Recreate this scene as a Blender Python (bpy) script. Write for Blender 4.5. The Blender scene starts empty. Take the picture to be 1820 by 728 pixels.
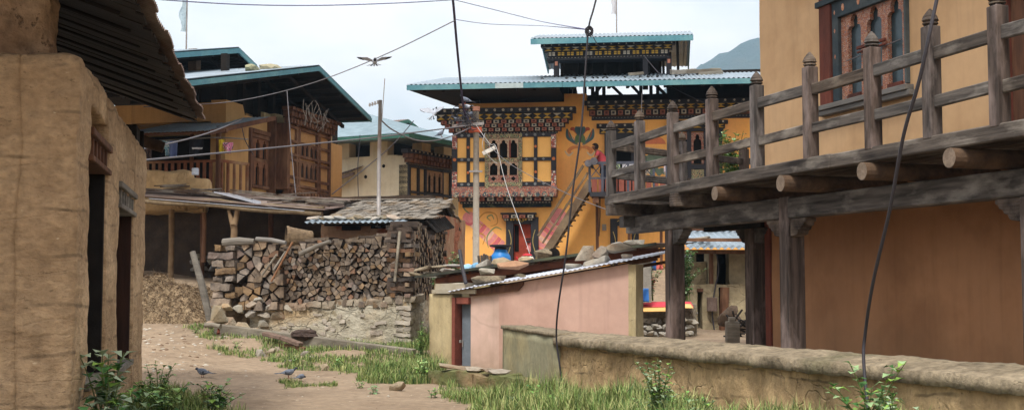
HAZE = 0.0003; EXPO = 0.72
import bpy, bmesh, math, random
from mathutils import Vector, Matrix, noise
R = math.radians
random.seed(11)
rnd = random.random
uni = random.uniform
F = 2100.0; EYE = 1.6; TH = math.atan(130/2100)
CT, ST = math.cos(TH), math.sin(TH)
CAM = Vector((0, 0, EYE))
SC = bpy.context.scene
COL = SC.collection

def ray(px, py):                      # measuring ray through a point of the photograph
    u = px-910.0; v = 364.0-py
    d = Vector((u, F*CT-v*ST, F*ST+v*CT))
    return d/d.y
def at(px, py, Y): return CAM+ray(px, py)*Y

class Fr:                             # a wall plane: local x runs along it, local -y faces the viewer, z up
    def __init__(s, x, y, a, z=0.0):
        s.o = Vector((x, y, z)); s.a = a
        s.M = Matrix.Translation(s.o) @ Matrix.Rotation(a, 4, 'Z'); s.I = s.M.inverted()
    def hit(s, px, py, off=0.0):
        c = s.I @ CAM; d = s.I.to_3x3() @ ray(px, py)
        t = (off-c.y)/d.y; p = c+d*t
        return (p.x, p.z)
    def rect(s, x0, t, x1, b, off=0.0, ref=None):
        m = (t+b)/2; r = (x0+x1)/2 if ref is None else ref
        return (s.hit(x0, m, off)[0], s.hit(x1, m, off)[0], s.hit(r, b, off)[1], s.hit(r, t, off)[1])
    def w(s, x, y, z): return s.M @ Vector((x, y, z))

# ---------------------------------------------------------------- mesh builder
class MB:
    def __init__(s): s.v = []; s.f = []; s.m = []
    def add(s, vs, fs, mi=0, M=None):
        k = len(s.v)
        if M is not None: vs = [M @ Vector(p) for p in vs]
        s.v += [tuple(p) for p in vs]
        for f in fs: s.f.append([i+k for i in f]); s.m.append(mi)
        return s
    def box(s, x0, x1, y0, y1, z0, z1, mi=0, M=None):
        if x0 > x1: x0, x1 = x1, x0
        if y0 > y1: y0, y1 = y1, y0
        if z0 > z1: z0, z1 = z1, z0
        vs = [(x0,y0,z0),(x1,y0,z0),(x1,y1,z0),(x0,y1,z0),(x0,y0,z1),(x1,y0,z1),(x1,y1,z1),(x0,y1,z1)]
        return s.add(vs, [(0,3,2,1),(4,5,6,7),(0,1,5,4),(1,2,6,5),(2,3,7,6),(3,0,4,7)], mi, M)
    def bar(s, p, q, w, h, mi=0, up=(0,0,1)):      # a beam from p to q
        p = Vector(p); q = Vector(q); d = (q-p); L = d.length; d.normalize()
        sx = d.cross(Vector(up)); sx.normalize(); uz = sx.cross(d)
        vs = []
        for a in (p, q):
            for i, j in ((-1,-1),(1,-1),(1,1),(-1,1)): vs.append(a+sx*(w/2*i)+uz*(h/2*j))
        return s.add(vs, [(3,2,1,0),(4,5,6,7),(0,1,5,4),(1,2,6,5),(2,3,7,6),(3,0,4,7)], mi)
    def tube(s, pts, r, n=6, mi=0, caps=True, mic=None):
        pts = [Vector(p) for p in pts]
        rs = r if isinstance(r, (list, tuple)) else [r]*len(pts)
        ref = Vector((0,0,1)) if abs((pts[-1]-pts[0]).normalized().z) < .9 else Vector((1,0,0))
        vs = []
        for i, p in enumerate(pts):
            d = (pts[min(i+1, len(pts)-1)]-pts[max(i-1, 0)]).normalized()
            a = d.cross(ref).normalized(); b = a.cross(d)
            for k in range(n):
                t = 2*math.pi*k/n
                vs.append(p+(a*math.cos(t)+b*math.sin(t))*rs[i])
        fs = []
        for i in range(len(pts)-1):
            for k in range(n):
                fs.append((i*n+k, i*n+(k+1) % n, (i+1)*n+(k+1) % n, (i+1)*n+k))
        s.add(vs, fs, mi)
        if caps:
            k = len(s.v)-len(vs)
            s.f.append([k+j for j in range(n)]); s.m.append(mi if mic is None else mic)
            e = k+(len(pts)-1)*n
            s.f.append([e+j for j in reversed(range(n))]); s.m.append(mi if mic is None else mic)
        return s
    def prism(s, poly, y0, y1, mi=0, M=None, mis=None):       # polygon in x,z pushed from y0 to y1
        n = len(poly)
        vs = [(x, y0, z) for x, z in poly]+[(x, y1, z) for x, z in poly]
        s.add(vs, [list(range(n)), list(reversed(range(n, 2*n)))], mi, M)
        k = len(s.v)-2*n
        for i in range(n):
            j = (i+1) % n
            s.f.append([k+i, k+n+i, k+n+j, k+j]); s.m.append(mi if mis is None else mis)
        return s
    def rbox(s, x0, x1, y0, y1, z0, z1, cell=.12, amp=.02, fr=3.0, mi=0, seed=0, amp2=None, fr2=11., rnd_=0.0):
        # a lumpy box: fine grid on six faces, all moved by one continuous noise field
        nx = max(1, int((x1-x0)/cell)); ny = max(1, int((y1-y0)/cell)); nz = max(1, int((z1-z0)/cell))
        key = {}; base = len(s.v); sd = Vector((seed*13.1, seed*7.7, seed*3.3))
        cx, cy, cz = (x0+x1)/2, (y0+y1)/2, (z0+z1)/2
        def vid(i, j, k):
            if (i, j, k) in key: return key[(i, j, k)]
            p = Vector((x0+(x1-x0)*i/nx, y0+(y1-y0)*j/ny, z0+(z1-z0)*k/nz))
            if rnd_:
                q = Vector(p); 
                dx = min(p.x-x0, x1-p.x); dy = min(p.y-y0, y1-p.y); dz = min(p.z-z0, z1-p.z)
                d = sorted([dx, dy, dz])
                k2 = max(0, 1-(d[0]+d[1])/rnd_)*rnd_*.35
                if k2 > 0:
                    v = Vector((cx-p.x if dx < rnd_ and (x1-x0) < 9e9 else 0, cy-p.y if dy < rnd_ else 0, cz-p.z if dz < rnd_ else 0))
                    v = Vector((math.copysign(min(abs(v.x), 1), v.x), math.copysign(min(abs(v.y), 1), v.y), math.copysign(min(abs(v.z), 1), v.z)))
                    p = p+v*k2
            p = p+noise.noise_vector(p*fr+sd)*amp+noise.noise_vector(p*fr2+sd)*(amp*.35 if amp2 is None else amp2)
            key[(i, j, k)] = len(s.v); s.v.append(tuple(p)); return key[(i, j, k)]
        def quad(a, b, c, d): s.f.append([vid(*a), vid(*b), vid(*c), vid(*d)]); s.m.append(mi)
        for i in range(nx):
            for k in range(nz):
                quad((i,0,k),(i+1,0,k),(i+1,0,k+1),(i,0,k+1)); quad((i,ny,k),(i,ny,k+1),(i+1,ny,k+1),(i+1,ny,k))
        for j in range(ny):
            for k in range(nz):
                quad((0,j,k),(0,j,k+1),(0,j+1,k+1),(0,j+1,k)); quad((nx,j,k),(nx,j+1,k),(nx,j+1,k+1),(nx,j,k+1))
        for i in range(nx):
            for j in range(ny):
                quad((i,j,0),(i,j+1,0),(i+1,j+1,0),(i+1,j,0)); quad((i,j,nz),(i+1,j,nz),(i+1,j+1,nz),(i,j+1,nz))
        return s
    def corr(s, p, u, v, W, L, per=.15, amp=.018, rows=3, mi=0, sag=0.0, seg=6, fray=0.0):
        # corrugated sheet from p, waves across u, running along v
        p = Vector(p); u = Vector(u).normalized(); v = Vector(v).normalized(); n = u.cross(v).normalized()
        if n.z < 0: n = -n
        nu = max(2, int(W/per*seg)); base = len(s.v)
        for j in range(rows+1):
            t = j/rows
            for i in range(nu+1):
                a = W*i/nu
                bl = L*t
                if j == 0 and fray: bl = -fray*noise.noise(Vector((a*1.3, 3.1, W)))-fray*.5*(math.floor(a/.8*1.0) % 2)
                q = p+u*a+v*bl+n*(amp*math.cos(2*math.pi*a/per)+sag*noise.noise(Vector((a*.6, t*2+1, W))))
                s.v.append(tuple(q))
        for j in range(rows):
            for i in range(nu):
                k = base+j*(nu+1)+i
                s.f.append([k, k+1, k+nu+2, k+nu+1]); s.m.append(mi)
        return s
    def mesh(s, name, mats):
        me = bpy.data.meshes.new(name); me.from_pydata(s.v, [], s.f)
        ms = mats if isinstance(mats, (list, tuple)) else [mats]
        for m in ms: me.materials.append(m)
        if len(ms) > 1: me.polygons.foreach_set('material_index', [min(k, len(ms)-1) for k in s.m])
        me.update(); return me
    def build(s, name, mats, parent=None, bevel=0, smooth=False, solid=0, label=None, loc=None, rotz=None, M=None):
        me = s.mesh(name, mats)
        if smooth: me.polygons.foreach_set('use_smooth', [True]*len(me.polygons))
        o = bpy.data.objects.new(name, me); COL.objects.link(o)
        if parent is not None: o.parent = parent
        if M is not None: o.matrix_local = M
        if loc is not None: o.location = loc
        if rotz is not None: o.rotation_euler.z = rotz
        if solid:
            d = o.modifiers.new('Solidify', 'SOLIDIFY'); d.thickness = solid; d.offset = 0
        if bevel:
            d = o.modifiers.new('Bevel', 'BEVEL'); d.width = bevel; d.segments = 1; d.limit_method = 'ANGLE'; d.angle_limit = R(50)
        if label: o['label'] = label
        return o

def tag(o, label, cat, group=None, kind=None):
    if kind: o['kind'] = kind
    else:
        if label: o['label'] = label
        o['category'] = cat
        if group: o['group'] = group
    return o
def stuff(o, label, cat): o['kind'] = 'stuff'; o['label'] = label; o['category'] = cat; return o
def thing(name, label, cat, fr=None, loc=(0,0,0), rotz=0, group=None):
    o = bpy.data.objects.new(name, None); COL.objects.link(o)
    if fr is not None: o.location = fr.o; o.rotation_euler.z = fr.a
    else: o.location = loc; o.rotation_euler.z = rotz
    o.empty_display_size = .2
    return tag(o, label, cat, group)
def dup(root, loc, rot=None, label=None, scale=None):
    r = root.copy(); COL.objects.link(r); r.location = loc
    if rot is not None: r.rotation_euler = rot
    if scale is not None: r.scale = scale
    if label: r['label'] = label
    for ch in list(root.children):
        c = ch.copy(); COL.objects.link(c); c.parent = r
        for g in ch.children:
            d = g.copy(); COL.objects.link(d); d.parent = c
    return r

# ---------------------------------------------------------------- materials
def srgb(c):
    return tuple((x/255/12.92 if x/255 <= .04045 else ((x/255+.055)/1.055)**2.4) for x in c)+(1.0,)
_mc = {}
def mat(name, c1, c2, c3=None, scale=3., st=(1,1,1), rough=.9, bump=.3, bsc=20., bst=None, det=8, metal=0., rand=0., spots=None, spot_t=.66, spot_s=6., cracks=0., cr_s=3., spec=.3, dist=.02, c3s=.6, c3t=(.5,.66), wave=None, cr_st=(1,1,1), fine=.2, streak=0., pits=None, lines=None, splash=None):
    if name in _mc: return _mc[name]
    m = bpy.data.materials.new(name); m.use_nodes = True; _mc[name] = m
    nt = m.node_tree; N = nt.nodes; Lk = nt.links.new
    b = N['Principled BSDF']; b.inputs['Roughness'].default_value = rough; b.inputs['Metallic'].default_value = metal
    b.inputs['Specular IOR Level'].default_value = spec
    tc = N.new('ShaderNodeTexCoord'); oi = N.new('ShaderNodeObjectInfo')
    ad = N.new('ShaderNodeVectorMath'); ad.operation = 'MULTIPLY_ADD'
    Lk(tc.outputs['Object'], ad.inputs[0]); ad.inputs[1].default_value = (1,1,1)
    sc_ = N.new('ShaderNodeVectorMath'); sc_.operation = 'SCALE'; Lk(oi.outputs['Location'], sc_.inputs[0]); sc_.inputs['Scale'].default_value = 3.7
    Lk(sc_.outputs[0], ad.inputs[2])
    def mp(s_):
        q = N.new('ShaderNodeMapping'); q.inputs['Scale'].default_value = s_; Lk(ad.outputs[0], q.inputs['Vector']); return q.outputs[0]
    def nz(vec, s_, d=det, r_=.6):
        q = N.new('ShaderNodeTexNoise'); q.inputs['Scale'].default_value = s_; q.inputs['Detail'].default_value = d; q.inputs['Roughness'].default_value = r_
        Lk(vec, q.inputs['Vector']); return q.outputs['Fac']
    def ramp(f, a, bb):
        q = N.new('ShaderNodeMapRange'); q.inputs['From Min'].default_value = a; q.inputs['From Max'].default_value = bb; Lk(f, q.inputs['Value']); return q.outputs[0]
    def mix(f, a, bb):
        q = N.new('ShaderNodeMix'); q.data_type = 'RGBA'; Lk(f, q.inputs[0])
        for i, c in ((6, a), (7, bb)):
            if isinstance(c, tuple): q.inputs[i].default_value = c
            else: Lk(c, q.inputs[i])
        return q.outputs[2]
    v = mp(st)
    n1 = nz(v, scale)
    col = mix(ramp(n1, .3, .7), srgb(c1), srgb(c2))
    if c3: col = mix(ramp(nz(mp(tuple(.5+x*.5 for x in st)), c3s, 5), *c3t), col, srgb(c3))
    hb = nz(mp(bst or st), bsc, 10, .65)
    if fine:
        vm = N.new('ShaderNodeMapRange'); vm.inputs['From Min'].default_value = .32; vm.inputs['From Max'].default_value = .68; vm.inputs['To Min'].default_value = 1-fine; vm.inputs['To Max'].default_value = 1+fine*.6; Lk(hb, vm.inputs['Value'])
        vx = N.new('ShaderNodeVectorMath'); vx.operation = 'SCALE'; Lk(col, vx.inputs[0]); Lk(vm.outputs[0], vx.inputs['Scale']); col = vx.outputs[0]
    h = hb
    def darken(c, f, amt):        # f 0..1 keeps, amount removed where f is 1
        q = N.new('ShaderNodeMath'); q.operation = 'MULTIPLY_ADD'; Lk(f, q.inputs[0]); q.inputs[1].default_value = -amt; q.inputs[2].default_value = 1
        x = N.new('ShaderNodeVectorMath'); x.operation = 'SCALE'; Lk(c, x.inputs[0]); Lk(q.outputs[0], x.inputs['Scale']); return x.outputs[0]
    if streak: col = darken(col, ramp(nz(mp((3.2,3.2,.22)), 2.2, 6), .5, .72), streak); col = darken(col, ramp(nz(mp((1,1,1)), .9, 4), .5, .62), streak*.5)
    if splash:                                 # dirt thrown up at the foot of the wall, uneven edge
        sp_ = N.new('ShaderNodeSeparateXYZ'); Lk(tc.outputs['Object'], sp_.inputs[0])
        q = N.new('ShaderNodeMath'); q.operation = 'MULTIPLY_ADD'; Lk(nz(mp((1,1,.5)), 2.6, 7), q.inputs[0]); q.inputs[1].default_value = -1.1; Lk(sp_.outputs[2], q.inputs[2])
        sf = ramp(q.outputs[0], splash[1]-.55, splash[0]-.55); q2 = N.new('ShaderNodeMath'); q2.operation = 'MULTIPLY'; Lk(sf, q2.inputs[0]); q2.inputs[1].default_value = splash[2]; col = mix(q2.outputs[0], col, srgb(splash[3]))
    if pits:
        pf = ramp(nz(mp(pits[3] if len(pits) > 3 else (1,1,1)), pits[0], 4, .7), pits[1], pits[1]+.05); col = darken(col, pf, pits[2])
        ml = N.new('ShaderNodeMath'); ml.operation = 'MULTIPLY_ADD'; Lk(pf, ml.inputs[0]); ml.inputs[1].default_value = -.4; Lk(h, ml.inputs[2]); h = ml.outputs[0]
    if lines:                                  # broken lift lines between the courses of earth
        wv = N.new('ShaderNodeTexWave'); wv.bands_direction = 'Z'; wv.inputs['Scale'].default_value = lines[0]; wv.inputs['Distortion'].default_value = lines[1]; wv.inputs['Detail'].default_value = 3; wv.inputs['Detail Scale'].default_value = 1.3; Lk(mp((1,1,1)), wv.inputs['Vector'])
        lf = ramp(wv.outputs['Fac'], .975, .998); mk_ = ramp(nz(mp((1,1,1)), 2.3, 3), .44, .58)
        m_ = N.new('ShaderNodeMath'); m_.operation = 'MULTIPLY'; Lk(lf, m_.inputs[0]); Lk(mk_, m_.inputs[1]); col = darken(col, m_.outputs[0], lines[2])
        ml = N.new('ShaderNodeMath'); ml.operation = 'MULTIPLY_ADD'; Lk(m_.outputs[0], ml.inputs[0]); ml.inputs[1].default_value = -.8; Lk(h, ml.inputs[2]); h = ml.outputs[0]
    if spots:
        vo = N.new('ShaderNodeTexNoise'); vo.inputs['Scale'].default_value = spot_s; vo.inputs['Detail'].default_value = 3; Lk(v, vo.inputs['Vector'])
        f = ramp(vo.outputs['Fac'], spot_t, spot_t+.03); col = mix(f, col, srgb(spots))
    if cracks:
        dn = N.new('ShaderNodeTexNoise'); dn.inputs['Scale'].default_value = cr_s*1.5; Lk(v, dn.inputs['Vector'])
        va = N.new('ShaderNodeVectorMath'); va.operation = 'MULTIPLY_ADD'; Lk(dn.outputs['Color'], va.inputs[0]); va.inputs[1].default_value = (.35,)*3; Lk(mp(cr_st), va.inputs[2])
        vo = N.new('ShaderNodeTexVoronoi'); vo.feature = 'DISTANCE_TO_EDGE'; vo.inputs['Scale'].default_value = cr_s; Lk(va.outputs[0], vo.inputs['Vector'])
        e = ramp(vo.outputs['Distance'], 0.0, .035)
        # cracks come and go
        mk = ramp(nz(mp((1,1,1)), cr_s*.5, 3), .45, .6)
        mx = N.new('ShaderNodeMath'); mx.operation = 'MAXIMUM'; Lk(e, mx.inputs[0])
        iv = N.new('ShaderNodeMath'); iv.operation = 'SUBTRACT'; iv.inputs[0].default_value = 1; Lk(mk, iv.inputs[1]); Lk(iv.outputs[0], mx.inputs[1])
        ic = N.new('ShaderNodeMath'); ic.operation = 'SUBTRACT'; ic.inputs[0].default_value = 1; Lk(mx.outputs[0], ic.inputs[1]); col = darken(col, ic.outputs[0], min(.3, cracks*.6))
        ml = N.new('ShaderNodeMath'); ml.operation = 'MULTIPLY_ADD'; Lk(mx.outputs[0], ml.inputs[0]); ml.inputs[1].default_value = cracks; Lk(hb, ml.inputs[2]); h = ml.outputs[0]
    if wave:                                    # (scale, axis, strength)
        wv = N.new('ShaderNodeTexWave'); wv.bands_direction = wave[1]; wv.inputs['Scale'].default_value = wave[0]; wv.inputs['Distortion'].default_value = 2.5; wv.inputs['Detail'].default_value = 4
        Lk(mp((1,1,1)), wv.inputs['Vector'])
        ml = N.new('ShaderNodeMath'); ml.operation = 'MULTIPLY_ADD'; Lk(wv.outputs['Fac'], ml.inputs[0]); ml.inputs[1].default_value = wave[2]; Lk(h, ml.inputs[2]); h = ml.outputs[0]
    if rand:
        hs = N.new('ShaderNodeHueSaturation'); mr = N.new('ShaderNodeMapRange'); Lk(oi.outputs['Random'], mr.inputs['Value'])
        mr.inputs['To Min'].default_value = 1-rand; mr.inputs['To Max'].default_value = 1+rand
        Lk(mr.outputs[0], hs.inputs['Value']); Lk(col, hs.inputs['Color'])
        m2 = N.new('ShaderNodeMath'); m2.operation = 'MULTIPLY'; m2.inputs[1].default_value = 7.77; Lk(oi.outputs['Random'], m2.inputs[0])
        fr_ = N.new('ShaderNodeMath'); fr_.operation = 'FRACT'; Lk(m2.outputs[0], fr_.inputs[0])
        m3 = N.new('ShaderNodeMapRange'); Lk(fr_.outputs[0], m3.inputs['Value']); m3.inputs['To Min'].default_value = .4; m3.inputs['To Max'].default_value = 1.1
        Lk(m3.outputs[0], hs.inputs['Saturation']); col = hs.outputs[0]
    if isinstance(col, tuple): b.inputs['Base Color'].default_value = col
    else: Lk(col, b.inputs['Base Color'])
    if bump:
        bp = N.new('ShaderNodeBump'); bp.inputs['Strength'].default_value = min(1, bump); bp.inputs['Distance'].default_value = dist
        Lk(h, bp.inputs['Height']); Lk(bp.outputs[0], b.inputs['Normal'])
    return m
def pattern_mat(name, cols, scale=14., st=(1,1,1), rough=.7, kind='F1'):     # painted ornament: many small colour patches
    if name in _mc: return _mc[name]
    m = bpy.data.materials.new(name); m.use_nodes = True; _mc[name] = m
    nt = m.node_tree; N = nt.nodes; Lk = nt.links.new; b = N['Principled BSDF']; b.inputs['Roughness'].default_value = rough
    tc = N.new('ShaderNodeTexCoord'); mp = N.new('ShaderNodeMapping'); mp.inputs['Scale'].default_value = st; Lk(tc.outputs['Object'], mp.inputs['Vector'])
    vo = N.new('ShaderNodeTexVoronoi'); vo.feature = 'F1'; vo.inputs['Scale'].default_value = scale; Lk(mp.outputs[0], vo.inputs['Vector']); vo.inputs['Randomness'].default_value = .75
    sp = N.new('ShaderNodeSeparateColor'); Lk(vo.outputs['Color'], sp.inputs[0])
    # ring inside each cell shifts the colour, so the cells read as small flowers
    ad = N.new('ShaderNodeMath'); ad.operation = 'MULTIPLY_ADD'; Lk(vo.outputs['Distance'], ad.inputs[0]); ad.inputs[1].default_value = 1.3; Lk(sp.outputs[0], ad.inputs[2])
    fr = N.new('ShaderNodeMath'); fr.operation = 'FRACT'; Lk(ad.outputs[0], fr.inputs[0])
    cr = N.new('ShaderNodeValToRGB'); cr.color_ramp.interpolation = 'CONSTANT'
    el = cr.color_ramp.elements
    while len(el) > 1: el.remove(el[-1])
    el[0].position = 0; el[0].color = srgb(cols[0])
    for i, c in enumerate(cols[1:], 1):
        e = el.new(i/len(cols)); e.color = srgb(c)
    Lk(fr.outputs[0], cr.inputs[0]); Lk(cr.outputs[0], b.inputs['Base Color'])
    return m
def flat(name, c, rough=.8, metal=0.0, var=.12, spec=.3, scale=8):
    d = tuple(max(0, x*(1-var)) for x in c); return mat(name, c, d, scale=scale, rough=rough, bump=.15, bsc=40, metal=metal, spec=spec, fine=.06)

MUD   = mat('rammed_earth', (190,163,129), (164,137,105), (210,183,148), scale=2.2, st=(1,1,2.2), bump=1, bsc=11, bst=(1,1,1.6), dist=.045, fine=.3, cracks=.12, cr_s=1.1, cr_st=(1,1,3.4), streak=.14, pits=(9,.63,.35,(1,1,2.2)), lines=(.8,1.6,.4), spots=(200,180,150), spot_t=.71, spot_s=7)
MUD2  = mat('earth_wall', (204,176,134), (174,146,108), (152,132,98), scale=2.5, st=(1,1,.7), bump=1, bsc=8, dist=.05, fine=.35, cracks=.25, cr_s=2.6, cr_st=(1.6,1,1), streak=.2, pits=(7,.62,.45,(1,1,1.6)), lines=(1.1,3,.5), spots=(110,95,70), spot_t=.68, spot_s=3)
CAP   = mat('earth_coping', (164,150,126), (124,112,92), (108,104,78), scale=4, st=(1,1,1), bump=1, bsc=14, dist=.03, fine=.4, cracks=.15, cr_s=5, c3t=(.55,.68), streak=.3, pits=(9,.62,.4))
OCHRE = mat('ochre_plaster', (188,150,98), (176,138,88), (164,128,84), scale=1.0, bump=.3, bsc=10, dist=.02, fine=.05, streak=0.16)
CREAM = mat('cream_plaster', (236,226,200), (228,216,186), (198,182,148), scale=.8, bump=.2, bsc=8, c3t=(.52,.75), fine=.05, streak=0.10)
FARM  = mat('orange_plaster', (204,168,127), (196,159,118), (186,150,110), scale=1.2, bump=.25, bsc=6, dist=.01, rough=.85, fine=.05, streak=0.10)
FARM2 = mat('redder_shaded_plaster', (166,122,86), (153,110,76), (142,102,70), scale=1.2, bump=.25, bsc=6, dist=.01, rough=.8, fine=.05, streak=0.14, splash=(.3,1.3,.35,(124,104,80)))  # redder lower plaster, darkened too for the shade under the deck
YEL   = mat('yellow_plaster', (250,188,106), (245,179,97), (236,172,102), scale=1.2, bump=.15, bsc=8, dist=.01, fine=.05, streak=0.08)
YELP  = mat('yellow_panel', (252,198,118), (248,190,108), scale=2, bump=.1, fine=.05)
PINK  = mat('pink_plaster', (201,167,152), (192,157,142), (178,145,130), scale=1.1, bump=.2, bsc=7, dist=.01, fine=.05, streak=0.10, splash=(.05,.75,.55,(140,122,100)), cracks=.25, cr_s=.9)
PINK2 = mat('pale_pink_plaster', (212,184,170), (202,172,157), (180,155,139), scale=1.5, bump=.2, bsc=7, dist=.01, fine=.05, streak=0.12, splash=(.0,.6,.6,(140,122,100)), cracks=.2, cr_s=1.1)
CEM   = mat('cement_render', (158,154,128), (142,140,114), (170,158,120), scale=1.3, bump=.35, bsc=12, dist=.01, streak=0.20, splash=(.0,.5,.5,(112,104,74)), cracks=.3, cr_s=1.6)
PILL  = mat('dirty_lime_wall', (198,182,144), (172,155,118), (150,142,100), scale=3, st=(1,1,.4), bump=.8, bsc=12, dist=.02, cracks=.3, cr_s=5, streak=0.25, splash=(-.1,.6,.5,(120,108,76)))
DWOOD = mat('weathered_wood', (98,85,75), (42,35,31), (130,119,106), scale=7, st=(1,1,1), bump=.9, bsc=16, bst=(.6,.6,.6), dist=.012, c3s=2.2, c3t=(.5,.7), rand=.12, wave=(9,'Z',.35))
DW_X  = mat('weathered_plank', (108,96,85), (38,32,29), (146,136,123), scale=6, st=(.22,2,2.5), bump=.9, bsc=10, bst=(.12,2.2,2.6), dist=.012, c3s=2.2, c3t=(.5,.7), rand=.1)
DW_Z  = mat('weathered_post', (102,88,80), (38,32,30), (138,122,116), scale=6, st=(2.5,2.5,.22), bump=.9, bsc=10, bst=(2.6,2.6,.12), dist=.012, c3s=2.2, c3t=(.5,.7), rand=.12, streak=0.00)
BRW   = mat('brown_timber', (106,72,52), (70,46,34), (128,96,72), scale=6, st=(2,2,.4), bump=.6, bsc=10, bst=(2.5,2.5,.3), dist=.01)
DARK  = mat('shade_dark_timber', (36,30,26), (20,17,15), scale=5, bump=.5, bsc=12, rough=.95)  # timber near black, with shade under roofs put into its colour
BLK   = flat('black_paint', (44,44,50), rough=.6)
RED   = mat('red_oxide_wood', (116,62,48), (84,44,35), (68,40,33), scale=5, st=(2,2,.5), bump=.4)
REDP  = mat('brick_red_paint', (136,78,64), (112,62,52), scale=4, bump=.3)
TEAL  = mat('teal_fascia_paint', (84,134,144), (70,118,130), (104,146,150), scale=4, bump=.2, rough=.6)
GRN   = mat('green_fascia_paint', (56,104,90), (44,88,78), scale=4, bump=.2, rough=.6)
TIN   = mat('galvanised_tin', (152,168,180), (138,154,166), (122,134,142), scale=3, bump=.1, rough=.45, metal=.35, spec=.5)
TINR  = mat('rusty_tin', (120,104,96), (86,68,60), (140,128,120), scale=4, bump=.3, rough=.75, metal=.2)
PALE  = mat('grey_board', (128,120,108), (96,90,80), (150,144,130), scale=6, st=(.25,2,2), bump=.7, bsc=12, bst=(.2,2,2), dist=.01, rand=.15)
STN   = mat('field_stone', (182,166,138), (140,126,104), (156,128,98), scale=5, bump=.9, bsc=10, dist=.03, rand=.22, c3t=(.5,.62))
STNG  = mat('grey_slate_stone', (176,170,154), (134,128,115), (150,136,112), scale=5, bump=.9, bsc=10, dist=.02, rand=.2)
CONC  = mat('pole_concrete', (168,160,148), (146,138,126), scale=5, bump=.3)
STEEL = mat('pole_steel', (160,156,154), (132,126,122), (128,96,78), scale=5, bump=.3, rough=.6, metal=.3)
WIRE  = flat('cable_rubber', (58,56,62), rough=.6)
WIREL = flat('cable_grey', (108,106,110), rough=.6)
GLASS = mat('dark_glass', (34,48,52), (24,34,38), scale=3, bump=0, rough=.15, spec=.6)
VOID  = flat('unlit_dark_sheet', (18,15,13), rough=1)  # near black sheet colour, painted for unlit rooms, gaps and holes
WHT   = flat('white_paint', (226,222,212), rough=.7)
YPA   = flat('ornament_yellow', (220,170,50), rough=.7)
PCH   = flat('ornament_peach', (206,140,112), rough=.7)
LEAF  = mat('leaf_green', (126,178,84), (86,142,58), (152,192,100), scale=6, bump=.1, rough=.6, rand=.1)
LEAFD = mat('leaf_dark_green', (76,124,60), (48,90,40), scale=6, bump=.1, rough=.6)
STRAW = mat('old_straw', (172,152,122), (130,110,86), (96,78,60), scale=9, bump=.6, bsc=30)
CWH   = flat('cornice_offwhite', (176,168,150), rough=.7)
CYE   = flat('cornice_ochre', (184,146,58), rough=.7)
CPE   = flat('cornice_brick', (158,100,80), rough=.7)
CRE   = flat('cornice_maroon', (96,50,42), rough=.7)
ORN   = pattern_mat('ornament_border', [(34,50,60),(184,168,112),(58,92,80),(92,110,76),(200,186,146),(150,80,56),(38,52,54)], 15)
ORNR  = pattern_mat('ornament_orange', [(184,92,60),(64,92,96),(176,88,58),(48,66,76),(196,120,84),(120,140,128)], 13)
ORND  = pattern_mat('ornament_flowers', [(58,80,84),(44,62,70),(160,80,60),(84,112,108),(190,170,140),(40,52,60)], 9)
# ================================================================ GROUND
_cp = []
for gx in range(-6, 9, 2):
    for gy in range(3, 19, 2): _cp.append((gx, gy, 0.0))
def cp(px, py, Y): p = at(px, py, Y); _cp.append((p.x, p.y, p.z))
for a in [(260,600,24),(330,580,27),(400,600,24),(450,590,25),(728,619,24),(600,657,20.5),(480,640,22),(760,650,21),(600,618,23.6),(300,494,32),(420,494,32.5),
          (560,494,32),(260,520,30),(330,572,28.4),(270,572,28.4),(380,575,26.5),(900,662,20)]: cp(*a)
for q in [(-14,42,2),(-8,42,2),(-3,42,2),(2,42,2),(8,42,2),(-12,52,2.6),(0,52,2.6),(10,52,2.6),(3,26,.3),(6,27,.3),(9,27,.3),(4,32,.5),(8,33,.6),(-1,30,1.0),(-10,36,1.9),(-14,30,1.2),(-20,20,.3),(-12,20,.2),
          (2.9,8,.42),(2.4,9,.40),(2.0,10.2,.36),(1.6,11.5,.30),(1.1,12.8,.2),(4,9,.35),(4,12,.15),(6,20,.15),(10,22,.2),(14,20,.2),(-25,50,3),(20,50,3),(0,80,4),(-40,80,4),(40,80,4)]: _cp.append(q)
def gz(x, y):
    sw = 0; sz = 0
    for a, b, c in _cp:
        d = (x-a)**2+(y-b)**2+.25
        w = 1/(d*d); sw += w; sz += w*c
    z = sz/sw
    return z+.03*noise.noise(Vector((x*.9, y*.9, 0)))+.022*noise.noise(Vector((x*2.6, y*2.6, 5)))
def ground_hit(px, py):
    d = ray(px, py); t = 5.0
    while t < 60:
        p = CAM+d*t
        if p.z <= gz(p.x, p.y): return p
        t += .1
    return CAM+d*60

mb = MB()
xs = [-3000,-800,-200,-80,-45,-30,-24,-20,-17]+[-15+.3*i for i in range(101)]+[16.5,19,24,30,45,80,200,800,3000]
ys = [-400,-60,-20,-8,-3,0,2,3]+[4+.28*i for i in range(110)]+[35.5,37,39,41,44,48,54,62,75,100,200,700,1500,2300,3000]
for y in ys:
    for x in xs: mb.v.append((x, y, gz(max(-60,min(60,x)), max(0,min(80,y))) if abs(x) < 900 else 4))
nx = len(xs)
for j in range(len(ys)-1):
    for i in range(nx-1): k = j*nx+i; mb.f.append((k,k+1,k+nx+1,k+nx)); mb.m.append(0)
SOIL = mat('packed_soil', (155,137,115), (133,115,95), (112,95,77), scale=.9, st=(1,1,1), bump=.9, bsc=7, dist=.03, spots=(196,186,168), spot_t=.70, spot_s=14, c3s=.5, c3t=(.55,.75), rough=.95, fine=.25, pits=(5,.62,.22), streak=0)
o = mb.build('ground', SOIL, smooth=True); tag(o, None, None, kind='structure')

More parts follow.
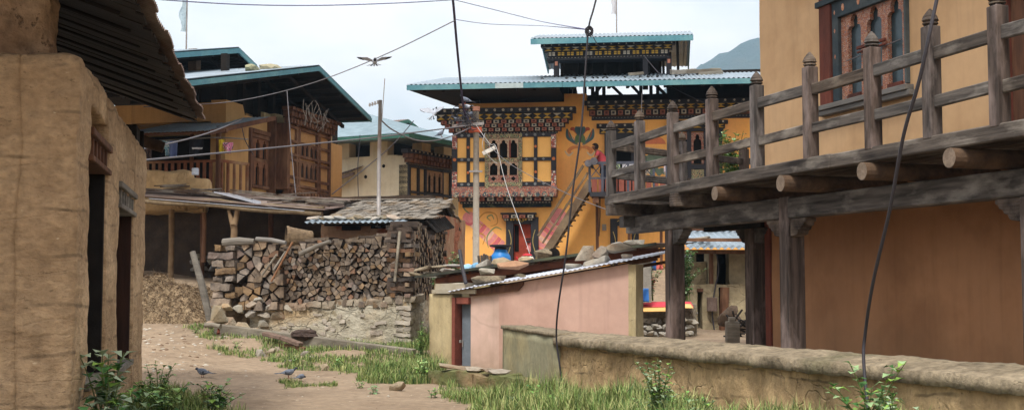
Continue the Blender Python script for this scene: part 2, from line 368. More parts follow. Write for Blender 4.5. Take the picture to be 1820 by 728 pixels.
# wooded mountain far behind
mb = MB()
prof = [(-700,60),(-300,140),(0,200),(150,290),(300,385),(392,446),(450,478),(511,500),(640,545),(900,620),(1100,680),(1400,700),(1700,600),(2100,420)]
def ph(x):
    for (a, b), (c, d) in zip(prof, prof[1:]):
        if a <= x <= c: return b+(d-b)*(x-a)/(c-a)
    return 60
NXM, NYM = 160, 24
for j in range(NYM+1):
    t = j/NYM; 
    for i in range(NXM+1):
        x = -700+2800*i/NXM; y = 1500+1100*t
        h = ph(x)*math.sin(min(1, t*1.15)*math.pi/2)**1.3 if t < .87 else ph(x)*(1-(t-.87)*3)
        h += (noise.noise(Vector((x*.012, y*.012, 0)))*26+noise.noise(Vector((x*.05, y*.05, 3)))*9)*min(1, t*3)
        mb.v.append((x, y, max(0, h)*.985))
for j in range(NYM):
    for i in range(NXM): k = j*(NXM+1)+i; mb.f.append((k,k+1,k+NXM+2,k+NXM+1)); mb.m.append(0)
FOR = mat('forest_cover', (50,72,50), (34,52,36), (70,76,56), scale=.02, bump=1, bsc=.08, dist=20, c3s=.01, rough=1)
tag(mb.build('hill', FOR, smooth=True), None, None, kind='structure')

# ================================================================ EARTH HOUSE ON THE LEFT
ang = math.atan2(7.55, -1.78)
A = Fr(-3.52, 9.55, ang)
LA = A.hit(256, 480)[0]
T = thing('earth_house', 'windowless rammed earth house with dark overhanging tin roof at the left edge of the path', 'house', A)
H1 = 3.44
a0 = A.hit(158,480)[0]; a1 = A.hit(188,480)[0]; b0 = A.hit(211,480)[0]; b1 = A.hit(236,480)[0]
zs1 = A.hit(170,676)[1]; zt1 = A.hit(176,298)[1]; zs2 = A.hit(222,650)[1]; zt2 = A.hit(225,377)[1]
mb = MB()
kw = dict(cell=.05, amp=.03, fr=2.3, amp2=.012, fr2=10)
mb.rbox(-.0, a0, 0, .5, -.4, H1, rnd_=.12, **kw)
mb.rbox(a1, b0, 0, .5, -.4, H1-.03, rnd_=.06, **kw)
mb.rbox(b1, LA, 0, .5, -.4, H1-.02, rnd_=.06, **kw)
mb.rbox(a0-.02, a1+.02, .012, .5, -.4, zs1, **kw); mb.rbox(b0-.02, b1+.02, .012, .5, -.4, zs2, **kw)
mb.rbox(a0-.02, a1+.02, .012, .5, zt1+.5, H1-.03, **kw); mb.rbox(b0-.02, b1+.02, .012, .5, zt2+.22, H1-.05, **kw)
mb.build('side_wall', MUD, T, smooth=True)
mb = MB(); mb.rbox(-.01, .5, .42, 6, -.4, H1, rnd_=.12, **kw)
mb.build('front_wall', MUD, T, smooth=True)
mb = MB(); mb.rbox(.25, .7, .27, 6, H1-.04, 5.2, cell=.06, amp=.05, fr=3.5, amp2=.03, fr2=12, rnd_=.05)
mb.build('parapet', mat('parapet_earth', (176,150,122), (130,104,80), (150,140,128), scale=3, bump=1, bsc=9, dist=.05, fine=.35, pits=(8,.6,.4)), T, smooth=True)
mb = MB(); mb.rbox(LA-.5, LA-.02, .48, 6, -.4, H1, **kw); mb.box(.5, LA-.5, 2.4, 2.5, -.4, H1); mb.build('rear_wall', MUD, T, smooth=True)
for (c0, c1, zb, zt, n) in ((a0,a1,zs1,zt1,5),(b0,b1,zs2,zt2,6)):
    mb = MB(); mb.box(c0, c1, .30, .36, zb, zt+.05); mb.box(c0-.01, c0+.05, .05, .30, zb, zt); mb.box(c1-.06, c1+.01, .025, .30, zb, zt)
    d = mb.build('door_board', DARK if n == 5 else mat('dark_door_wood', (66,42,32), (44,28,22), scale=5, st=(2,2,.4), bump=.5), T, bevel=.006)
    mb = MB(); mb.box(c0-.1, c1+.1, -.03, .40, zt, zt+.055); mb.box(c0-.12, c1+.12, -.035, .42, zt+.055+.17, zt+.055+.17+.07)
    for k in range(n): x = c0+(c1-c0)*(k+.5)/n; mb.box(x-.028, x+.028, -.005, .4, zt+.055, zt+.225)
    mb.build('lintel', PALE if n == 6 else BRW, T, bevel=.008)
    mb = MB(); mb.rbox(c0-.05, c1+.05, -.03, .33, zb-.03, zb+.035, cell=.1, amp=.012); mb.build('sill', PALE, T, smooth=False)
# roof: rafters, purlins, boards, corrugated sheets
E0 = A.I @ at(258, -20, 9.6); E1 = A.I @ at(366, 216, 17.5)
ue = E1.x; ye = (E0.y+E1.y)/2; ze = (E0.z+E1.z)/2
W = ue+4.5; sl = .34
vv = Vector((0, 1, sl)).normalized()
# eave runs from E1 back towards and past the viewer
ud = (E0-E1); ud.z = 0; ud.normalize()
mb = MB(); mb.corr((E1.x, E1.y, E1.z+.03), ud, vv, W, 4.6, per=.09, amp=.014, rows=6, sag=.03, seg=5, fray=.05)
mb.build('roof_sheet', TINR, T, solid=.004)
mb = MB()
k = 0
y_in = 3.2
p = E1-ud*.0
for i in range(13):
    q = E1+ud*(.45+i*.75)
    mb.bar((q.x, q.y+.3, q.z+.0+.02), (q.x+uni(-.05,.05), q.y+4.2, q.z+.02+3.9*sl), .07, .06)
for t in (.35, 1.15, 1.95, 2.7):
    s_ = E1+ud*.12; e_ = E1+ud*(W-.3)
    mb.bar((s_.x, s_.y+t, s_.z+.0+t*sl-.015), (e_.x, e_.y+t, e_.z+t*sl-.015), .07, .04)
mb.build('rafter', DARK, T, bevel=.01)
mb = MB()
for i in range(46):
    q = E1+ud*(.05+i*.205); w = .2; dz_ = uni(-.012,.012)
    for t0_, t1_ in ((.10+uni(-.03,.05), 2.0), (2.05, 4.2)):
        mb.bar((q.x-w/2, q.y+t0_, q.z-.075+dz_+t0_*sl), (q.x-w/2, q.y+t1_, q.z-.075+dz_+t1_*sl), w+.01, .02)
mb.build('roof_board', mat('shade_roof_board', (38,31,26), (24,20,17), (46,38,31), scale=5, st=(2,.4,1), bump=.6, bsc=10), T)  # boards coloured darker so the eave underside reads as deep shade
mb = MB(); lx = A.hit(236, 215, -.25)[0]
mb.tube([(LA-.35, 1.2, H1+.40), (LA-.33, .05, H1+.09), (LA-.32, -.26, H1+.0)], [.085,.085,.08], 10)
mb.tube([(LA-.1, .3, H1+.02), (LA-4, .28, H1+.08), (1.2, .28, H1+.05)], .07, 8)
mb.build('log_beam', mat('log_dark', (96,74,56), (60,46,36), scale=7, bump=.6), T, smooth=True)
mb = MB(); mb.box(LA-1.1, LA-.05, .05, .42, H1-.04, H1+.22); mb.box(LA-.55, LA-.45, .0, .1, H1-.05, H1+.2); mb.build('wall_plate', DARK, T, bevel=.01)

# ================================================================ FARMHOUSE WITH TIMBER TERRACE, RIGHT
angB = math.atan2(-1, .302)
B = Fr(1.55, 19.76, angB)
T = thing('farmhouse', 'orange plastered farmhouse with a weathered timber terrace on posts, right side', 'house', B)
FT = T
WY = 1.6
ue = B.hit(1352, 200, WY)[0]; UE = 15.5
uw = B.hit(1372, 500, WY)[0]
f0 = B.hit(1466, 100, WY)[0]; fr1 = B.hit(1614, 80, WY)[0]; zb = B.hit(1540, 168, WY)[1]; ztp = B.hit(1560, 8, WY)[1]
mb = MB()
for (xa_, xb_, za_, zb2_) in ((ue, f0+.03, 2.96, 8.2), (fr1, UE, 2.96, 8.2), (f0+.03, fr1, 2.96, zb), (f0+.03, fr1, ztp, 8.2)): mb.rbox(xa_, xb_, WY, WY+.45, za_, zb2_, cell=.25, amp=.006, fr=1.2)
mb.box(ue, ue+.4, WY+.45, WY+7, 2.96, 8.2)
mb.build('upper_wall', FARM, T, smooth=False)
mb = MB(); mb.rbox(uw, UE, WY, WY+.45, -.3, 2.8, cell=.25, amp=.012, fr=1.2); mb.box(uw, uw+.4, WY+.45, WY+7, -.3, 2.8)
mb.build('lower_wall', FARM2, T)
mb = MB(); mb.box(uw-.16, uw-.01, WY-.03, WY+.12, -.3, 2.8); mb.build('corner_post', RED, T, bevel=.01)
# roof far overhead
mb = MB(); mb.corr((ue-1.5, WY-1.6, 8.6), (1,0,0), Vector((0,1,.3)), UE-ue+3, 10, per=.15); mb.build('roof', TIN, T, solid=.005)
# deck: edge board, planks, a triangle of planking beyond the house end
du = B.I.to_3x3() @ Vector((1.12, 1, 0)).normalized()     # direction of the end rail
mb = MB(); x = -.02
segs = [0, 3.3, 6.9, 10.4, 14.8]
for a_, b_ in zip(segs, segs[1:]): mb.box(a_+.004, b_-.004, 0+uni(0,.012), .07, 2.83, 2.985+uni(-.006,.006))
mb.build('deck_edge_board', DW_X, T, bevel=.012)
mb = MB(); y = .075
while y < WY-.03: mb.box(-.05, 14.8, y, y+.172, 2.9+uni(-.004,.004), 2.95); y += .18
y = WY
L3 = 3.6
while y < 3.9:
    xa = du.x/du.y*y
    mb.box(xa, ue-.02 if y > WY-.01 else 2, y, y+.172, 2.9, 2.95); y += .18
mb.build('deck_plank', DW_X, T, bevel=.008)
for lx in [B.hit(*q)[0] for q in ((1700,280),(1543,303),(1400,325),(1280,347))]+[B.hit(1700,280)[0]+1.55, B.hit(1700,280)[0]+3.1]:
    mb = MB(); r = uni(.092,.104); mb.tube([(lx, -.09+uni(-.02,.02), 2.725), (lx, WY+.1, 2.725)], r, 14, 0, True, 1)
    mb.build('floor_log', [mat('floor_log_bark', (104,82,62), (66,52,42), scale=7, bump=.6), mat('log_end', (140,124,108), (104,90,78), scale=14, bump=.7, bsc=20)], T, smooth=False)
for q, w in (((1200,362), .2), ((1085,378), .2)):
    lx = B.hit(*q)[0]; mb = MB(); mb.box(lx-w/2, lx+w/2, -.05, WY+.8, 2.635, 2.825); mb.build('floor_joist', DWOOD, T, bevel=.012)
BY = .5
mb = MB()
px1 = B.hit(1187,470,BY)[0]; px2 = B.hit(1393,470,BY)[0]; px3 = B.hit(1828,420,BY)[0]
e0 = B.hit(1112,400,BY)[0]
mb.box(e0, px2-.12, BY, BY+.22, 2.36, 2.63); mb.box(px2-.118, px3+3, BY+.004, BY+.215, 2.36, 2.62)
mb.build('main_beam', DW_X, T, bevel=.015)
mb = MB(); mb.box(-.1, 3.2, WY+.05, WY+.25, 2.6, 2.82); mb.box(-.1,.1,.3,3.4,2.45,2.64); mb.build('edge_beam', DWOOD, T, bevel=.012)
def bracket(x, s, y0=BY+.03, y1=BY+.19, zt=2.355, L=.36):
    p = [(0, 0), (L, 0), (L, -.045), (L-.04, -.06), (L-.05, -.095), (L-.1, -.105), (L-.12, -.145), (L-.17, -.155), (L-.19, -.2), (L-.25, -.215), (0, -.23)]
    poly = [(x+s*a, zt+b) for a, b in p]
    if s > 0: poly = list(reversed(poly))
    return MB().prism(poly, y0, y1)
for xx in (px1, px2, px3):
    mb = MB(); mb.box(xx-.12, xx+.12, BY+.001, BY+.24, -.2, 2.356 if xx != px2 else 2.64)
    o = mb.build('deck_post', DW_Z, T, bevel=.014)
    for s in (-1, 1):
        if xx == px1 and s < 0: continue
        bracket(xx+s*.121, s).build('bracket', DWOOD, o, bevel=.006)
# inner post with its capital, standing further back
xi = B.hit(1336, 480, 1.55)[0]
mb = MB(); mb.box(xi-.13, xi+.13, 1.5, 1.72, -.2, 2.36); o = mb.build('inner_post', DW_Z, T, bevel=.012)
for s in (-1,1): bracket(xi+s*.131, s, 1.53, 1.7, 2.36, .34).build('bracket', DWOOD, o, bevel=.006)
mb = MB(); mb.box(xi-1.6, uw-.17, 1.52, 1.7, 2.365, 2.60); mb.build('inner_beam', DARK, T, bevel=.012)
# railing
def rail_post(xx, yy, zt, w=.14, rot=0):
    j = uni(-.006,.006)
    mb = MB(); h = w/2
    M_ = Matrix.Translation((xx, yy, 0)) @ Matrix.Rotation(rot, 4, 'Z')
    mb.box(-h, h, -h, h, 2.955, zt, 0, M_); mb.box(-h*.72, h*.72, -h*.72, h*.72, zt, zt+.018, 0, M_)
    o = mb.build('rail_post', DW_Z, T, bevel=.01)
    m2 = MB(); rs = [(.055,zt+.018),(.078,zt+.022),(.078,zt+.036),(.055,zt+.04),(.083,zt+.058),(.07,zt+.10),(.034,zt+.15),(.008,zt+.178)]
    vs = []; n = 8
    for r, z in rs:
        for k in range(n):
            t = 2*math.pi*(k+.5)/n; q = .88 if k % 2 else 1
            vs.append(Vector((r*math.cos(t), r*math.sin(t), z)))
    fs = [(i*n+k, i*n+(k+1) % n, (i+1)*n+(k+1) % n, (i+1)*n+k) for i in range(len(rs)-1) for k in range(n)]
    fs += [list(range(n))[::-1], [(len(rs)-1)*n+k for k in range(n)]]
    m2.add(vs, fs, 0, M_); m2.build('finial', DWOOD, o)
ps = [B.hit(a_, b_, .07)[0] for a_, b_ in ((1086,350),(1137,341),(1196,326),(1266,310),(1346,297),(1441,278),(1552,260),(1657,240),(1777,215))]
ps[0] = .12
ps.append(ps[-1]+1.08); ps.append(ps[-1]+1.08)
for i, xx in enumerate(ps): rail_post(xx, .075, 4.05+uni(-.02,.02))
for i, (a_, b_) in enumerate(zip(ps, ps[1:])):
    for zc, h in ((3.795, .13), (3.325, .12)):
        dz = uni(-.015,.015); mb = MB()
        mb.bar((a_+.07, .07+uni(-.01,.01), zc+dz), (b_-.07, .07+uni(-.01,.01), zc+uni(-.015,.015)), .055, h)
        mb.build('rail', DW_X, T, bevel=.01)
# railing along the end of the terrace
ra = math.atan2(du.y, du.x); tp = [0.0]
def along(px, py):      # distance along the end edge met by a pixel column
    best = None
    for k in range(0, 800):
        t = k*.01; w_ = B.M @ Vector((du.x*t+.1, du.y*t+.07, 3.4))
        d = abs((w_.x/(w_.y*CT+(w_.z-EYE)*ST))*F+910-px)
        if best is None or d < best[0]: best = (d, t)
    return best[1]
ts = [along(1212,258), along(1323,265)]
prev = 0
for t in ts: rail_post(.1+du.x*t, .07+du.y*t, 4.02, .14, ra)
ts = [0]+ts+[ts[-1]+1.3]
for a_, b_ in zip(ts, ts[1:]):
    for zc in (3.80, 3.32):
        mb = MB(); mb.bar((.1+du.x*(a_+.07), .07+du.y*(a_+.07), zc), (.1+du.x*(b_-.07), .07+du.y*(b_-.07), zc-.02), .05, .12); mb.build('rail', DWOOD, T, bevel=.01)
mb = MB(); mb.bar((0, .02, 2.9), (du.x*4.6, du.y*4.6, 2.9), .06, .16); mb.build('deck_edge_board', DWOOD, T, bevel=.01)
# big window: red jamb, dark flower band, three trefoil lights
def trefoil_poly(x0, x1, zs, zt, ztop):        # plate above an opening cut with a three-lobed arch
    w = x1-x0; c = (x0+x1)/2; h = zt-zs
    arch = []
    arch += [(x0, zs), (x0+.02*w, zs+.3*h), (x0+.14*w, zs+.5*h), (x0+.27*w, zs+.52*h), (x0+.25*w, zs+.75*h), (x0+.36*w, zs+.94*h), (c, zt)]
    arch += [(x0+x1-a, b) for a, b in reversed(arch[:-1])]
    return [(x0, ztop)]+arch+[(x1, ztop)]
def arch_window(parent, xs, zb, zs, zt, ztop, y0, y1, m, mglass, jam=None, yg=None):
    # xs: list of (x0,x1) lights; returns plate meshes joined as the window's fretwork
    mb = MB()
    for x0, x1 in xs: mb.prism(trefoil_poly(x0, x1, zs, zt, ztop), y0, y1, 0)
    for (a, b), (c, d) in zip(xs, xs[1:]): mb.box(b, c, y0, y1, zb, ztop)
    mb.build('fretwork', m, parent)
    mg = MB(); mg.box(xs[0][0]-.0, xs[-1][1]+.0, yg or y1+.05, (yg or y1+.05)+.02, zb, ztop); mg.build('pane', mglass, parent)
wy = WY
f0 = B.hit(1466, 100, wy)[0]; f1 = B.hit(1486, 100, wy)[0]; g1 = B.hit(1497,100,wy)[0]; fr1 = B.hit(1614, 80, wy)[0]
zb = B.hit(1540, 168, wy)[1]; ztw = zb+1.62
fw = MB(); fw.box(f0, f1, wy-.09, wy+.02, zb-.02, ztw+.3)
wroot = fw.build('window', RED, T, bevel=.008)
mb = MB(); mb.box(f1+.002, g1, wy-.06, wy+.02, zb, ztw+.3); 
z1 = B.hit(1497, 52, wy)[1]
ztp = B.hit(1560, 8, wy)[1]
mb.box(g1, fr1+.1, wy-.075, wy+.02, ztp, ztp+.22)
mb.box(f0-.05, fr1+.12, wy-.12, wy+.02, ztp+.221, ztp+.3)
mb.box(fr1, fr1+.035, wy-.06, wy+.02, zb, ztp)
mb.build('window_frame', mat('slate_blue_paint', (58,70,76), (44,54,60), (90,96,96), scale=5, bump=.3), wroot, bevel=.005)
lights = [(B.hit(a_,100,wy)[0], B.hit(b_,100,wy)[0]) for a_, b_ in ((1509,1532),(1543,1569),(1580,1606))]
mb = MB()
# jambs left and right of the lights with painted border
xs = [(g1, lights[0][0])]+[(lights[i][1], lights[i+1][0]) for i in range(2)]+[(lights[2][1], fr1)]
zs_ = B.hit(1520, 75, wy)[1]; za = B.hit(1556, 20, wy)[1]
for a_, b_ in xs: mb.box(a_, b_, wy-.01, wy+.045, zb, ztp)
for a_, b_ in lights: mb.prism(trefoil_poly(a_-.02, b_+.02, zb+.78, zb+1.12, ztp), wy-.012, wy+.043, 0)
mb.build('fretwork', pattern_mat('ornament_orange_near', [(158,88,56),(178,158,136),(146,78,50),(104,112,116),(166,100,64),(118,68,46)], 30), wroot)
mb = MB()
for a_, b_ in xs[1:3]: mb.box(a_-.015, b_+.015, wy-.075, wy-.04, zb+.60, zb+.64); mb.box(a_-.015, b_+.015, wy-.07, wy-.04, zb+.55, zb+.575)
for a_, b_ in lights: mb.box(a_, b_, wy-.04, wy+.048, zb, zb+.05)
mb.build('column_band', RED, wroot, bevel=.004)
mb = MB(); mb.box(g1, fr1, wy+.05, wy+.07, zb, ztp); mb.build('pane', mat('teal_pane', (50,70,76), (34,48,54), scale=1.5, rough=.25, bump=0, spec=.5), wroot)
mb = MB(); mb.tube([(lights[0][0]-.01, wy-.045, zb+.5), (lights[2][1]+.01, wy-.045, zb+.56)], .007, 6); mb.build('curtain_rod', WIREL, wroot)
mb = MB(); mb.box(f0-.03, fr1+.1, wy-.13, wy+.02, zb-.09, zb-.022); mb.box(f0-.06, fr1+.14, wy-.10, wy+.02, zb-.16, zb-.092); mb.build('sill', PALE, wroot, bevel=.006)
mb = MB()
for zz in (zb+.25, zb+.6, zb+.95, zb+1.2):
    x = (f1+g1)/2; mb.add([(x-.02, wy-.064, zz),(x, wy-.064, zz-.035),(x+.02, wy-.064, zz),(x, wy-.064, zz+.035)], [(0,1,2,3)])
for i in range(4): x = g1+.05+i*(fr1-g1)/4+.1; mb.prism([(x+.03*math.cos(t*math.pi/4), ztp+.11+.05*math.sin(t*math.pi/4)) for t in range(8)], wy-.08, wy-.074)
mb.build('painted_flower', mat('flower_paint', (196,160,130), (170,90,60), scale=30, bump=0), wroot)
# second window further right, mostly beyond the frame
s0 = B.hit(1789, 100, wy)[0]
mb = MB(); mb.box(s0, s0+.12, wy-.09, wy+.02, 3.0, 4.66); mb.box(s0-.05, s0+1.4, wy-.12, wy+.02, 4.662, 4.76); mb.box(s0+1.2, s0+1.32, wy-.09, wy+.02, 3.0, 4.66)
w2 = mb.build('balcony_door', RED, T, bevel=.01)
mb = MB(); mb.box(s0+.12, s0+1.2, wy-.03, wy+.02, 3.0, 4.66); mb.build('door_leaf', BRW, w2)

# ================================================================ EARTH GARDEN WALL
G0 = at(990, 598, 15.5); G1 = at(1820, 672, 8.2)
dG = Vector((G1.x-G0.x, G1.y-G0.y, 0)); LG = dG.length
gA = math.atan2(dG.y, dG.x)
G = Fr(G0.x, G0.y, gA)
T = thing('garden_wall', 'low crumbling earth wall with a rounded mossy coping in front of the timber terrace', 'wall', G)
mb = MB(); mb.rbox(0, LG+2.2, .03, .45, -.4, .80, cell=.07, amp=.035, fr=3, amp2=.02, fr2=10)
for i in range(len(mb.v)):
    x, y, z = mb.v[i]; t = x/LG
    if z > .3: z += (.03*t)*(z-.3)/.5
    mb.v[i] = (x, y, z)
mb.build('wall_body', MUD2, T, smooth=True)
mb = MB(); mb.rbox(-.05, LG+2.2, -.05, .52, .725, .83, cell=.045, amp=.014, fr=2.2, amp2=.014, fr2=10, rnd_=.02)
for i in range(len(mb.v)):
    x, y, z = mb.v[i]
    z += .075*x/LG+(.055*math.sin(max(0, min(1, (y+.05)/.57))*math.pi*.62) if z > .79 else 0)
    mb.v[i] = (x, y, z)
mb.build('coping', CAP, T, smooth=True)
# cement faced end piece towards the hut
e = at(893, 668, 17.6)
T = thing('cement_wall', 'short grey cement rendered wall joining the pink hut to the earth garden wall', 'wall', loc=(0,0,0))
P0 = at(893, 580, 18.0); P1 = Vector((G0.x-.03, G0.y, 0)); dd = (P1-P0); dd.z = 0
g2 = Fr(P0.x, P0.y, math.atan2(dd.y, dd.x)); T.location = g2.o*1.0; T.location.z = 0; T.rotation_euler.z = g2.a
mb = MB(); Lc = dd.length
mb.rbox(0, Lc, 0, .4, -.4, .84, cell=.12, amp=.012, fr=2)
mb.build('wall_body', CEM, T, smooth=True)
mb = MB(); mb.rbox(-.02, Lc+.02, -.02, .42, .838, .885, cell=.08, amp=.012, fr=5); mb.build('coping', CAP, T, smooth=True)

# ================================================================ PINK HUT
HL = at(835, 655, 21.0); HR = at(1130, 500, 19.5)
hA = math.atan2(HR.y-HL.y, HR.x-HL.x)
Hf = Fr(HL.x, HL.y, hA)
T = thing('pink_hut', 'small pink plastered hut with a sloping tin roof weighted by stones and a grey door', 'hut', Hf)
x0 = 0; x1 = Hf.hit(887, 560)[0]; x2 = Hf.hit(1118, 500)[0]; x3 = Hf.hit(1131, 500)[0]
def zroof(px): return 0
za = Hf.hit(835, 517)[1]; zb_ = Hf.hit(1130, 466)[1]
sl = (zb_-za)/x3
def zt(x): return za+sl*x
mb = MB(); mb.prism([(x0,-.3),(x1,-.3),(x1,zt(x1)),(x0,zt(x0))], .03, .3); mb.build('front_wall', PINK2, T)
mb = MB(); mb.prism([(x1,-.3),(x2,-.3),(x2,zt(x2)),(x1,zt(x1))], 0, .3); mb.build('front_wall', PINK, T)
mb = MB(); mb.rbox(x2, x3, -.03, .3, -.3, zt(x2)-.01, cell=.1, amp=.01); mb.box(x2-.9, x2-.75, .3, 1.5, -.3, zt(x2-.9)-.02); mb.build('corner_pillar', PILL, T)
# mud part and door at the left
m0 = Hf.hit(765, 560)[0]; m1 = Hf.hit(806, 560)[0]; 
zm = Hf.hit(785, 521)[1]
mb = MB(); mb.rbox(m0, m1, -.05, .3, -.3, zm, cell=.08, amp=.014, rnd_=.05); mb.rbox(m0+.03, m0+.33, .3, 1.6, -.3, zm+.15, cell=.1, amp=.014); mb.build('side_wall', PILL, T, smooth=True)
mb = MB(); zd0 = Hf.hit(820, 654)[1]; zd1 = Hf.hit(820, 540)[1]
mb.box(m1+.002, m1+.07, -.07, .25, zd0, zd1+.12); mb.box(m1+.09, -.002, -.06, .25, zd1+.002, zd1+.12); dr = mb.build('door', REDP, T, bevel=.006)
mb = MB(); mb.box(m1+.12, -.004, .1, .14, zd0, zd1); mb.build('door_leaf', flat('grey_blue_door', (116,126,136)), dr, bevel=.005)
mb = MB(); mb.box(m1+.1, m1+.13, .03, .1, zd0+.45, zd0+.5); mb.tube([(m1+.15,.07,zd0+.5),(m1+.15,.07,zd0+.38)], .012, 6); mb.build('latch', STEEL, dr)
mb = MB(); mb.box(m0+.08, m1+.5, -.09, .25, zm+.0, zm+.07); mb.rbox(m0+.1, m1+.25, .0, .3, zm+.072, zm+.18, cell=.1, amp=.02)
mb.build('lintel', STNG, T)
mb = MB(); mb.prism([(.0, zt(0)+.0),(x1+.5, zt(x1+.5)+.002),(x1+.5, zt(x1+.5)-.05),(x1+.4, zt(x1)-.07),(.02, zt(0)-.09)][::-1], -.05, -.005); mb.build('eave_board', BRW, T)
# tin roof: slopes up to the right and slightly up to the back
yb = 1.35
rx0 = m1-.02; rx1 = Hf.hit(1166, 460, -.15)[0]
mb = MB(); p0 = Vector((rx0, -.16, zt(rx0)+.045)); u_ = Vector((1, 0, sl)); v_ = Vector((0, 1, .11))
mb.corr(p0, u_, v_, (rx1-rx0)*math.hypot(1, sl), 1.5, per=.09, amp=.009, rows=2, sag=.01)
mb.build('roof_sheet', mat('new_tin', (206,212,226), (190,196,212), scale=2, bump=.05, rough=.35, metal=.15, spec=.6), T, solid=.004)
mb = MB()
for y in (.15, 1.2): mb.bar((rx0+.3, y, zt(rx0+.3)+.01), (rx1-.1, y, zt(rx1-.1)+.01), .06, .05)
mb.build('purlin', BRW, T)
# the second, higher lean-to behind it
H2 = Fr(Hf.w(0, 1.75, 0).x, Hf.w(0, 1.75, 0).y, hA)
T = thing('stone_shed', 'low shed behind the pink hut, its long dark roof edge loaded with stones and jars', 'shed', H2)
q0 = H2.hit(738, 492, -.2); q1 = H2.hit(1166, 433, -.2)
s2 = (q1[1]-q0[1])/(q1[0]-q0[0])
def z2(x): return q0[1]+s2*(x-q0[0])
mb = MB(); mb.bar((q0[0], -.2, q0[1]), (q1[0], -.2, q1[1]), .05, .05, 0); mb.build('roof_edge', mat('dark_slate_edge', (70,72,62), (46,46,42), (92,96,72), scale=6, bump=.5), T)
mb = MB(); mb.corr((q0[0], -.17, q0[1]+.01), (1, 0, s2), (0, 1, .03), (q1[0]-q0[0])*1.01, 1.9, per=.12, amp=.012, rows=2); mb.build('roof_sheet', TINR, T, solid=.01)
mb = MB(); mb.bar((q0[0]+.4, -.05, z2(q0[0]+.4)-.13), (q1[0]-.02, -.05, z2(q1[0])-.13), .08, .13); mb.bar((q0[0]+.9, .2, z2(q0[0]+.9)-.2), (q1[0]-.1, .2, z2(q1[0])-.19), .1, .1)
for k in range(9): xx = q0[0]+.7+k*.5; mb.bar((xx, -.12, z2(xx)-.05), (xx, 1.6, z2(xx)-.03), .06, .05)
mb.build('rafter', mat('red_brown_timber', (112,66,46), (76,44,32), scale=5, bump=.4), T, bevel=.006)
mb = MB(); mb.rbox(q0[0]+.28, q0[0]+.7, .05, 1.7, -.3, z2(q0[0]+.4)-.09, cell=.1, amp=.015); mb.rbox(q0[0]+.7, H2.hit(1085,500,.9)[0], .9, 1.2, -.3, z2(q0[0]+.7)-.2, cell=.2, amp=.02); mb.build('side_wall', PILL, T)
mb = MB(); mb.box(q0[0]+.02, q0[0]+.5, -.21, .4, q0[1]-.01, q0[1]+.02); mb.build('roof_slab', STNG, T)
shed2 = (H2, z2, q0, q1); hutf = (Hf, zt, rx0, rx1)
# ================================================================ helpers for the painted timber work
def cornice(root, x0, x1, y, rows, grow=.09, name='cornice'):
    """rows from top to bottom: (z_top, z_bottom, kind, pitch); each row stands further out the higher it is"""
    n = len(rows)
    for i, (zt, zb, kind, pitch) in enumerate(rows):
        k = n-1-i; yy = y-.07*(k+1); a = x0-grow*k; b = x1+grow*k
        mb = MB(); h = zt-zb
        mb.box(a, b, yy+.05, y+.1, zb+.004, zt-.004, 0)
        mats = [BLK, CWH, CYE, CPE, CRE]
        cnt = max(3, int((b-a)/pitch)); p = (b-a)/cnt
        for j in range(cnt):
            c = a+(j+.5)*p
            if kind == 'dots':
                mb.box(c-p*.22, c+p*.22, yy-.03, yy+.05, zb+h*.15, zt-h*.1, 0)
                mb.prism([(c+h*.26*math.cos(-t*math.pi/3), zb+h*.5+h*.26*math.sin(-t*math.pi/3)) for t in range(6)][::-1], yy-.05, yy-.032, 1)
            elif kind == 'tri':
                mb.box(c-p*.30, c+p*.30, yy-.02, yy+.05, zb+h*.1, zt-h*.08, 0)
                mb.prism([(c-p*.42, zt-h*.15), (c, zt-h*.5), (c+p*.42, zt-h*.15)][::-1], yy-.045, yy-.022, 1 if j % 3 == 0 else 2)
                mb.prism([(c-p*.42, zb+h*.12), (c+p*.42, zb+h*.12), (c, zb+h*.5)], yy-.045, yy-.022, 2)
            elif kind == 'cube':
                mb.box(c-p*.34, c+p*.34, yy-.05, yy+.05, zb+h*.12, zt-h*.1, 1 if j % 2 else 3)
                mb.box(c-p*.17, c+p*.17, yy-.062, yy-.045, zb+h*.3, zt-h*.3, 0 if j % 2 else 4)
            elif kind == 'gold':
                mb.box(c-p*.3, c+p*.3, yy-.03, yy+.05, zb+h*.1, zt-h*.1, 0)
                for sx in (-.2, .2):
                    for sz in (.3, .7): mb.box(c+p*(sx-.14), c+p*(sx+.14), yy-.05, yy-.028, zb+h*(sz-.16), zb+h*(sz+.16), 2 if j % 4 else 1)
            elif kind == 'beads':
                mb.box(c-p*.2, c+p*.2, yy+.03, yy+.05, zb+h*.3, zb+h*.65, 1)
            elif kind == 'brown':
                mb.box(c-p*.33, c+p*.33, yy-.06, yy+.05, zb+h*.08, zt-h*.08, 0)
        if kind == 'cube': mb.box(a, b, yy+.0, yy+.05, zb, zb+h*.06, 4)
        mb.build(name, mats if kind != 'brown' else [BRW], root)
def win_lights(root, x0, x1, zb, zt, n, y, mf, mg, mull=.22, depth=.12, sash=None):
    """row of n trefoil lights between x0..x1, zb..zt: real openings with a dark pane set back"""
    w = (x1-x0)/n; g = w*mull
    L = [(x0+i*w+g/2, x0+(i+1)*w-g/2) for i in range(n)]
    h = zt-zb; mb = MB()
    for a, b in L: mb.prism(trefoil_poly(a, b, zb+h*.62, zt-h*.04, zt+.02), y-.02, y+.05, 0)
    ed = [x0]+[v for ab in L for v in ab]+[x1]
    for i in range(0, len(ed), 2): mb.box(ed[i], ed[i+1], y-.02, y+.05, zb, zt+.02, 0)
    mb.build('fretwork', mf, root)
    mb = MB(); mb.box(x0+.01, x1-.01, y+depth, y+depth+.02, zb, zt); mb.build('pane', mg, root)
    return L

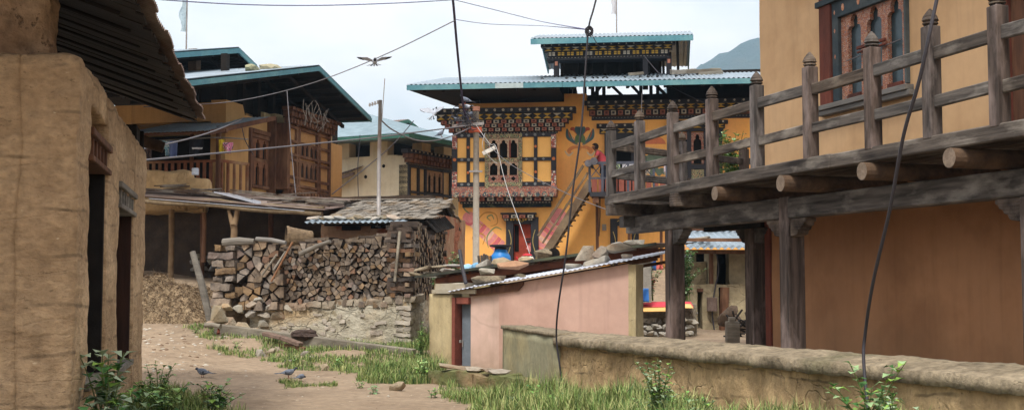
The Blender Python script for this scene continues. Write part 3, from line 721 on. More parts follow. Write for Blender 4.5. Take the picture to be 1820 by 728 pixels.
# ================================================================ YELLOW HOUSE
c0 = at(815, 470, 42)
C = Fr(c0.x, 42, -.125, 2.0)
T = thing('yellow_house', 'bright yellow painted house with carved black timber bay, murals and two tiered blue edged roof', 'house', C)
YT = T
X = lambda px, off=0, py=300: C.hit(px, py, off)[0]
Z = lambda py, off=0, px=950: C.hit(px, py, off)[1]
xl, xr = X(815), X(1500)
zw = Z(182)
# rabsel opening is a bay in front of the wall, the wall itself is whole with door openings cut
dx0, dx1, dzt = X(912), X(946), Z(398)
ex0, ex1 = X(1096), X(1122)
ux0, ux1, uzb, uzt = X(1082), X(1122), Z(345), Z(262)
mb = MB()
mb.box(xl, dx0, 0, .6, -1.2, zw); mb.box(dx0, dx1, 0, .6, dzt, zw); mb.box(dx1, ux0, 0, .6, -1.2, zw)
mb.box(ux0, ux1, 0, .6, -1.2, uzb); mb.box(ux0, ux1, 0, .6, uzt, zw); mb.box(ux1, xr, 0, .6, -1.2, zw)
mb.box(xl, xl+.6, .6, 11, -1.2, zw); mb.box(xr-.6, xr, .6, 11, -1.2, zw); mb.box(xl+.6, xr-.6, 10.4, 11, -1.2, zw)
mb.box(X(1003), X(1043), .0, .6, zw, Z(168))
mb.build('wall', YEL, T)
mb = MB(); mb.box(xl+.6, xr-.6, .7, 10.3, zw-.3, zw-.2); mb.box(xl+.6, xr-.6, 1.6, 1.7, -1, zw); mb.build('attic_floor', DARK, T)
# ---- main roof: single low slope rising to the back, deep overhang
re = -2.6
rxl, rxr = X(722, re), X(1500, re)
zre = Z(146, re)
SLP = .20
mb = MB(); mb.corr((rxl, re, zre), (1,0,0), Vector((0,1,SLP)), rxr-rxl, 7.6, per=.16, amp=.02, rows=2); mb.corr((rxl, re+7.4, zre+7.4*SLP), (1,0,0), Vector((0,1,-SLP)), X(1003)-rxl, 6.5, per=.16, amp=.02, rows=2)
mb.build('main_roof', TIN, T, solid=.006)
mb = MB(); mb.bar((rxl, re+.02, zre-.10), (X(1000,re), re+.02, zre-.10), .04, .17); mb.bar((X(1000,re)+.01, re+.015, zre-.105), (rxr, re+.015, zre-.105), .04, .17)
mb.bar((rxl+.02, re, zre-.09), (rxl+.02, re+7.4, zre+7.4*SLP-.09), .04, .15)
mb.build('fascia', TEAL, T)
mb = MB(); mb.bar((X(880,re), re-.012, zre-.10), (X(930,re), re-.012, zre-.10), .02, .168); mb.build('fascia_patch', flat('pale_grey_board', (170,186,188)), T)
xs0 = X(1003)
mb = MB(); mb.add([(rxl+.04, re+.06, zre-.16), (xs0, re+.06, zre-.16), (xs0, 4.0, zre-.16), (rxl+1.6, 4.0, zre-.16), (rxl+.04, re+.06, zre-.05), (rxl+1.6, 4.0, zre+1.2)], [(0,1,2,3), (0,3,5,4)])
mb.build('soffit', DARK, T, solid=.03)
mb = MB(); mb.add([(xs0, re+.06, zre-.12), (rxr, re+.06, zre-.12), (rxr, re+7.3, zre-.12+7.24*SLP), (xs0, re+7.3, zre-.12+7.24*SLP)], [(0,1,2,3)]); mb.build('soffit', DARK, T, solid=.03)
mb = MB(); x = rxl+.6
while x < rxr: mb.bar((x, re+.1, zre-.2), (x, re+4.0, zre-.2+3.9*SLP), .1, .12); x += .62
x = xl+.4
while x < X(1000): mb.box(x-.35, x+.35, -.0, .4, zw, zw+.45); x += 1.7
mb.build('rafter', DARK, T, bevel=.01)
mb = MB()
for px in (1008, 1022, 1040, 1054, 1062, 1074, 1140, 1158, 1170, 1204, 1214): mb.box(X(px,.3)-.06, X(px,.3)+.06, .2, .35, zw-.2, zw+.9)
for px, d in ((1012, 1.0), (1046, -.7), (1118, .9), (1196, .9), (1150, .8)): mb.bar((X(px,.3), .3, zw+.0), (X(px,.3)-d, .3, zw+.9), .09, .1)
mb.bar((X(1003), .3, zw+.05), (xr, .3, zw+.05), .14, .2)
mb.build('attic_strut', DARK, T)
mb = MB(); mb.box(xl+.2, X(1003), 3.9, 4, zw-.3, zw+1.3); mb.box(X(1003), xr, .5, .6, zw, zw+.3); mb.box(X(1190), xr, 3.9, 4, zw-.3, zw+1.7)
mb.build('attic_dark_backing', DARK, T)  # dark sheets added to give the open attic its shade
# ---- lantern roof on top
ly = 3.0
lx0, lx1 = X(943, ly-1.4, 75), X(1232, ly-1.4, 65)
lz = Z(67, ly-1.4, 1000); lw0, lw1 = X(975, ly), X(1192, ly)
mb = MB(); mb.corr((lx0, ly-1.4, lz), (1,0,0), Vector((0,1,.24)), lx1-lx0, 3.6, per=.16, amp=.02, rows=2); mb.corr((lx0, ly+2.1, lz+.84), (1,0,0), Vector((0,1,-.24)), lx1-lx0, 3.4, per=.16, amp=.02, rows=2)
mb.build('lantern_roof', TIN, T, solid=.006)
mb = MB(); mb.bar((lx0, ly-1.38, lz-.12), (lx1, ly-1.38, lz-.12), .05, .2)
for xx in (lx0+.02, lx1-.02): mb.bar((xx, ly-1.36, lz-.11), (xx, ly+2.1, lz+.73), .05, .17); mb.bar((xx, ly+2.1, lz+.73), (xx, ly+5.4, lz-.06), .05, .17)
mb.build('fascia', TEAL, T)
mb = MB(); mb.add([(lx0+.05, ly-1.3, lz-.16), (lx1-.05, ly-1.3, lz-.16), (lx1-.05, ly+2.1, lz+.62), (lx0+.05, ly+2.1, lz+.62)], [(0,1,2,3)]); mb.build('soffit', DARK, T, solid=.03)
LZ = lambda py: Z(py, ly-.8, 980)
cornice(T, lw0+.15, lw1-.15, ly-.6, [(LZ(79), LZ(84), 'dots', .27), (LZ(84), LZ(92), 'tri', .32), (LZ(92), LZ(100.5), 'gold', .34), (LZ(100.5), LZ(103), 'beads', .12)], grow=.12)
mb = MB(); mb.box(lw0, lw1, ly-.6, ly+.1, Z(108,ly-.6), Z(104.5,ly-.6)); mb.box(lw0,lw1,ly-.6,ly+3.6,Z(80,ly),Z(80,ly)+.1); mb.build('lantern_beam', BLK, T)
zb0 = zre+5*SLP-.2
for px in (989, 1147, 1189):
    mb = MB(); xx = X(px, ly-.5, 120); mb.box(xx-.1, xx+.1, ly-.55, ly-.35, zb0-.3, Z(106,ly-.5)); mb.build('lantern_post', BLK, T, bevel=.01)
    if px != 1147:
        mb = MB(); mb.box(xx-.05, xx+.05, ly-.565, ly-.552, Z(118,ly-.5), Z(111,ly-.5)); mb.build('painted_flower', PCH, T)
for px in (989, 1189):
    mb = MB(); xx = X(px, ly+3.4, 120); mb.box(xx-.1, xx+.1, ly+3.3, ly+3.5, zb0-.5, Z(100,ly+3.5)); mb.build('lantern_post', BLK, T)
mb = MB()
for k in range(9): xx = lw0+.5+k*.55; mb.bar((xx, ly+.2, zre+1.2), (xx-.0, ly+1.9, lz+.5), .1, .1)
mb.build('rafter', DARK, T)
mb = MB(); mb.box(lw0+.3, lw1-.3, ly+1.9, ly+2.0, zre+1.26, lz+.5); mb.build('lantern_dark_backing', DARK, T)  # dark sheet added behind the posts, shade of the open lantern
# ---- left carved bay (rabsel)
by = -.65
bx0, bx1 = X(805, by), X(988, by)
zt_, zb_ = Z(238, by), Z(342, by)
mb = MB(); mb.box(bx0, bx1, by+.12, 0, zb_, Z(196,by)); mb.box(bx0+.01, bx1-.01, by+.06, by+.12, zb_, zt_)
bay = mb.build('bay_window', YELP, T)
Bx = lambda px: C.hit(px, 285, by)[0]
Bz = lambda py: C.hit(890, py, by)[1]
# frame
for side in (0, 1):
    mb = MB()
    for p, w in (((808, .18), (832, .12)), ((952, .12), (984, .18)))[side]: mb.box(Bx(p)-w/2, Bx(p)+w/2, by-.01, by+.06, zb_, zt_)
    for py, w in ((240, .15), (283, .13), (327, .15)): mb.box(Bx(927) if side else bx0, bx1 if side else Bx(861), by-.006, by+.055, Bz(py)-w/2, Bz(py)+w/2)
    mb.build('bay_frame', BLK, bay)
mb = MB()
def disc(mb, x, z, r, y, mi=0, n=8): mb.prism([(x+r*math.cos(t*2*math.pi/n), z+r*math.sin(t*2*math.pi/n)) for t in range(n)], y-.012, y, mi)
for py in (240, 283, 327):
    for px in (821, 833, 847, 936, 951, 966): disc(mb, Bx(px), Bz(py), .055, by-.008, 0, 8 if px % 2 else 4)
for py in (261, 306):
    for px in (832, 952): disc(mb, Bx(px), Bz(py), .05, by-.012, 1)
for px in (808, 984): disc(mb, Bx(px), Bz(283), .06, by-.012, 1)
mb.build('painted_flower', [flat('grey_flower', (128,132,134)), flat('orange_flower', (206,120,70))], bay)
# painted strips on corner posts
mb = MB()
for px in (808, 984):
    for a, b in ((240, 264), (304, 333)):
        mb = MB(); mb.box(Bx(px)-.085, Bx(px)+.085, by-.022, by-.0105, Bz(b), Bz(a)); mb.build('painted_strip', pattern_mat('corner_stripe', [(48,76,88),(200,96,64),(220,214,200),(60,90,84),(180,76,56)], 11, (.7,1,1)), bay)
# window field of the bay
wx0, wx1 = Bx(862), Bx(928)
mb = MB()
for a, b, c, d in ((wx0, wx0+.13, Bz(338), Bz(238)), (wx1-.13, wx1, Bz(338), Bz(238)), (wx0+.13, wx1-.13, Bz(246), Bz(238)), (wx0+.13, wx1-.13, Bz(331), Bz(324)), (wx0+.13, wx1-.13, Bz(288), Bz(281.5))): mb.box(a, b, by-.04, by+.05, c, d)
mb.build('ornament_border', ORN, bay)
# black sheet behind the lights, darkness of the room put in its colour
for (ta, tb, dd_) in ((247.5, 280.5, 0), (289, 311, 1)):
    win_lights(bay, wx0+.135, wx1-.135, Bz(tb), Bz(ta), 3, by-.0, pattern_mat('fret_peach', [(196,150,122),(150,110,90),(214,190,160),(120,130,110)], 22), VOID, mull=.22, depth=.05)
mb = MB(); mb.box(wx0+.13, wx1-.13, by-.02, by+.03, Bz(324), Bz(311.3)); mb.build('lower_panel', ORNR, bay)
for k in (1, 3, 5):
    mb = MB(); c = wx0+.13+(wx1-wx0-.26)*k/6; mb.prism([(c-.09, Bz(317.5)), (c, Bz(321.5)), (c+.09, Bz(317.5)), (c, Bz(313.5))], by-.028, by-.021); mb.build('diamond_light', VOID, bay)
mb = MB(); xx = Bx(920); mb.box(xx-.3, xx-.24, by-.03, by+.0, Bz(280), Bz(249)); mb.build('shutter', REDP, bay)
# cornice of the bay and its coloured foot
cornice(T, bx0-.02, bx1+.06, by+.05, [(Z(190,by-.3), Z(200,by-.3), 'dots', .29), (Z(200,by-.3), Z(212,by-.3), 'tri', .33), (Z(212,by-.2), Z(219,by-.2), 'cube', .26), (Z(219,by-.1), Z(226,by-.1), 'cube', .23), (Z(226,by-.1), Z(233,by-.1), 'cube', .23), (Z(233,by), Z(237,by), 'beads', .11)], grow=.13)
mb = MB(); mb.box(bx0-.05, bx1+.05, by-.03, by+.1, Bz(334), Bz(331.5)); mb.prism([(bx0-.02, Bz(349)), (bx1, Bz(349)), (bx1+.04, Bz(334.2)), (bx0-.04, Bz(334.2))], by-.05, .0); mb.build('bay_foot', ORNR, T)
mb = MB(); cnt = 14
for j in range(cnt):
    c = bx0+(bx1-bx0)*(j+.5)/cnt; w = (bx1-bx0)/cnt*.40
    mb.prism([(c-w, Bz(346)), (c-w*.45, Bz(350)), (c+w*.45, Bz(350)), (c+w, Bz(346)), (c+w*.45, Bz(341)), (c-w*.45, Bz(341))], by-.085, by-.052)
mb.build('bracket_ornament', ORND, T)
cornice(T, bx0+.22, bx1-.2, by+.25, [(Bz(349.5), Bz(357), 'cube', .33), (Bz(357), Bz(361), 'beads', .11)], grow=.06)
mb = MB(); mb.box(bx0+.25, bx1-.22, -.12, .0, Z(368), Z(361.5)); mb.build('painted_beam', mat('blue_black_band', (48,62,72), (36,48,58), (110,120,90), scale=3, c3s=3), T)
# ---- right cornice and window wall
RZ = lambda py: Z(py, -.2, 1150)
WZ = lambda py, off=0: Z(py, -.1, 1240)
cornice(T, X(1052), xr, -.0, [(RZ(177), RZ(185), 'dots', .31), (RZ(185), RZ(194), 'tri', .34), (RZ(194), RZ(204), 'cube', .24), (RZ(204), RZ(211), 'beads', .11)], grow=.08)
mb = MB(); mb.box(X(1052), xr, -.05, .0, Z(216), Z(212)); mb.build('painted_beam', BLK, T)
wx0, wx1 = X(1196), X(1284)
mb = MB(); mb.box(wx0, wx0+.16, -.16, 0, WZ(322), WZ(233)); mb.box(wx1-.16, wx1, -.16, 0, WZ(322), WZ(233)); mb.box(wx0, wx1, -.16, 0, WZ(322), WZ(318)); mb.box(wx0+.16, wx1-.16, -.14, 0, WZ(300), WZ(292)); mb.box(wx0-.05, wx1+.05, -.2, 0, WZ(233), WZ(229))
for k in (1,2): c = wx0+(wx1-wx0)*k/3; mb.box(c-.07, c+.07, -.15, 0, WZ(318), WZ(233))
wn = mb.build('window', BLK, T)
mb = MB(); mb.box(wx0+.16, wx1-.16, -.1, -.02, WZ(318), WZ(301)); mb.build('lower_panel', ORN, wn)
win_lights(wn, wx0+.16, wx1-.16, WZ(291), WZ(236), 3, -.09, ORNR, VOID, mull=.4, depth=.06)
cornice(T, wx0-.1, wx1+.1, -.1, [(WZ(214,-.2), WZ(221,-.2), 'dots', .32), (WZ(221,-.2), WZ(228.5,-.2), 'tri', .34)], grow=.1)
cornice(T, X(1066), X(1128), -.05, [(Z(221,-.2), Z(229,-.2), 'dots', .28), (Z(229,-.2), Z(239,-.2), 'tri', .30)], grow=.1)
mb = MB(); mb.box(ux0-.14, ux0, -.12, .1, uzb, uzt+.5); mb.box(ux1, ux1+.14, -.12, .1, uzb, uzt+.5); mb.box(ux0, ux1, -.1, .1, uzt, uzt+.5); ud_ = mb.build('upper_door', BLK, T)
mb = MB(); mb.box(ux0, ux1, .5, .55, uzb, uzt); mb.build('door_opening_sheet', VOID, ud_)  # black sheet, the unlit room put into colour
# ---- murals: painted on the plaster as thin paint layers
def spline(pts, n=8):
    out = []
    P = [Vector(p) for p in pts]
    for i in range(len(P)-1):
        a = P[max(i-1,0)]; b = P[i]; c = P[i+1]; d = P[min(i+2, len(P)-1)]
        for k in range(n):
            t = k/n
            out.append(.5*((2*b)+(c-a)*t+(2*a-5*b+4*c-d)*t*t+(3*b-a-3*c+d)*t**3))
    out.append(P[-1]); return out
def paint_line(mb, pts, w, y, mi=0):       # a brush stroke on the wall
    q = [Vector((C.hit(px, py)[0], C.hit(px, py)[1])) for px, py in pts]
    q = spline([(v.x, v.y, 0) for v in q]); m = len(q)
    vs = []
    for i, p in enumerate(q):
        d = (q[min(i+1,m-1)]-q[max(i-1,0)]).normalized(); nn = Vector((-d.y, d.x, 0))
        ww = w*(.35+.65*math.sin(math.pi*min(1,(i+.5)/m)))/2
        for s in (-1, 1): r = p+nn*s*ww; vs.append((r.x, y, r.y))
    mb.add(vs, [(2*i, 2*i+1, 2*i+3, 2*i+2) for i in range(m-1)], mi)
def paint_poly(mb, pts, y, mi=0): mb.add([(C.hit(a,b)[0], y, C.hit(a,b)[1]) for a, b in pts], [list(range(len(pts)))], mi)
PK = [flat('mural_pink', (232,148,146)), flat('mural_pale_pink', (240,190,172)), flat('mural_rose', (218,112,120)), flat('mural_green', (140,150,100)), flat('mural_ochre_line', (204,144,70))]
def band(mb, p, q, w0, w1, t0, t1, y, mi):   # one band of a tapering shape
    a = Vector(p); b = Vector(q); d = b-a; n_ = Vector((-d.y, d.x)).normalized()
    P0 = a+d*t0; P1 = a+d*t1; e0_ = w0+(w1-w0)*t0; e1_ = w0+(w1-w0)*t1
    c_ = d.normalized()*(e1_*.12)
    paint_poly(mb, [tuple(P0+n_*e0_), tuple(P0+c_*1.2), tuple(P0-n_*e0_), tuple(P1-n_*e1_), tuple(P1+c_*1.2), tuple(P1+n_*e1_)], y, mi)
for (p, q, hd) in (((992, 384), (952, 452), 15), ((834, 387), (890, 440), 12)):
    mb = MB()
    for i in range(9):
        band(mb, p, q, hd*.78, hd*1.35 if hd == 15 else hd*1.05, i/9, (i+1)/9-.012, -.004, (0, 1, 0, 2)[i % 4] if i else 1)
    c = [(p[0]+hd*math.cos(t*.45), p[1]+hd*.95*math.sin(t*.45)) for t in range(14)]
    paint_poly(mb, c, -.007, 0)
    paint_line(mb, [(p[0]-hd*.8, p[1]+hd*.5), (p[0], p[1]+hd*.95), (p[0]+hd*.8, p[1]+hd*.6)], .09, -.010, 2)
    o = mb.build('wall_painting', PK, T); o['label'] = 'pink banded tapering form painted on the yellow wall'
mb = MB()
for pts in ([(860,402),(850,392),(862,378),(880,380),(884,396),(872,402)], [(868,440),(866,420),(880,404),(892,408)], [(822,366),(828,374),(836,380)], [(846,432),(840,422),(850,414),(862,420),(858,434)], [(872,392),(866,386),(874,382),(878,390)], [(1002,372),(1008,362),(1014,364)]):
    paint_line(mb, pts, .05, -.0095, 3 if len(pts) < 5 else 4)
mb.build('wall_painting', PK, T)['label'] = 'green and ochre ribbon scroll painted on the yellow wall'
mb = MB()
MU = [flat('mural_blue', (84,112,118)), flat('mural_dkgreen', (104,128,86)), flat('mural_orange', (220,140,84)), flat('mural_red', (190,92,64)), flat('mural_cream', (220,196,160))]
for s in (-1, 1):
    cx = 1031
    for k in range(7):
        a = cx+s*(8+k*2.2)
        paint_line(mb, [(cx+s*5, 258-k*.6), (a, 254-k*1.5), (cx+s*(16+k*1.2), 240-k*2.2+2)], .11, -.004-.0004*k, (0, 2, 4, 0, 1, 3, 0)[k])
    paint_line(mb, [(cx+s*2, 262), (cx+s*12, 262), (cx+s*20, 268), (cx+s*14, 274)], .13, -.008, 2)
    paint_line(mb, [(cx+s*12, 270), (cx+s*20, 276), (cx+s*27, 268)], .07, -.0085, 4)
    paint_line(mb, [(cx+s*4, 252), (cx+s*3, 240), (cx+s*13, 230)], .09, -.009, 3); paint_line(mb, [(cx+s*8, 233), (cx+s*13, 229), (cx+s*17, 231)], .13, -.0095, 3)
paint_poly(mb, [(1022,256),(1022,244),(1026,238),(1031,234),(1036,238),(1040,244),(1040,256),(1031,252)], -.010, 1)
for d in (-7,-3.5,0,3.5,7): paint_line(mb, [(1031+d*.3, 240), (1031+d, 231), (1031+d*.9, 225)], .11, -.0105, 0)
paint_poly(mb, [(1027,262),(1031,256),(1035,262),(1031,268)], -.0108, 2)
mb.build('wall_painting', MU, T)['label'] = 'blue and green winged bird emblem painted on the yellow wall'
mb = MB()
MU2 = [flat('mural_salmon', (220,130,92)), flat('mural_grey_green', (120,136,116)), flat('mural_cream2', (226,206,176))]
paint_poly(mb, [(1146,256)]+[(1163+20*math.cos(t), 256-14*math.sin(t)) for t in [math.pi-.3*k for k in range(1, 10)]]+[(1184,256)], -.004, 0)
for k in range(8): paint_line(mb, [(1146+k*6, 292), (1149+k*6, 280-k % 3*3), (1155+k*6, 288)], .16, -.0045-.0003*k, 1)
for k in range(10): paint_line(mb, [(1144+k*13, 312), (1150+k*13, 303-k % 2*5), (1158+k*13, 309)], .2, -.0072-.0002*k, 1 if k % 3 else 2)
mb.build('wall_painting', MU2, T)['label'] = 'salmon cloud and green hills painted behind the terrace railing'
# ---- ground floor doors
def ground_door(px0, px1, pt, pb, wide=.26):
    a, b = X(px0), X(px1); t = Z(pt)
    mb = MB(); mb.box(a-wide, a, -.14, .08, -1, t+.25); mb.box(b, b+wide, -.14, .08, -1, t+.25); mb.box(a, b, -.12, .08, t, t+.25)
    d = mb.build('door', BLK, T, bevel=.01)
    mb = MB(); mb.box(a, b, .12, .17, -1, t); mb.build('door_leaf', mat('red_door', (170,74,54), (140,58,44), scale=3, bump=.3), d)
    mb = MB()
    for s, xx in ((1, a-wide*.5), (-1, b+wide*.5)):
        pts = [(xx+.06*math.sin(k*1.1)*s, -.145, -.6+k*(t+.4)/9) for k in range(10)]
        mb.tube(spline(pts, 4), .014, 4)
    mb.tube(spline([(a-.1, -.125, t+.1), (a+(b-a)*.25, -.13, t+.2), ((a+b)/2, -.125, t+.08), (a+(b-a)*.75, -.13, t+.2), (b+.1, -.125, t+.1)], 5), .014, 4)
    mb.build('painted_vine', flat('vine_gold', (196,176,110)), d)
    return a, b, t, d
a, b, t, d = ground_door(913, 944, 398, 455)
mb = MB(); mb.box(a+.02, a+.17, .10, .118, Z(446), Z(400)); mb.build('door_gap_sheet', VOID, d)  # black strip on the leaf, painted as shade in the gap
mb = MB(); 
for zz in (Z(430), Z(425)): mb.box(a+.42, a+.66, .09, .12, zz, zz+.05)
mb.build('door_bolt', BLK, d)
cornice(T, X(896), X(941+8), -.1, [(Z(377.5,-.1), Z(380.5,-.1), 'flat', 1), (Z(381,-.1), Z(388,-.1), 'cube', .28), (Z(388,-.1), Z(392,-.1), 'gold', .2)], grow=.05, name='door_cornice')
a, b, t, d = ground_door(1097, 1122, 402, 455, .25)
mb = MB(); mb.box(X(1070), X(1077), -.08, 0, Z(410), Z(399)); mb.build('meter_box', flat('grey_box', (150,146,138)), T)
mb = MB(); mb.tube([(X(1066), -.02, Z(350)), (X(1066), -.02, Z(385)), (X(1064), -.02, Z(420))], .02, 6); mb.build('conduit', WIRE, T)
# ---- landing and outside stair
sy = -1.5
Sx = lambda px, py=320: C.hit(px, py, sy)[0]
Sz = lambda py: C.hit(1050, py, sy)[1]
l0, l1 = Sx(1048), Sx(1185); zf = Sz(342)
mb = MB(); mb.box(l0, l1, sy, 0, zf-.1, zf); mb.box(l0, l1, sy-.03, sy+.06, zf-.14, zf+.02); mb.build('landing', BLK, T)
mb = MB()
for k in range(3): xx = l0+.2+k*(l1-l0-.4)/2; mb.box(xx-.1, xx+.1, sy+.02, sy+.16, zf-.35, zf-.142); mb.box(xx-.05, xx+.05, sy+.9, sy+1.0, -1, zf-.1)
mb.build('landing_post', BRW, T)
mb = MB(); zr = Sz(290); mb.box(l0, l1, sy-.02, sy+.05, zr-.04, zr+.05); mb.box(l0, l1, sy-.01, sy+.04, Sz(318), Sz(315))
for k in range(7): xx = l0+(l1-l0)*k/6; mb.box(xx-.04, xx+.04, sy-.02, sy+.05, zf+.02, zr-.04)
for k in range(6):
    if k % 2 == 0: xx = l0+(l1-l0)*k/6; d_ = (l1-l0)/6; mb.bar((xx+.05, sy+.01, Sz(314)), (xx+d_-.05, sy+.01, zr-.05), .03, .03); mb.bar((xx+.05, sy+.03, zr-.05), (xx+d_-.05, sy+.03, Sz(314)), .03, .03)
mb.box(l0-.02, l0+.05, sy+.05, 0, zr-.04, zr+.05); mb.build('railing', mat('grey_blue_rail', (80,84,96), (58,62,72), scale=5, bump=.2), T)
mb = MB(); n = 11
for k in range(n): xx = l0+.16+(l1-l0-.3)*k/(n-1); mb.box(xx-.09, xx+.09, sy, sy+.03, zf+.03, Sz(318.5))
mb.build('baluster', REDP, T)
s0 = (Sx(1050, 308), Sz(322)); s1 = (C.hit(972, 445, sy)[0], C.hit(972, 445, sy)[1])
mb = MB()
for yy in (sy+.05, sy+.95): mb.bar((s0[0], yy, s0[1]), (s1[0], yy, s1[1]), .07, .26)
mb.bar((s0[0]-.25, sy+.03, s0[1]+.55), (s1[0]-.3, sy+.03, s1[1]+.5), .05, .09); mb.bar((s0[0]-.1, sy+.03, s0[1]+.3), (s1[0]-.15, sy+.03, s1[1]+.25), .04, .07)
for k in range(13):
    t = (k+.5)/13; xx = s0[0]+(s1[0]-s0[0])*t; zz = s0[1]+(s1[1]-s0[1])*t; mb.box(xx-.12, xx+.18, sy+.08, sy+.92, zz-.14, zz-.10)
mb.build('staircase', mat('old_stair_wood', (112,94,72), (78,62,48), (140,122,98), scale=5, bump=.5), T, bevel=.008)

# ================================================================ OCHRE HOUSE (left middle)
DA = math.atan2(1, .235)
d0 = at(400, 300, 36)
D = Fr(d0.x, 36, DA, 2.0)
T = thing('ochre_house', 'ochre plastered house with dark carved bay, blue edged gable roof and laundry veranda', 'house', D)
X = lambda px, py=300, off=0: D.hit(px, py, off)[0]
def ZD(px, py, off=0): return D.hit(px, py, off)[1]
xE = X(603, 260)+.3
z0w = ZD(430, 190); z1w = ZD(520, 236)
# gable wall (faces right), broken top
wx0, wx1, wzb, wzt = X(446), X(476), ZD(461, 330), ZD(461, 240)
mb = MB()
top = [(X(400), ZD(430,186)), (X(430), ZD(430,186)), (X(434), ZD(434, 204)), (X(480), ZD(480,216)), (X(500), ZD(500, 226)), (X(515), ZD(515,232)), (xE, ZD(515,232))]
def wallstrip(a, b, zb, tops):
    q = [(a, zb), (b, zb)]+[(x_, z_) for x_, z_ in reversed(tops)]
    mb.prism(q, 0, .5)
def topz(x):
    for (a, b), (c, d) in zip(top, top[1:]):
        if a <= x <= c: return b+(d-b)*(x-a)/max(1e-6, c-a)
    return top[-1][1]
def seg(a, b, zb, zt=None):
    pts = [(a, topz(a))]+[p for p in top if a < p[0] < b]+[(b, topz(b))] if zt is None else [(a, zt), (b, zt)]
    mb.prism([(a, zb), (b, zb)]+pts[::-1], 0, .5)
seg(X(400), wx0, -2); seg(wx0, wx1, -2, wzb); seg(wx0, wx1, wzt); seg(wx1, xE, -2)
mb.box(X(400)+.5, xE-.1, .5, .6, -2, -1.9)
mb.box(-.02, .5, 3.2, 9, -2, z0w+.0)
mb.box(.0, .5, .5, 3.2, -2, ZD(400,330)-0.3); mb.box(.0, .45, .5, 3.2, ZD(430,222), z0w)
mb.box(xE-.5, xE, .5, 9, -2, z1w)
# front face of the upper room set back behind the veranda
mb.box(2.4, 2.9, .5, 9, -2, z0w)
mb.build('wall', OCHRE, T)
mb = MB(); 
for k in range(7):
    x_ = X(470)+k*.9; mb.rbox(x_, x_+.6, .05, .45, topz(x_)-.02, topz(x_)+.32+uni(-.1,.1), cell=.15, amp=.03)
mb.build('loose_block', PILL, T)
# narrow window with carved lintel
mb = MB(); mb.box(wx0-.05, wx0+.12, -.06, .2, wzb, wzt); mb.box(wx1-.12, wx1+.05, -.06, .2, wzb, wzt); mb.box(wx0-.15, wx1+.15, -.14, .2, wzt, wzt+.14); mb.box(wx0-.1, wx1+.1, -.10, .2, wzt-.13, wzt-.002); mb.box(wx0-.08, wx1+.08, -.1, .2, wzb-.1, wzb)
mb.box(wx0+.12, wx1-.12, -.03, .2, (wzb+wzt)/2-.06, (wzb+wzt)/2+.06)
w = mb.build('window', BRW, T, bevel=.01)
for a_, b_ in ((wzb+.02, (wzb+wzt)/2-.07), ((wzb+wzt)/2+.07, wzt-.14)): win_lights(w, wx0+.12, wx1-.12, a_, b_, 2, -.03, mat('lattice_wood', (134,92,66), (100,66,46), scale=6), VOID, mull=.5, depth=.07)
# carved bay
by = -.7
bx0, bx1 = X(512, 280, by), X(588, 290, by)
zt_, zb_ = ZD(512, 218, by), ZD(512, 336, by)
mb = MB(); mb.box(bx0, bx1, by+.08, 0, zb_, zt_); bay = mb.build('bay_window', mat('bay_ochre_panel', (176,138,92), (160,122,80), scale=2), T)
mb = MB(); w_ = bx1-bx0; h_ = zt_-zb_
for t in (0.02, .2, .25, .68, .73, .98): mb.box(bx0+w_*t-.06, bx0+w_*t+.06, by-.02, by+.08, zb_, zt_)
for t in (.02, .08, .2, .46, .54, .74, .96): mb.box(bx0, bx1, by-.012, by+.07, zb_+h_*t-.045, zb_+h_*t+.045)
mb.box(bx0-.03, bx0+.04, by, 0, zb_, zt_)
mb.build('bay_frame', BRW, bay, bevel=.01)
for t0_, t1_ in ((.22, .45), (.55, .73)):
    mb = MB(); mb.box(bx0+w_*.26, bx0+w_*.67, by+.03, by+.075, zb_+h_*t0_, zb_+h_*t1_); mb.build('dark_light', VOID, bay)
    win_lights(bay, bx0+w_*.26, bx0+w_*.67, zb_+h_*t0_, zb_+h_*t1_, 4, by, BRW, VOID, mull=.42, depth=.025)
cornice(T, bx0-.1, bx1+.1, by, [(zt_+.52, zt_+.40, 'brown', .3), (zt_+.39, zt_+.2, 'brown', .26), (zt_+.19, zt_, 'brown', .24)], grow=.1)
cornice(T, bx0, bx1, by+.1, [(zb_, zb_-.16, 'brown', .26), (zb_-.17, zb_-.32, 'brown', .26)], grow=-.05, name='bay_foot')
mb = MB(); mb.box(bx0, bx1, by+.1, 0, zb_-.55, zb_-.32); mb.box(bx0-.12, bx0-.03, -.3, 0, zb_-.2, zt_+.2); mb.build('bay_side_board', BRW, T)
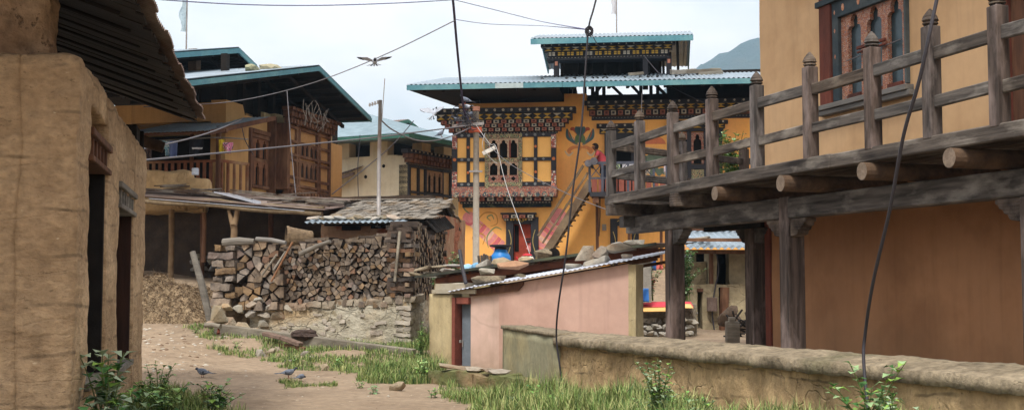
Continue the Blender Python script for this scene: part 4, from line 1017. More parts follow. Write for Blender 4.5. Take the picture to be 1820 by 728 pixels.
# roof: apex on the gable plane, two slopes; ridge runs away into the house
ov = -1.9
ap = D.hit(567, 119, ov); rr = D.hit(660, 211, ov); ll = D.hit(290, 149, ov)
def mkroof(name, ap, rr, ll, ov, depth, fas=TEAL, th=.14):
    mb = MB()
    for e in (rr, ll):
        dv = Vector((e[0]-ap[0], 0, e[1]-ap[1])); L = dv.length
        mb.corr((ap[0], ov, ap[1]+.05), (0,1,0), dv, depth, L, per=.16, amp=.018, rows=3)
    mb.build(name, TIN, T, solid=.006)
    mb = MB()
    for e in (rr, ll): mb.bar((ap[0], ov-.0, ap[1]-.06), (e[0], ov-.0, e[1]-.06), .05, th, 0); mb.bar((e[0], ov, e[1]-.04), (e[0], ov+depth, e[1]-.04), .05, th)
    mb.build('fascia', fas, T)
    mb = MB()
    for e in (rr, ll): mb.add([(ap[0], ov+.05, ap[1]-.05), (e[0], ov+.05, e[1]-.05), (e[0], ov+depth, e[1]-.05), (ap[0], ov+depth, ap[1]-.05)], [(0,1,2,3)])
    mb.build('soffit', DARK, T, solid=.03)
    mb = MB(); n = 7
    for e in (rr, ll):
        for k in range(1, n): 
            x_ = ap[0]+(e[0]-ap[0])*k/n; z_ = ap[1]+(e[1]-ap[1])*k/n-.14; mb.bar((x_, ov+.1, z_), (x_, ov+depth*.9, z_), .1, .12)
        for y_ in (ov+1.1, ov+2.0): mb.bar((ap[0], y_, ap[1]-.26), (e[0], y_, e[1]-.26), .1, .12)
    mb.build('rafter', DARK, T)
mkroof('main_roof', ap, rr, ll, ov, 9.0)
mb = MB()
for k in range(9):
    x_ = .4+k*(xE-.6)/8; mb.box(x_-.1, x_+.1, .15, .35, topz(x_), topz(x_)+1.5)
mb.build('attic_post', DARK, T)
mb = MB(); mb.box(.3, xE-.2, 1.0, 1.1, z1w+.2, z1w+1.3); mb.build('attic_dark_backing', DARK, T)
# upper little roof
ap2 = D.hit(424, 87, 1.0); rr2 = D.hit(457, 119, 1.0); ll2 = D.hit(268, 98, 1.0)
mkroof('upper_roof', ap2, rr2, ll2, 1.0, 6.0, TEAL, .16)
for q in (348, 395, 300):
    mb = MB(); a_ = D.hit(q, 120, 2.2); mb.box(a_[0]-.15, a_[0]+.15, 2.1, 2.4, a_[1]-1.8, a_[1]+.6); mb.build('upper_post', mat('old_post', (120,100,80), (90,74,60), scale=4), T)
# veranda: awning, floor, railing, posts
vy0, vy1 = -.05, 5.2
# frontal frame of the veranda (perpendicular to the gable)
VF = Fr(D.w(-.9, 0, 0).x, D.w(-.9, 0, 0).y, DA-math.pi/2, 2.0)   # local x to the right, origin at veranda's right front corner
VI = T.matrix_basis.inverted() @ VF.M if False else D.I @ VF.M
def VB(mb, name, mats, **k): return mb.build(name, mats, T, M=VI, **k)
VX = lambda px, py=290, off=0: VF.hit(px, py, off)[0]
VZ = lambda py, off=0, px=330: VF.hit(px, py, off)[1]
v0, v1 = VX(215), VX(388)
mb = MB(); mb.box(v0, v1, -.03, .04, VZ(289), VZ(285)); mb.box(v0, v1, -.02, .03, VZ(345), VZ(341))
x_ = v0
while x_ < v1: mb.box(x_, x_+.10, -.01, .02, VZ(341), VZ(289)); x_ += .21
mb.bar((v1, 0, VZ(286)), (v1+.55, 1.0, VZ(289)), .05, .09)
for k in range(5): t = (k+.5)/5; mb.box(v1+.55*t-.04, v1+.55*t+.04, t-.03, t+.03, VZ(343), VZ(289))
VB(mb, 'veranda_railing', mat('old_rail_wood', (140,86,58), (96,62,44), (150,120,90), scale=5, bump=.5))
for q_ in ((v1-.06, v1+.06, -.06, .06, VZ(352), VZ(226)), (v1+.5, v1+.6, .95, 1.05, VZ(352), VZ(222)), (VX(310)-.05, VX(310)+.05, 1.0, 1.1, VZ(352), VZ(226))): mb = MB(); mb.box(*q_); VB(mb, 'veranda_post', BRW, bevel=.01)
mb = MB(); mb.box(v0-1, v1, 0, .8, VZ(350), VZ(345)); mb.box(v0-1, -.25, .8, 2.6, VZ(350), VZ(345)); mb.box(v0-1, -.25, 2.5, 2.6, VZ(350), VZ(222)); VB(mb, 'veranda_floor', DARK)
mb = MB(); xa = VX(225, 232, -.8); xb = VX(372, 232, -.8); za_ = VZ(233, -.8)
mb.corr((xa, -.8, za_), (1,0,-.0), Vector((.23,1,.26)), xb-xa, 3.1, per=.13, amp=.016, rows=2); VB(mb, 'awning', TIN, solid=.006)
mb = MB(); mb.bar((xb, -.78, za_-.06), (xb+.7, 2.2, za_+.74), .05, .14); mb.bar((xa, -.6, za_-.04), (xb, -.6, za_-.04), .06, .06); mb.bar((xa,-.1,za_+.06),(xb+.2,-.1,za_+.06),.1,.1); VB(mb, 'awning_beam', BRW)

# ================================================================ CREAM HOUSE (centre, behind)
EA = R(62)
e0 = at(723, 300, 50)
E = Fr(e0.x, 50, EA, 2.4)
T = thing('cream_house', 'cream plastered house with pale tin roof between the ochre and yellow houses', 'house', E)
ZE = lambda px, py, off=0: E.hit(px, py, off)[1]
XE = lambda px, py=300, off=0: E.hit(px, py, off)[0]
zt_ = ZE(723, 276); 
mb = MB(); mb.box(0, 9, 0, .5, -2, zt_); mb.box(0, .5, .5, 10, -2, ZE(723, 274)); 
mb.box(0, .5, 1.0, 1.9, zt_, zt_+1.0); mb.box(0, .5, 3.0, 3.7, zt_, zt_+1.0); mb.box(0, .5, 5.2, 6.2, zt_, zt_+1.0); mb.box(0,.5,7.2,10,zt_,zt_+1.0)
for k in range(4): mb.box(1.2+k*1.8, 1.9+k*1.8, 0, .5, zt_, zt_+1.0)
mb.build('wall', CREAM, T)
mb = MB(); mb.box(.6, 9, 1.1, 1.2, zt_-.2, zt_+1.3); mb.box(1.0, 1.1, 1.2, 10, zt_-.2, zt_+1.3); mb.build('attic_dark_backing', DARK, T)
o2 = -1.3
k0 = E.hit(727, 236, o2); 
zz = k0[1]; xx0 = k0[0]
RL = XE(830, 262, o2)-xx0
mb = MB(); mb.box(xx0, xx0+9, o2, o2+.05, zz-.18, zz); mb.box(xx0-.01, xx0+.04, o2, 9, zz-.18, zz); mb.build('fascia', GRN, T)
mb = MB()
vs = [(xx0, o2, zz+.02), (xx0+10, o2, zz+.02), (xx0+10, 11, zz+.02), (xx0, 11, zz+.02), (xx0+5, o2+5.5, zz+1.75), (xx0+5.2, 7.0, zz+1.75)]
mb.add(vs, [(0,1,4), (1,2,5,4), (2,3,5), (3,0,4,5)]); mb.add([(xx0,o2,zz-.02),(xx0+10,o2,zz-.02),(xx0+10,11,zz-.02),(xx0,11,zz-.02)], [(0,3,2,1)])
TINS = mat('tin_ribbed', (126,146,156), (108,128,138), scale=2, bump=.5, bsc=3, rough=.7, metal=0, wave=(3.2,'Y',.6))
mb.build('roof', TINS, T)
mb = MB(); q0_ = E.hit(716, 213, 3.5); 
mb.add([(q0_[0], 3.2, q0_[1]), (q0_[0]-2.2, 3.2, q0_[1]-.55), (q0_[0]+2.4, 3.2, q0_[1]-.75), (q0_[0], 9, q0_[1]), (q0_[0]-2.2, 9, q0_[1]-.55), (q0_[0]+2.4, 9, q0_[1]-.75)], [(0,3,4,1), (0,2,5,3)]); mb.build('upper_roof', TINR, T, solid=.03)
mb = MB(); mb.prism([(q0_[0]-2.0, q0_[1]-1.2), (q0_[0]+2.2, q0_[1]-1.2), (q0_[0]+2.2, q0_[1]-.72), (q0_[0], q0_[1]-.05), (q0_[0]-2.0, q0_[1]-.52)], 3.4, 3.5); mb.build('gable_end', DARK, T)
mb = MB(); mb.bar((q0_[0], 3.18, q0_[1]-.08), (q0_[0]-2.2, 3.18, q0_[1]-.63), .05, .15); mb.bar((q0_[0], 3.18, q0_[1]-.08), (q0_[0]+2.4, 3.18, q0_[1]-.83), .05, .15); mb.build('fascia', GRN, T)
by = -.5
bx0, bx1 = XE(727, 320, by), XE(803, 320, by); zt_, zb_ = ZE(727, 292, by), ZE(727, 375, by)
mb = MB(); mb.box(bx0, bx1+1, by+.08, 0, zb_, zt_); bay = mb.build('bay_window', mat('bay_cream_panel', (220,204,164), (206,190,150), scale=2), T)
w_ = bx1-bx0; h_ = zt_-zb_; mb = MB()
for t in (.02, .22, .38, .78, .98): mb.box(bx0+w_*t-.055, bx0+w_*t+.055, by-.02, by+.08, zb_, zt_)
for t in (.02, .42, .97): mb.box(bx0, bx1, by-.012, by+.07, zb_+h_*t-.05, zb_+h_*t+.05)
mb.build('bay_frame', BLK, bay)
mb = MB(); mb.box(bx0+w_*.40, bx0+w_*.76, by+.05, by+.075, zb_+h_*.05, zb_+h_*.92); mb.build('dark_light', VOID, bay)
for t0_, t1_ in ((.05, .38), (.47, .92)): win_lights(bay, bx0+w_*.40, bx0+w_*.76, zb_+h_*t0_, zb_+h_*t1_, 3, by, mat('grey_fret', (176,156,132), (140,112,92), scale=9), VOID, mull=.42, depth=.03)
cornice(T, bx0-.1, bx1+.1, by, [(zt_+.62, zt_+.46, 'dots', .30), (zt_+.45, zt_+.25, 'brown', .3), (zt_+.24, zt_+.08, 'brown', .26), (zt_+.07, zt_, 'beads', .12)], grow=.12)
mb = MB(); mb.box(bx0, bx0+.02, by, 0, zb_, zt_); mb.build('bay_side_board', BLK, T)
# lean-to canopy on the left face
q = Fr(E.w(0,0,0).x, E.w(0,0,0).y, EA-math.pi/2, 2.4)
a_ = q.hit(590, 318, -.8); b_ = q.hit(628, 306, -.8)
mb = MB(); mb.corr((a_[0]-1, -.8, a_[1]-.15), (1,0,(b_[1]-a_[1])/(b_[0]-a_[0])), (0,1,.35), b_[0]-a_[0]+1, .9, per=.15, rows=1); mb.bar((a_[0]-1, -.75, a_[1]-.25), (b_[0], -.75, b_[1]-.05), .08, .12); o = mb.build('canopy', TINR, T, M=E.I @ q.M, solid=.01)
mb = MB()
for px, py in ((682, 295), (650, 314), (716, 333)):
    c = q.hit(px, py, 0); mb.prism([(c[0]+.08*math.cos(t*math.pi/4), c[1]+.08*math.sin(t*math.pi/4)) for t in range(8)], -.012, .0)
mb.build('putlog_hole_disc', VOID, T, M=E.I @ q.M)  # black discs painting the shade inside holes
# ================================================================ ROCKS
def chipped(sx, sy, sz, seed, n=13):       # angular field stone: hull of a few points, edges worn
    st_ = random.getstate(); random.seed(seed*7+1); bm = bmesh.new()
    for k in range(n):
        v = Vector((uni(-1,1), uni(-1,1), uni(-1,1))); m = max(abs(v.x), abs(v.y), abs(v.z)); v = v/m*uni(.8,1)
        bm.verts.new((v.x*sx, v.y*sy, v.z*sz))
    r = bmesh.ops.convex_hull(bm, input=bm.verts); bmesh.ops.delete(bm, geom=[g for g in r['geom_interior'] if isinstance(g, bmesh.types.BMVert)], context='VERTS')
    bmesh.ops.bevel(bm, geom=list(bm.edges), offset=.035*min(1,sz*3), segments=1, affect='EDGES', clamp_overlap=True)
    random.setstate(st_); me = bpy.data.meshes.new('stone'); bm.to_mesh(me); bm.free(); return me
def rock_mesh(sx, sy, sz, seed, sub=2, box=.55, rough_=.16):
    bm = bmesh.new(); bmesh.ops.create_icosphere(bm, subdivisions=sub, radius=1)
    for v in bm.verts:
        p = v.co.copy(); m = max(abs(p.x), abs(p.y), abs(p.z)); q = p/m
        p = p*(1-box)+q*box*.9
        p += noise.noise_vector(p*1.3+Vector((seed*3.1, seed, 0)))*rough_*1.6+noise.noise_vector(p*4+Vector((seed, 0, seed)))*rough_*.35
        v.co = Vector((p.x*sx, p.y*sy, p.z*sz))
    me = bpy.data.meshes.new('stone'); bm.to_mesh(me); bm.free(); return me
ROCKS = [chipped(.5, .42, .3, i, 12+i % 4) for i in range(9)]
SLABS = [chipped(.5, .42, .14, i+20, 14) for i in range(6)]
_rocks = {}
def stone(loc, size, label=None, cat='stone', group=None, slab=False, rot=None, m=STN, flat_z=None, name='stone'):
    src = random.choice(SLABS if slab else ROCKS)
    key = (src.name, m.name)
    if key not in _rocks:
        me = src.copy(); me.materials.clear(); me.materials.append(m); _rocks[key] = me
    o = bpy.data.objects.new(name, _rocks[key]); COL.objects.link(o)
    sx, sy, sz = size
    o.scale = (sx, sy, sz/(.28 if slab else .6)); o.location = loc
    o.rotation_euler = rot if rot else (uni(-.1,.1), uni(-.1,.1), uni(-.5,.5))
    if label: tag(o, label, cat, group)
    return o

# ================================================================ STONE WALL WITH FIREWOOD
W0 = at(450, 590, 25.0); W1 = at(729, 617, 24.0)
wA = math.atan2(W1.y-W0.y, W1.x-W0.x)
Wf = Fr(W0.x, W0.y, wA); LW = Wf.hit(729, 600)[0]
S1 = at(787, 590, 28.2)
sA = math.atan2(S1.y-W1.y, S1.x-W1.x)
Sf = Fr(W1.x, W1.y, sA); LS = (Vector((S1.x, S1.y))-Vector((W1.x, W1.y))).length
ztop = lambda x: Wf.hit(729, 531)[1]*1.0 if x > LW else Wf.hit(450, 548)[1]+(Wf.hit(729, 531)[1]-Wf.hit(450, 548)[1])*max(0, min(1, x/LW))
T = thing('stone_wall', 'mortared rubble stone wall carrying the stacked firewood', 'wall', Wf)
MORT = mat('rubble_mortar', (194,188,170), (162,154,134), (186,162,126), scale=2.2, st=(1,1,1.6), bump=1, bsc=6, dist=.06, cracks=1.0, cr_s=2.6, cr_st=(1,1,1.8), spots=(140,130,108), spot_t=.64, spot_s=5, fine=.3)
mb = MB(); mb.rbox(-.1, LW, 0, .7, -.2, ztop(0)-.0, cell=.07, amp=.035, fr=3.5, amp2=.022, fr2=9)
for i, (x, y, z) in enumerate(mb.v):
    if z > .8: mb.v[i] = (x, y, z+(ztop(x)-ztop(0)))
mb.build('wall_face', MORT, T, smooth=True)
MI = Wf.I @ Sf.M
mb = MB(); mb.rbox(0.02, LS, 0.0, .16, -.2, ztop(LW), cell=.08, amp=.03, fr=3.5, amp2=.02, fr2=9); mb.build('wall_face', MORT, T, smooth=True, M=MI)
def clip(poly, a, b, c):        # keep a*x+b*z<=c
    out = []
    for i in range(len(poly)):
        p = poly[i]; q = poly[(i+1) % len(poly)]
        dp = a*p[0]+b*p[1]-c; dq = a*q[0]+b*q[1]-c
        if dp <= 0: out.append(p)
        if (dp < 0) != (dq < 0) and dp != dq:
            t = dp/(dp-dq); out.append((p[0]+(q[0]-p[0])*t, p[1]+(q[1]-p[1])*t))
    return out
def voro(pts, R_):
    res = []
    for i, p in enumerate(pts):
        poly = [(p[0]-R_, p[1]-R_), (p[0]+R_, p[1]-R_), (p[0]+R_, p[1]+R_), (p[0]-R_, p[1]+R_)]
        for j, q in enumerate(pts):
            if i == j: continue
            dx, dz = q[0]-p[0], q[1]-p[1]; d2 = dx*dx+dz*dz
            if d2 > 4.2*R_*R_: continue
            poly = clip(poly, dx, dz, (q[0]**2+q[1]**2-p[0]**2-p[1]**2)/2)
            if len(poly) < 3: break
        if len(poly) >= 3: res.append((p, poly))
    return res
def jit_grid(x0, x1, zb, ztf, sx, sz, j=.38):
    pts = []; r = 0; z = zb+sz/2
    while z < max(ztf(x0), ztf((x0+x1)/2), ztf(x1)):
        x = x0+sx/2+(sx/2 if r % 2 else 0)
        while x < x1:
            if z < ztf(x): pts.append((x+uni(-j,j)*sx, z+uni(-j,j)*sz))
            x += sx
        z += sz; r += 1
    return pts
# stones set in the top course and at the corner
CT_ = mb = MB()
def course(fr_z, x0, x1, h, parent, M_=None, y=-.05):
    mb = MB(); x = x0
    while x < x1:
        w = uni(.16, .42); hh = h*uni(.8,1.15)
        z = fr_z(x+w/2)
        mb.rbox(x+.012, min(x+w, x1+.1), y+uni(-.03,.02), .5, z-hh, z-.005+uni(-.02,.02), cell=.05, amp=.045, fr=5, rnd_=.12, seed=rnd()*9)
        x += w
    return mb.build('stone_course', STN, parent, smooth=False, M=M_)
course(lambda x: ztop(x)+.07, .15, LW+.02, .15, T)
mb = MB()
for k in range(9):
    z = .12+k*.105+uni(-.02,.02)
    mb.rbox(LW-.34*uni(.5,1.2), LW+.02, -.03, .1, z, z+uni(.05,.09), cell=.04, amp=.03, fr=6, rnd_=.07, seed=k)
    if k % 4 == 1: mb.rbox(LW-.9*uni(.7,1.0), LW-.5, -.03, .2, z, z+.07, cell=.06, amp=.02, fr=6, rnd_=.04, seed=k+30)
for k in range(22):
    x = uni(.3, LW-.6); z = uni(.35, .85); w = uni(.08,.2)
    mb.rbox(x, x+w, -.022, .1, z, z+uni(.04,.08), cell=.03, amp=.03, fr=6, rnd_=.06, seed=k+60)
mb.build('corner_stone', STN, T)
# dry stones at the broken left end: every stone a thing
lx0 = Wf.hit(385, 560)[0]
i = 0
for px, py, w, h in ((392,560,40,34),(412,574,34,22),(436,582,34,24),(424,548,22,20),(446,556,28,16),(470,560,26,14),(470,575,26,14),(495,560,30,14),(486,545,28,12),(520,547,30,16),(512,562,30,14),(448,540,26,14),(462,532,22,12),(405,545,24,14),(380,575,26,12),(540,560,24,14),(456,587,26,12),(540,545,26,13)):
    p = at(px, py+h/2, 24.9-.0*px); s = 25/2100
    stone((p.x, p.y-.12+uni(0,.1), p.z+h*s/2), (w*s*.95, w*s*.8, h*s*1.0), ['pale boulder leaning at the broken left end of the stone wall', 'loose stone in the collapsed left end of the stone wall'][i > 0], group=None if i == 0 else 'loose stones at the collapsed wall end', m=STN if i % 3 else STNG); i += 1
mb = MB(); mb.rbox(lx0+.15, .1, .1, .8, -.1, ztop(0)-.05, cell=.1, amp=.05, fr=4); mb.build('rubble_core', mat('rubble_core_earth', (120,100,76), (90,74,56), scale=5, bump=1), T)

# firewood: end faces packed like split logs
WOODE = mat('split_wood_end', (150,126,96), (106,86,66), (92,80,70), scale=9, bump=.8, bsc=22, dist=.01, rand=.34, c3s=3)
BARK = mat('split_wood_bark', (86,68,54), (54,44,37), (108,82,60), scale=9, bump=.7, bsc=18, rand=.25)
WOODR = mat('split_wood_red', (142,102,72), (108,76,54), (92,76,60), scale=9, bump=.8, bsc=22, dist=.01, rand=.28)
def chip(poly, k):
    poly = list(poly)
    while len(poly) > k:        # drop the bluntest corner: split wood is three or four sided
        best = None
        for i in range(len(poly)):
            a, b, c = poly[i-1], poly[i], poly[(i+1) % len(poly)]
            ar = abs((b[0]-a[0])*(c[1]-a[1])-(b[1]-a[1])*(c[0]-a[0]))
            if best is None or ar < best[0]: best = (ar, i)
        poly.pop(best[1])
    return poly
def billet(p, poly, yf, L, fr_, label, group, shrink=.9, red=False, round_=0):
    poly = chip(poly, random.choice((3,4,4,5,5,6)))
    cx = sum(a for a, b in poly)/len(poly); cz = sum(b for a, b in poly)/len(poly)
    q = [((a-cx)*shrink, (b-cz)*shrink) for a, b in poly]
    mb = MB(); n = len(q)
    vs = [(x*.97, 0, z*.97) for x, z in q]+[(x, .025, z) for x, z in q]+[(x*uni(.9,1.0), L, z*uni(.9,1.0)) for x, z in q]
    mb.add(vs, [list(range(n)), list(reversed(range(2*n, 3*n)))], 0)
    for i in range(n):
        j = (i+1) % n
        mb.f.append([i, n+i, n+j, j]); mb.m.append(0); mb.f.append([n+i, 2*n+i, 2*n+j, n+j]); mb.m.append(1)
    o = mb.build('firewood', [WOODR if red else WOODE, BARK])
    w_ = fr_.w(cx, yf, cz); o.location = w_; o.rotation_euler = (uni(-.02,.02), 0, fr_.a+uni(-.03,.03))
    tag(o, label, 'firewood', group); return o
mx0 = Wf.hit(474, 500)[0]; mx1 = Wf.hit(709, 480)[0]
ztm = lambda x: Wf.hit(500, 438)[1]+(Wf.hit(700, 421)[1]-Wf.hit(500, 438)[1])*(x-Wf.hit(500,438)[0])/(Wf.hit(700,421)[0]-Wf.hit(500,438)[0])+.03*math.sin(x*5)
pts = jit_grid(mx0, mx1, ztop(1)+.04, ztm, .118, .088, .42)
cells = voro(pts, .09)
_tot = len(cells)
random.shuffle(cells)
st_ = MB()
for k, (p, poly) in enumerate(cells):
    if len(poly) < 3: continue
    if k < 225:
        billet(p, poly, uni(-.05,.06), .5, Wf, 'split firewood billet in the large stack on the stone wall', 'firewood billets of the large stack', red=rnd() < .13, shrink=uni(.84,.95))
    else:
        poly = chip(poly, random.choice((3,4,4,5,5,6))); c = (sum(a for a, b in poly)/len(poly), sum(b for a, b in poly)/len(poly)); s = uni(.84,.94)
        st_.prism([(c[0]+(a-c[0])*s, c[1]+(b-c[1])*s) for a, b in poly], uni(-.03,.06), .5, 0, None, 1)
# backing wood of the stack and flat layers on top
mb = st_
mb.rbox(mx0, mx1, .3, .75, ztop(1)+.02, ztm((mx0+mx1)/2)-.08, cell=.2, amp=.03, mi=1)
for k in range(60):
    x = uni(mx0+.1, mx1); L = uni(.3,.6); a = uni(-.35,.35); z = ztm(x)+uni(-.02,.08); y = uni(-.0,.5)
    mb.bar((x-L/2*math.cos(a), y-L/2*math.sin(a), z), (x+L/2*math.cos(a), y+L/2*math.sin(a), z+uni(-.05,.05)), uni(.05,.1), uni(.03,.06), 1 if rnd() < .5 else 0)
o = mb.build('firewood_mass', [WOODE, BARK], M=Wf.M.copy()); stuff(o, 'uncounted small billets filling the large firewood stack', 'firewood')
# crib of crossed logs at the corner
for k in range(13):
    z = ztop(LW)+.05+k*.1+uni(-.012,.012); mb = MB()
    if k % 2:
        mb.rbox(uni(-.06,.04), uni(.44,.58), 0, .11, 0, uni(.055,.085), cell=.05, amp=.03, fr=4, rnd_=.06, seed=k); o = mb.build('firewood', [WOODR if k % 4 == 1 else BARK]); o.location = Wf.w(mx1-.22+uni(-.03,.03), -.05, z)
        o.rotation_euler.z = Wf.a
    else:
        mb.rbox(uni(-.02,.02), uni(.08,.14), 0, .55, 0, uni(.06,.09), cell=.05, amp=.03, fr=4, rnd_=.06, seed=k); o = mb.build('firewood', [WOODR if k % 3 == 0 else WOODE]); o.location = Wf.w(mx1+.14, -.07, z); o.rotation_euler.z = Wf.a
    tag(o, 'rough split log laid crosswise in the corner crib of the firewood stack', 'firewood', 'crossed logs of the corner crib')
    if not k % 2:
        mb = MB(); mb.rbox(0, .1, 0, .55, 0, .08, cell=.07, amp=.012, rnd_=.03, seed=k); o = mb.build('firewood', [BARK]); o.location = Wf.w(mx1-.16, -.06, z); o.rotation_euler.z = Wf.a
        tag(o, 'rough split log laid crosswise in the corner crib of the firewood stack', 'firewood', 'crossed logs of the corner crib')
mb = MB(); a_ = Wf.hit(702,500,-.12); b_ = Wf.hit(711,415,-.12); mb.bar((a_[0], -.12, a_[1]), (b_[0], -.12, b_[1]+.05), .05, .05); o = mb.build('pole', PALE, M=Wf.M.copy()); tag(o, 'pale upright stick propping the right corner of the firewood stack', 'stick')
# side stack on the return of the wall
mb = MB(); zs = lambda x: ztop(LW)+1.33+.12*math.sin(x*2)+.1*x/LS
for p, poly in voro(jit_grid(.15, LS, ztop(LW)+.04, zs, .15, .085, .36), .15):
    c = (sum(a for a, b in poly)/len(poly), sum(b for a, b in poly)/len(poly)); s = uni(.8,.93)
    mb.prism([(c[0]+(a-c[0])*s, c[1]+(b-c[1])*s) for a, b in poly], uni(-.09,.05), .5, 0, None, 1)
for k in range(45):
    x = uni(.1, LS); L = uni(.3,.6); y = uni(0,.5); z = zs(x)+uni(-.02,.1); a = uni(-.6,1.8)
    mb.bar((x-L/2*math.cos(a), y-L/2*math.sin(a), z), (x+L/2*math.cos(a), y+L/2*math.sin(a), z+uni(-.04,.04)), uni(.05,.1), uni(.03,.06), 1)
mb.rbox(0.7, LS, .2, .7, ztop(LW), ztop(LW)+1.25, cell=.2, amp=.03, mi=1)
WS = mat('split_wood_grey', (150,134,112), (104,90,74), (138,104,76), scale=3.2, bump=.9, bsc=14, dist=.02, c3s=2.5, c3t=(.5,.6))
o = mb.build('firewood_mass', [WS, BARK], M=Sf.M.copy()); stuff(o, 'weathered billets of the side stack facing the hut', 'firewood')
# stack of big logs at the left end
BL = Fr(at(383, 545, 25.05).x, 25.05, wA)
bx1 = BL.hit(492, 500)[0]; zb0 = BL.hit(430, 545)[1]; ztb = BL.hit(430, 432)[1]
ztf = lambda x: ztb-.0*x if x > .2 else ztb-.08
n = 0
pts = jit_grid(.50, bx1-.02, zb0+.0, ztf, .20, .13, .42)
for p, poly in voro(pts, .125):
    billet(p, poly, uni(-.05,.07), .7, BL, 'thick split log end in the coarse stack beside the hay heap', 'thick logs of the coarse stack', shrink=uni(.84,.94), red=rnd() < .16)
for k in range(8):
    z = zb0+.02+k*.165
    if k % 2 == 0:
        mb = MB(); mb.rbox(uni(-.05,.08), uni(.5,.68), 0, .16, 0, uni(.10,.15), cell=.05, amp=.045, fr=4, rnd_=.10, seed=k*3); o = mb.build('firewood', [WOODR if k == 6 else WOODE]); o.location = BL.w(-.08+uni(-.05,.03), -.12, z)
    else:
        for xo in (-.03, .27):
            mb = MB(); mb.rbox(0, uni(.16,.25), 0, .7, 0, uni(.10,.15), cell=.05, amp=.045, fr=4, rnd_=.10, seed=k*5+xo); o = mb.build('firewood', [WOODE]); o.location = BL.w(xo, -.1, z); o.rotation_euler.z = BL.a; tag(o, 'thick log laid crosswise at the left edge of the coarse stack', 'firewood', 'crosswise logs of the coarse stack')
        continue
    o.rotation_euler.z = BL.a; tag(o, 'thick log laid crosswise at the left edge of the coarse stack', 'firewood', 'crosswise logs of the coarse stack')
for px, py, L, a, lab in ((425,430,.75,.02,'grey log lying on top of the coarse stack, left of the basket'), (482,428,.7,-.12,'thin pale log lying along the top of the coarse stack'), (560,440,.7,.35,'stick leaning on the front of the firewood stack')):
    c = BL.hit(px, py, 0); mb = MB(); mb.tube([(c[0]-L/2, .0, c[1]-L/2*math.tan(a)), (c[0], .02, c[1]+.02), (c[0]+L/2, -.02, c[1]+L/2*math.tan(a))], [.085 if L > .72 else .05, .09 if L > .72 else .05, .06 if L > .72 else .04], 9); o = mb.build('log', PALE, M=BL.M.copy()); tag(o, lab, 'log')
mb = MB(); mb.rbox(.05, bx1, .35, .8, zb0-.1, ztb-.1, cell=.2, amp=.03); o = mb.build('firewood_mass', [BARK], M=BL.M.copy()); stuff(o, 'logs deep inside the coarse stack', 'firewood')
for px0, py0, px1, py1 in ((482,500,520,430), (492,452,466,488), (486,480,508,446)):
    a_ = BL.hit(px0, py0, -.25); b_ = BL.hit(px1, py1, -.18); mb = MB(); mb.tube([(a_[0], -.25, a_[1]), (b_[0], -.18, b_[1])], .022, 6); o = mb.build('stick', PALE if px0 != 482 else WOODR, M=BL.M.copy()); tag(o, 'thin stick leaning across the joint between the two firewood stacks', 'stick', 'sticks leaning on the firewood')
# basket on the stack
c = at(532, 424, 25.0); mb = MB(); 
ax = Vector((1, .3, -.05)).normalized(); pts = [c-ax*.26+ax*.13*k for k in range(5)]
mb.tube(pts, [.24,.22,.2,.185,.17], 18, 0, False); mb.tube([pts[0]-ax*.02, pts[0]+ax*.03], .25, 18, 0, False); mb.tube([pts[-1], pts[-1]+ax*.01], .17, 18, 0, True)
o = mb.build('basket', mat('wicker', (150,128,100), (96,80,62), scale=20, bump=.8, bsc=40, wave=(22,'Z',.8)), solid=.02); o['label'] = 'woven cane basket lying on its side on the firewood'; o['category'] = 'basket'

# ================================================================ SHINGLE HUT behind the firewood
K0 = at(571, 400, 27.6); K1 = at(768, 400, 27.2)
Kf = Fr(K0.x, K0.y, math.atan2(K1.y-K0.y, K1.x-K0.x), 1.0)
KL = Kf.hit(700, 410)[0]; KR = Kf.hit(768, 400)[0]
kz = lambda py, off=0, px=650: Kf.hit(px, py, off)[1]
T = thing('shingle_hut', 'low brick hut roofed with loose wooden shingles and a tin front eave', 'hut', Kf)
mb = MB(); mb.rbox(0, KL+.3, 0, .35, -.6, kz(398), cell=.12, amp=.02)
mb.rbox(KL+.3, KR, .3, .6, -.6, kz(378), cell=.12, amp=.02); mb.box(0, .3, .35, 4, -.6, kz(395)); mb.rbox(KR-.3, KR, .6, 4, -.6, kz(378), cell=.15, amp=.02)
mb.build('wall', mat('brick_mud_wall', (168,136,108), (132,100,78), (150,92,66), scale=4, bump=1, bsc=8, cracks=.8, cr_s=3, cr_st=(1,1,3), c3s=1.5, c3t=(.48,.55), dist=.04), T, smooth=False)
mb = MB(); mb.box(.5, .95, -.02, .1, kz(409), kz(399)); mb.box(1.2, 1.9, -.02,.1,kz(406),kz(400)); mb.build('wall_gap_sheet', VOID, T)  # black boxes painted as shade in gaps of the wall
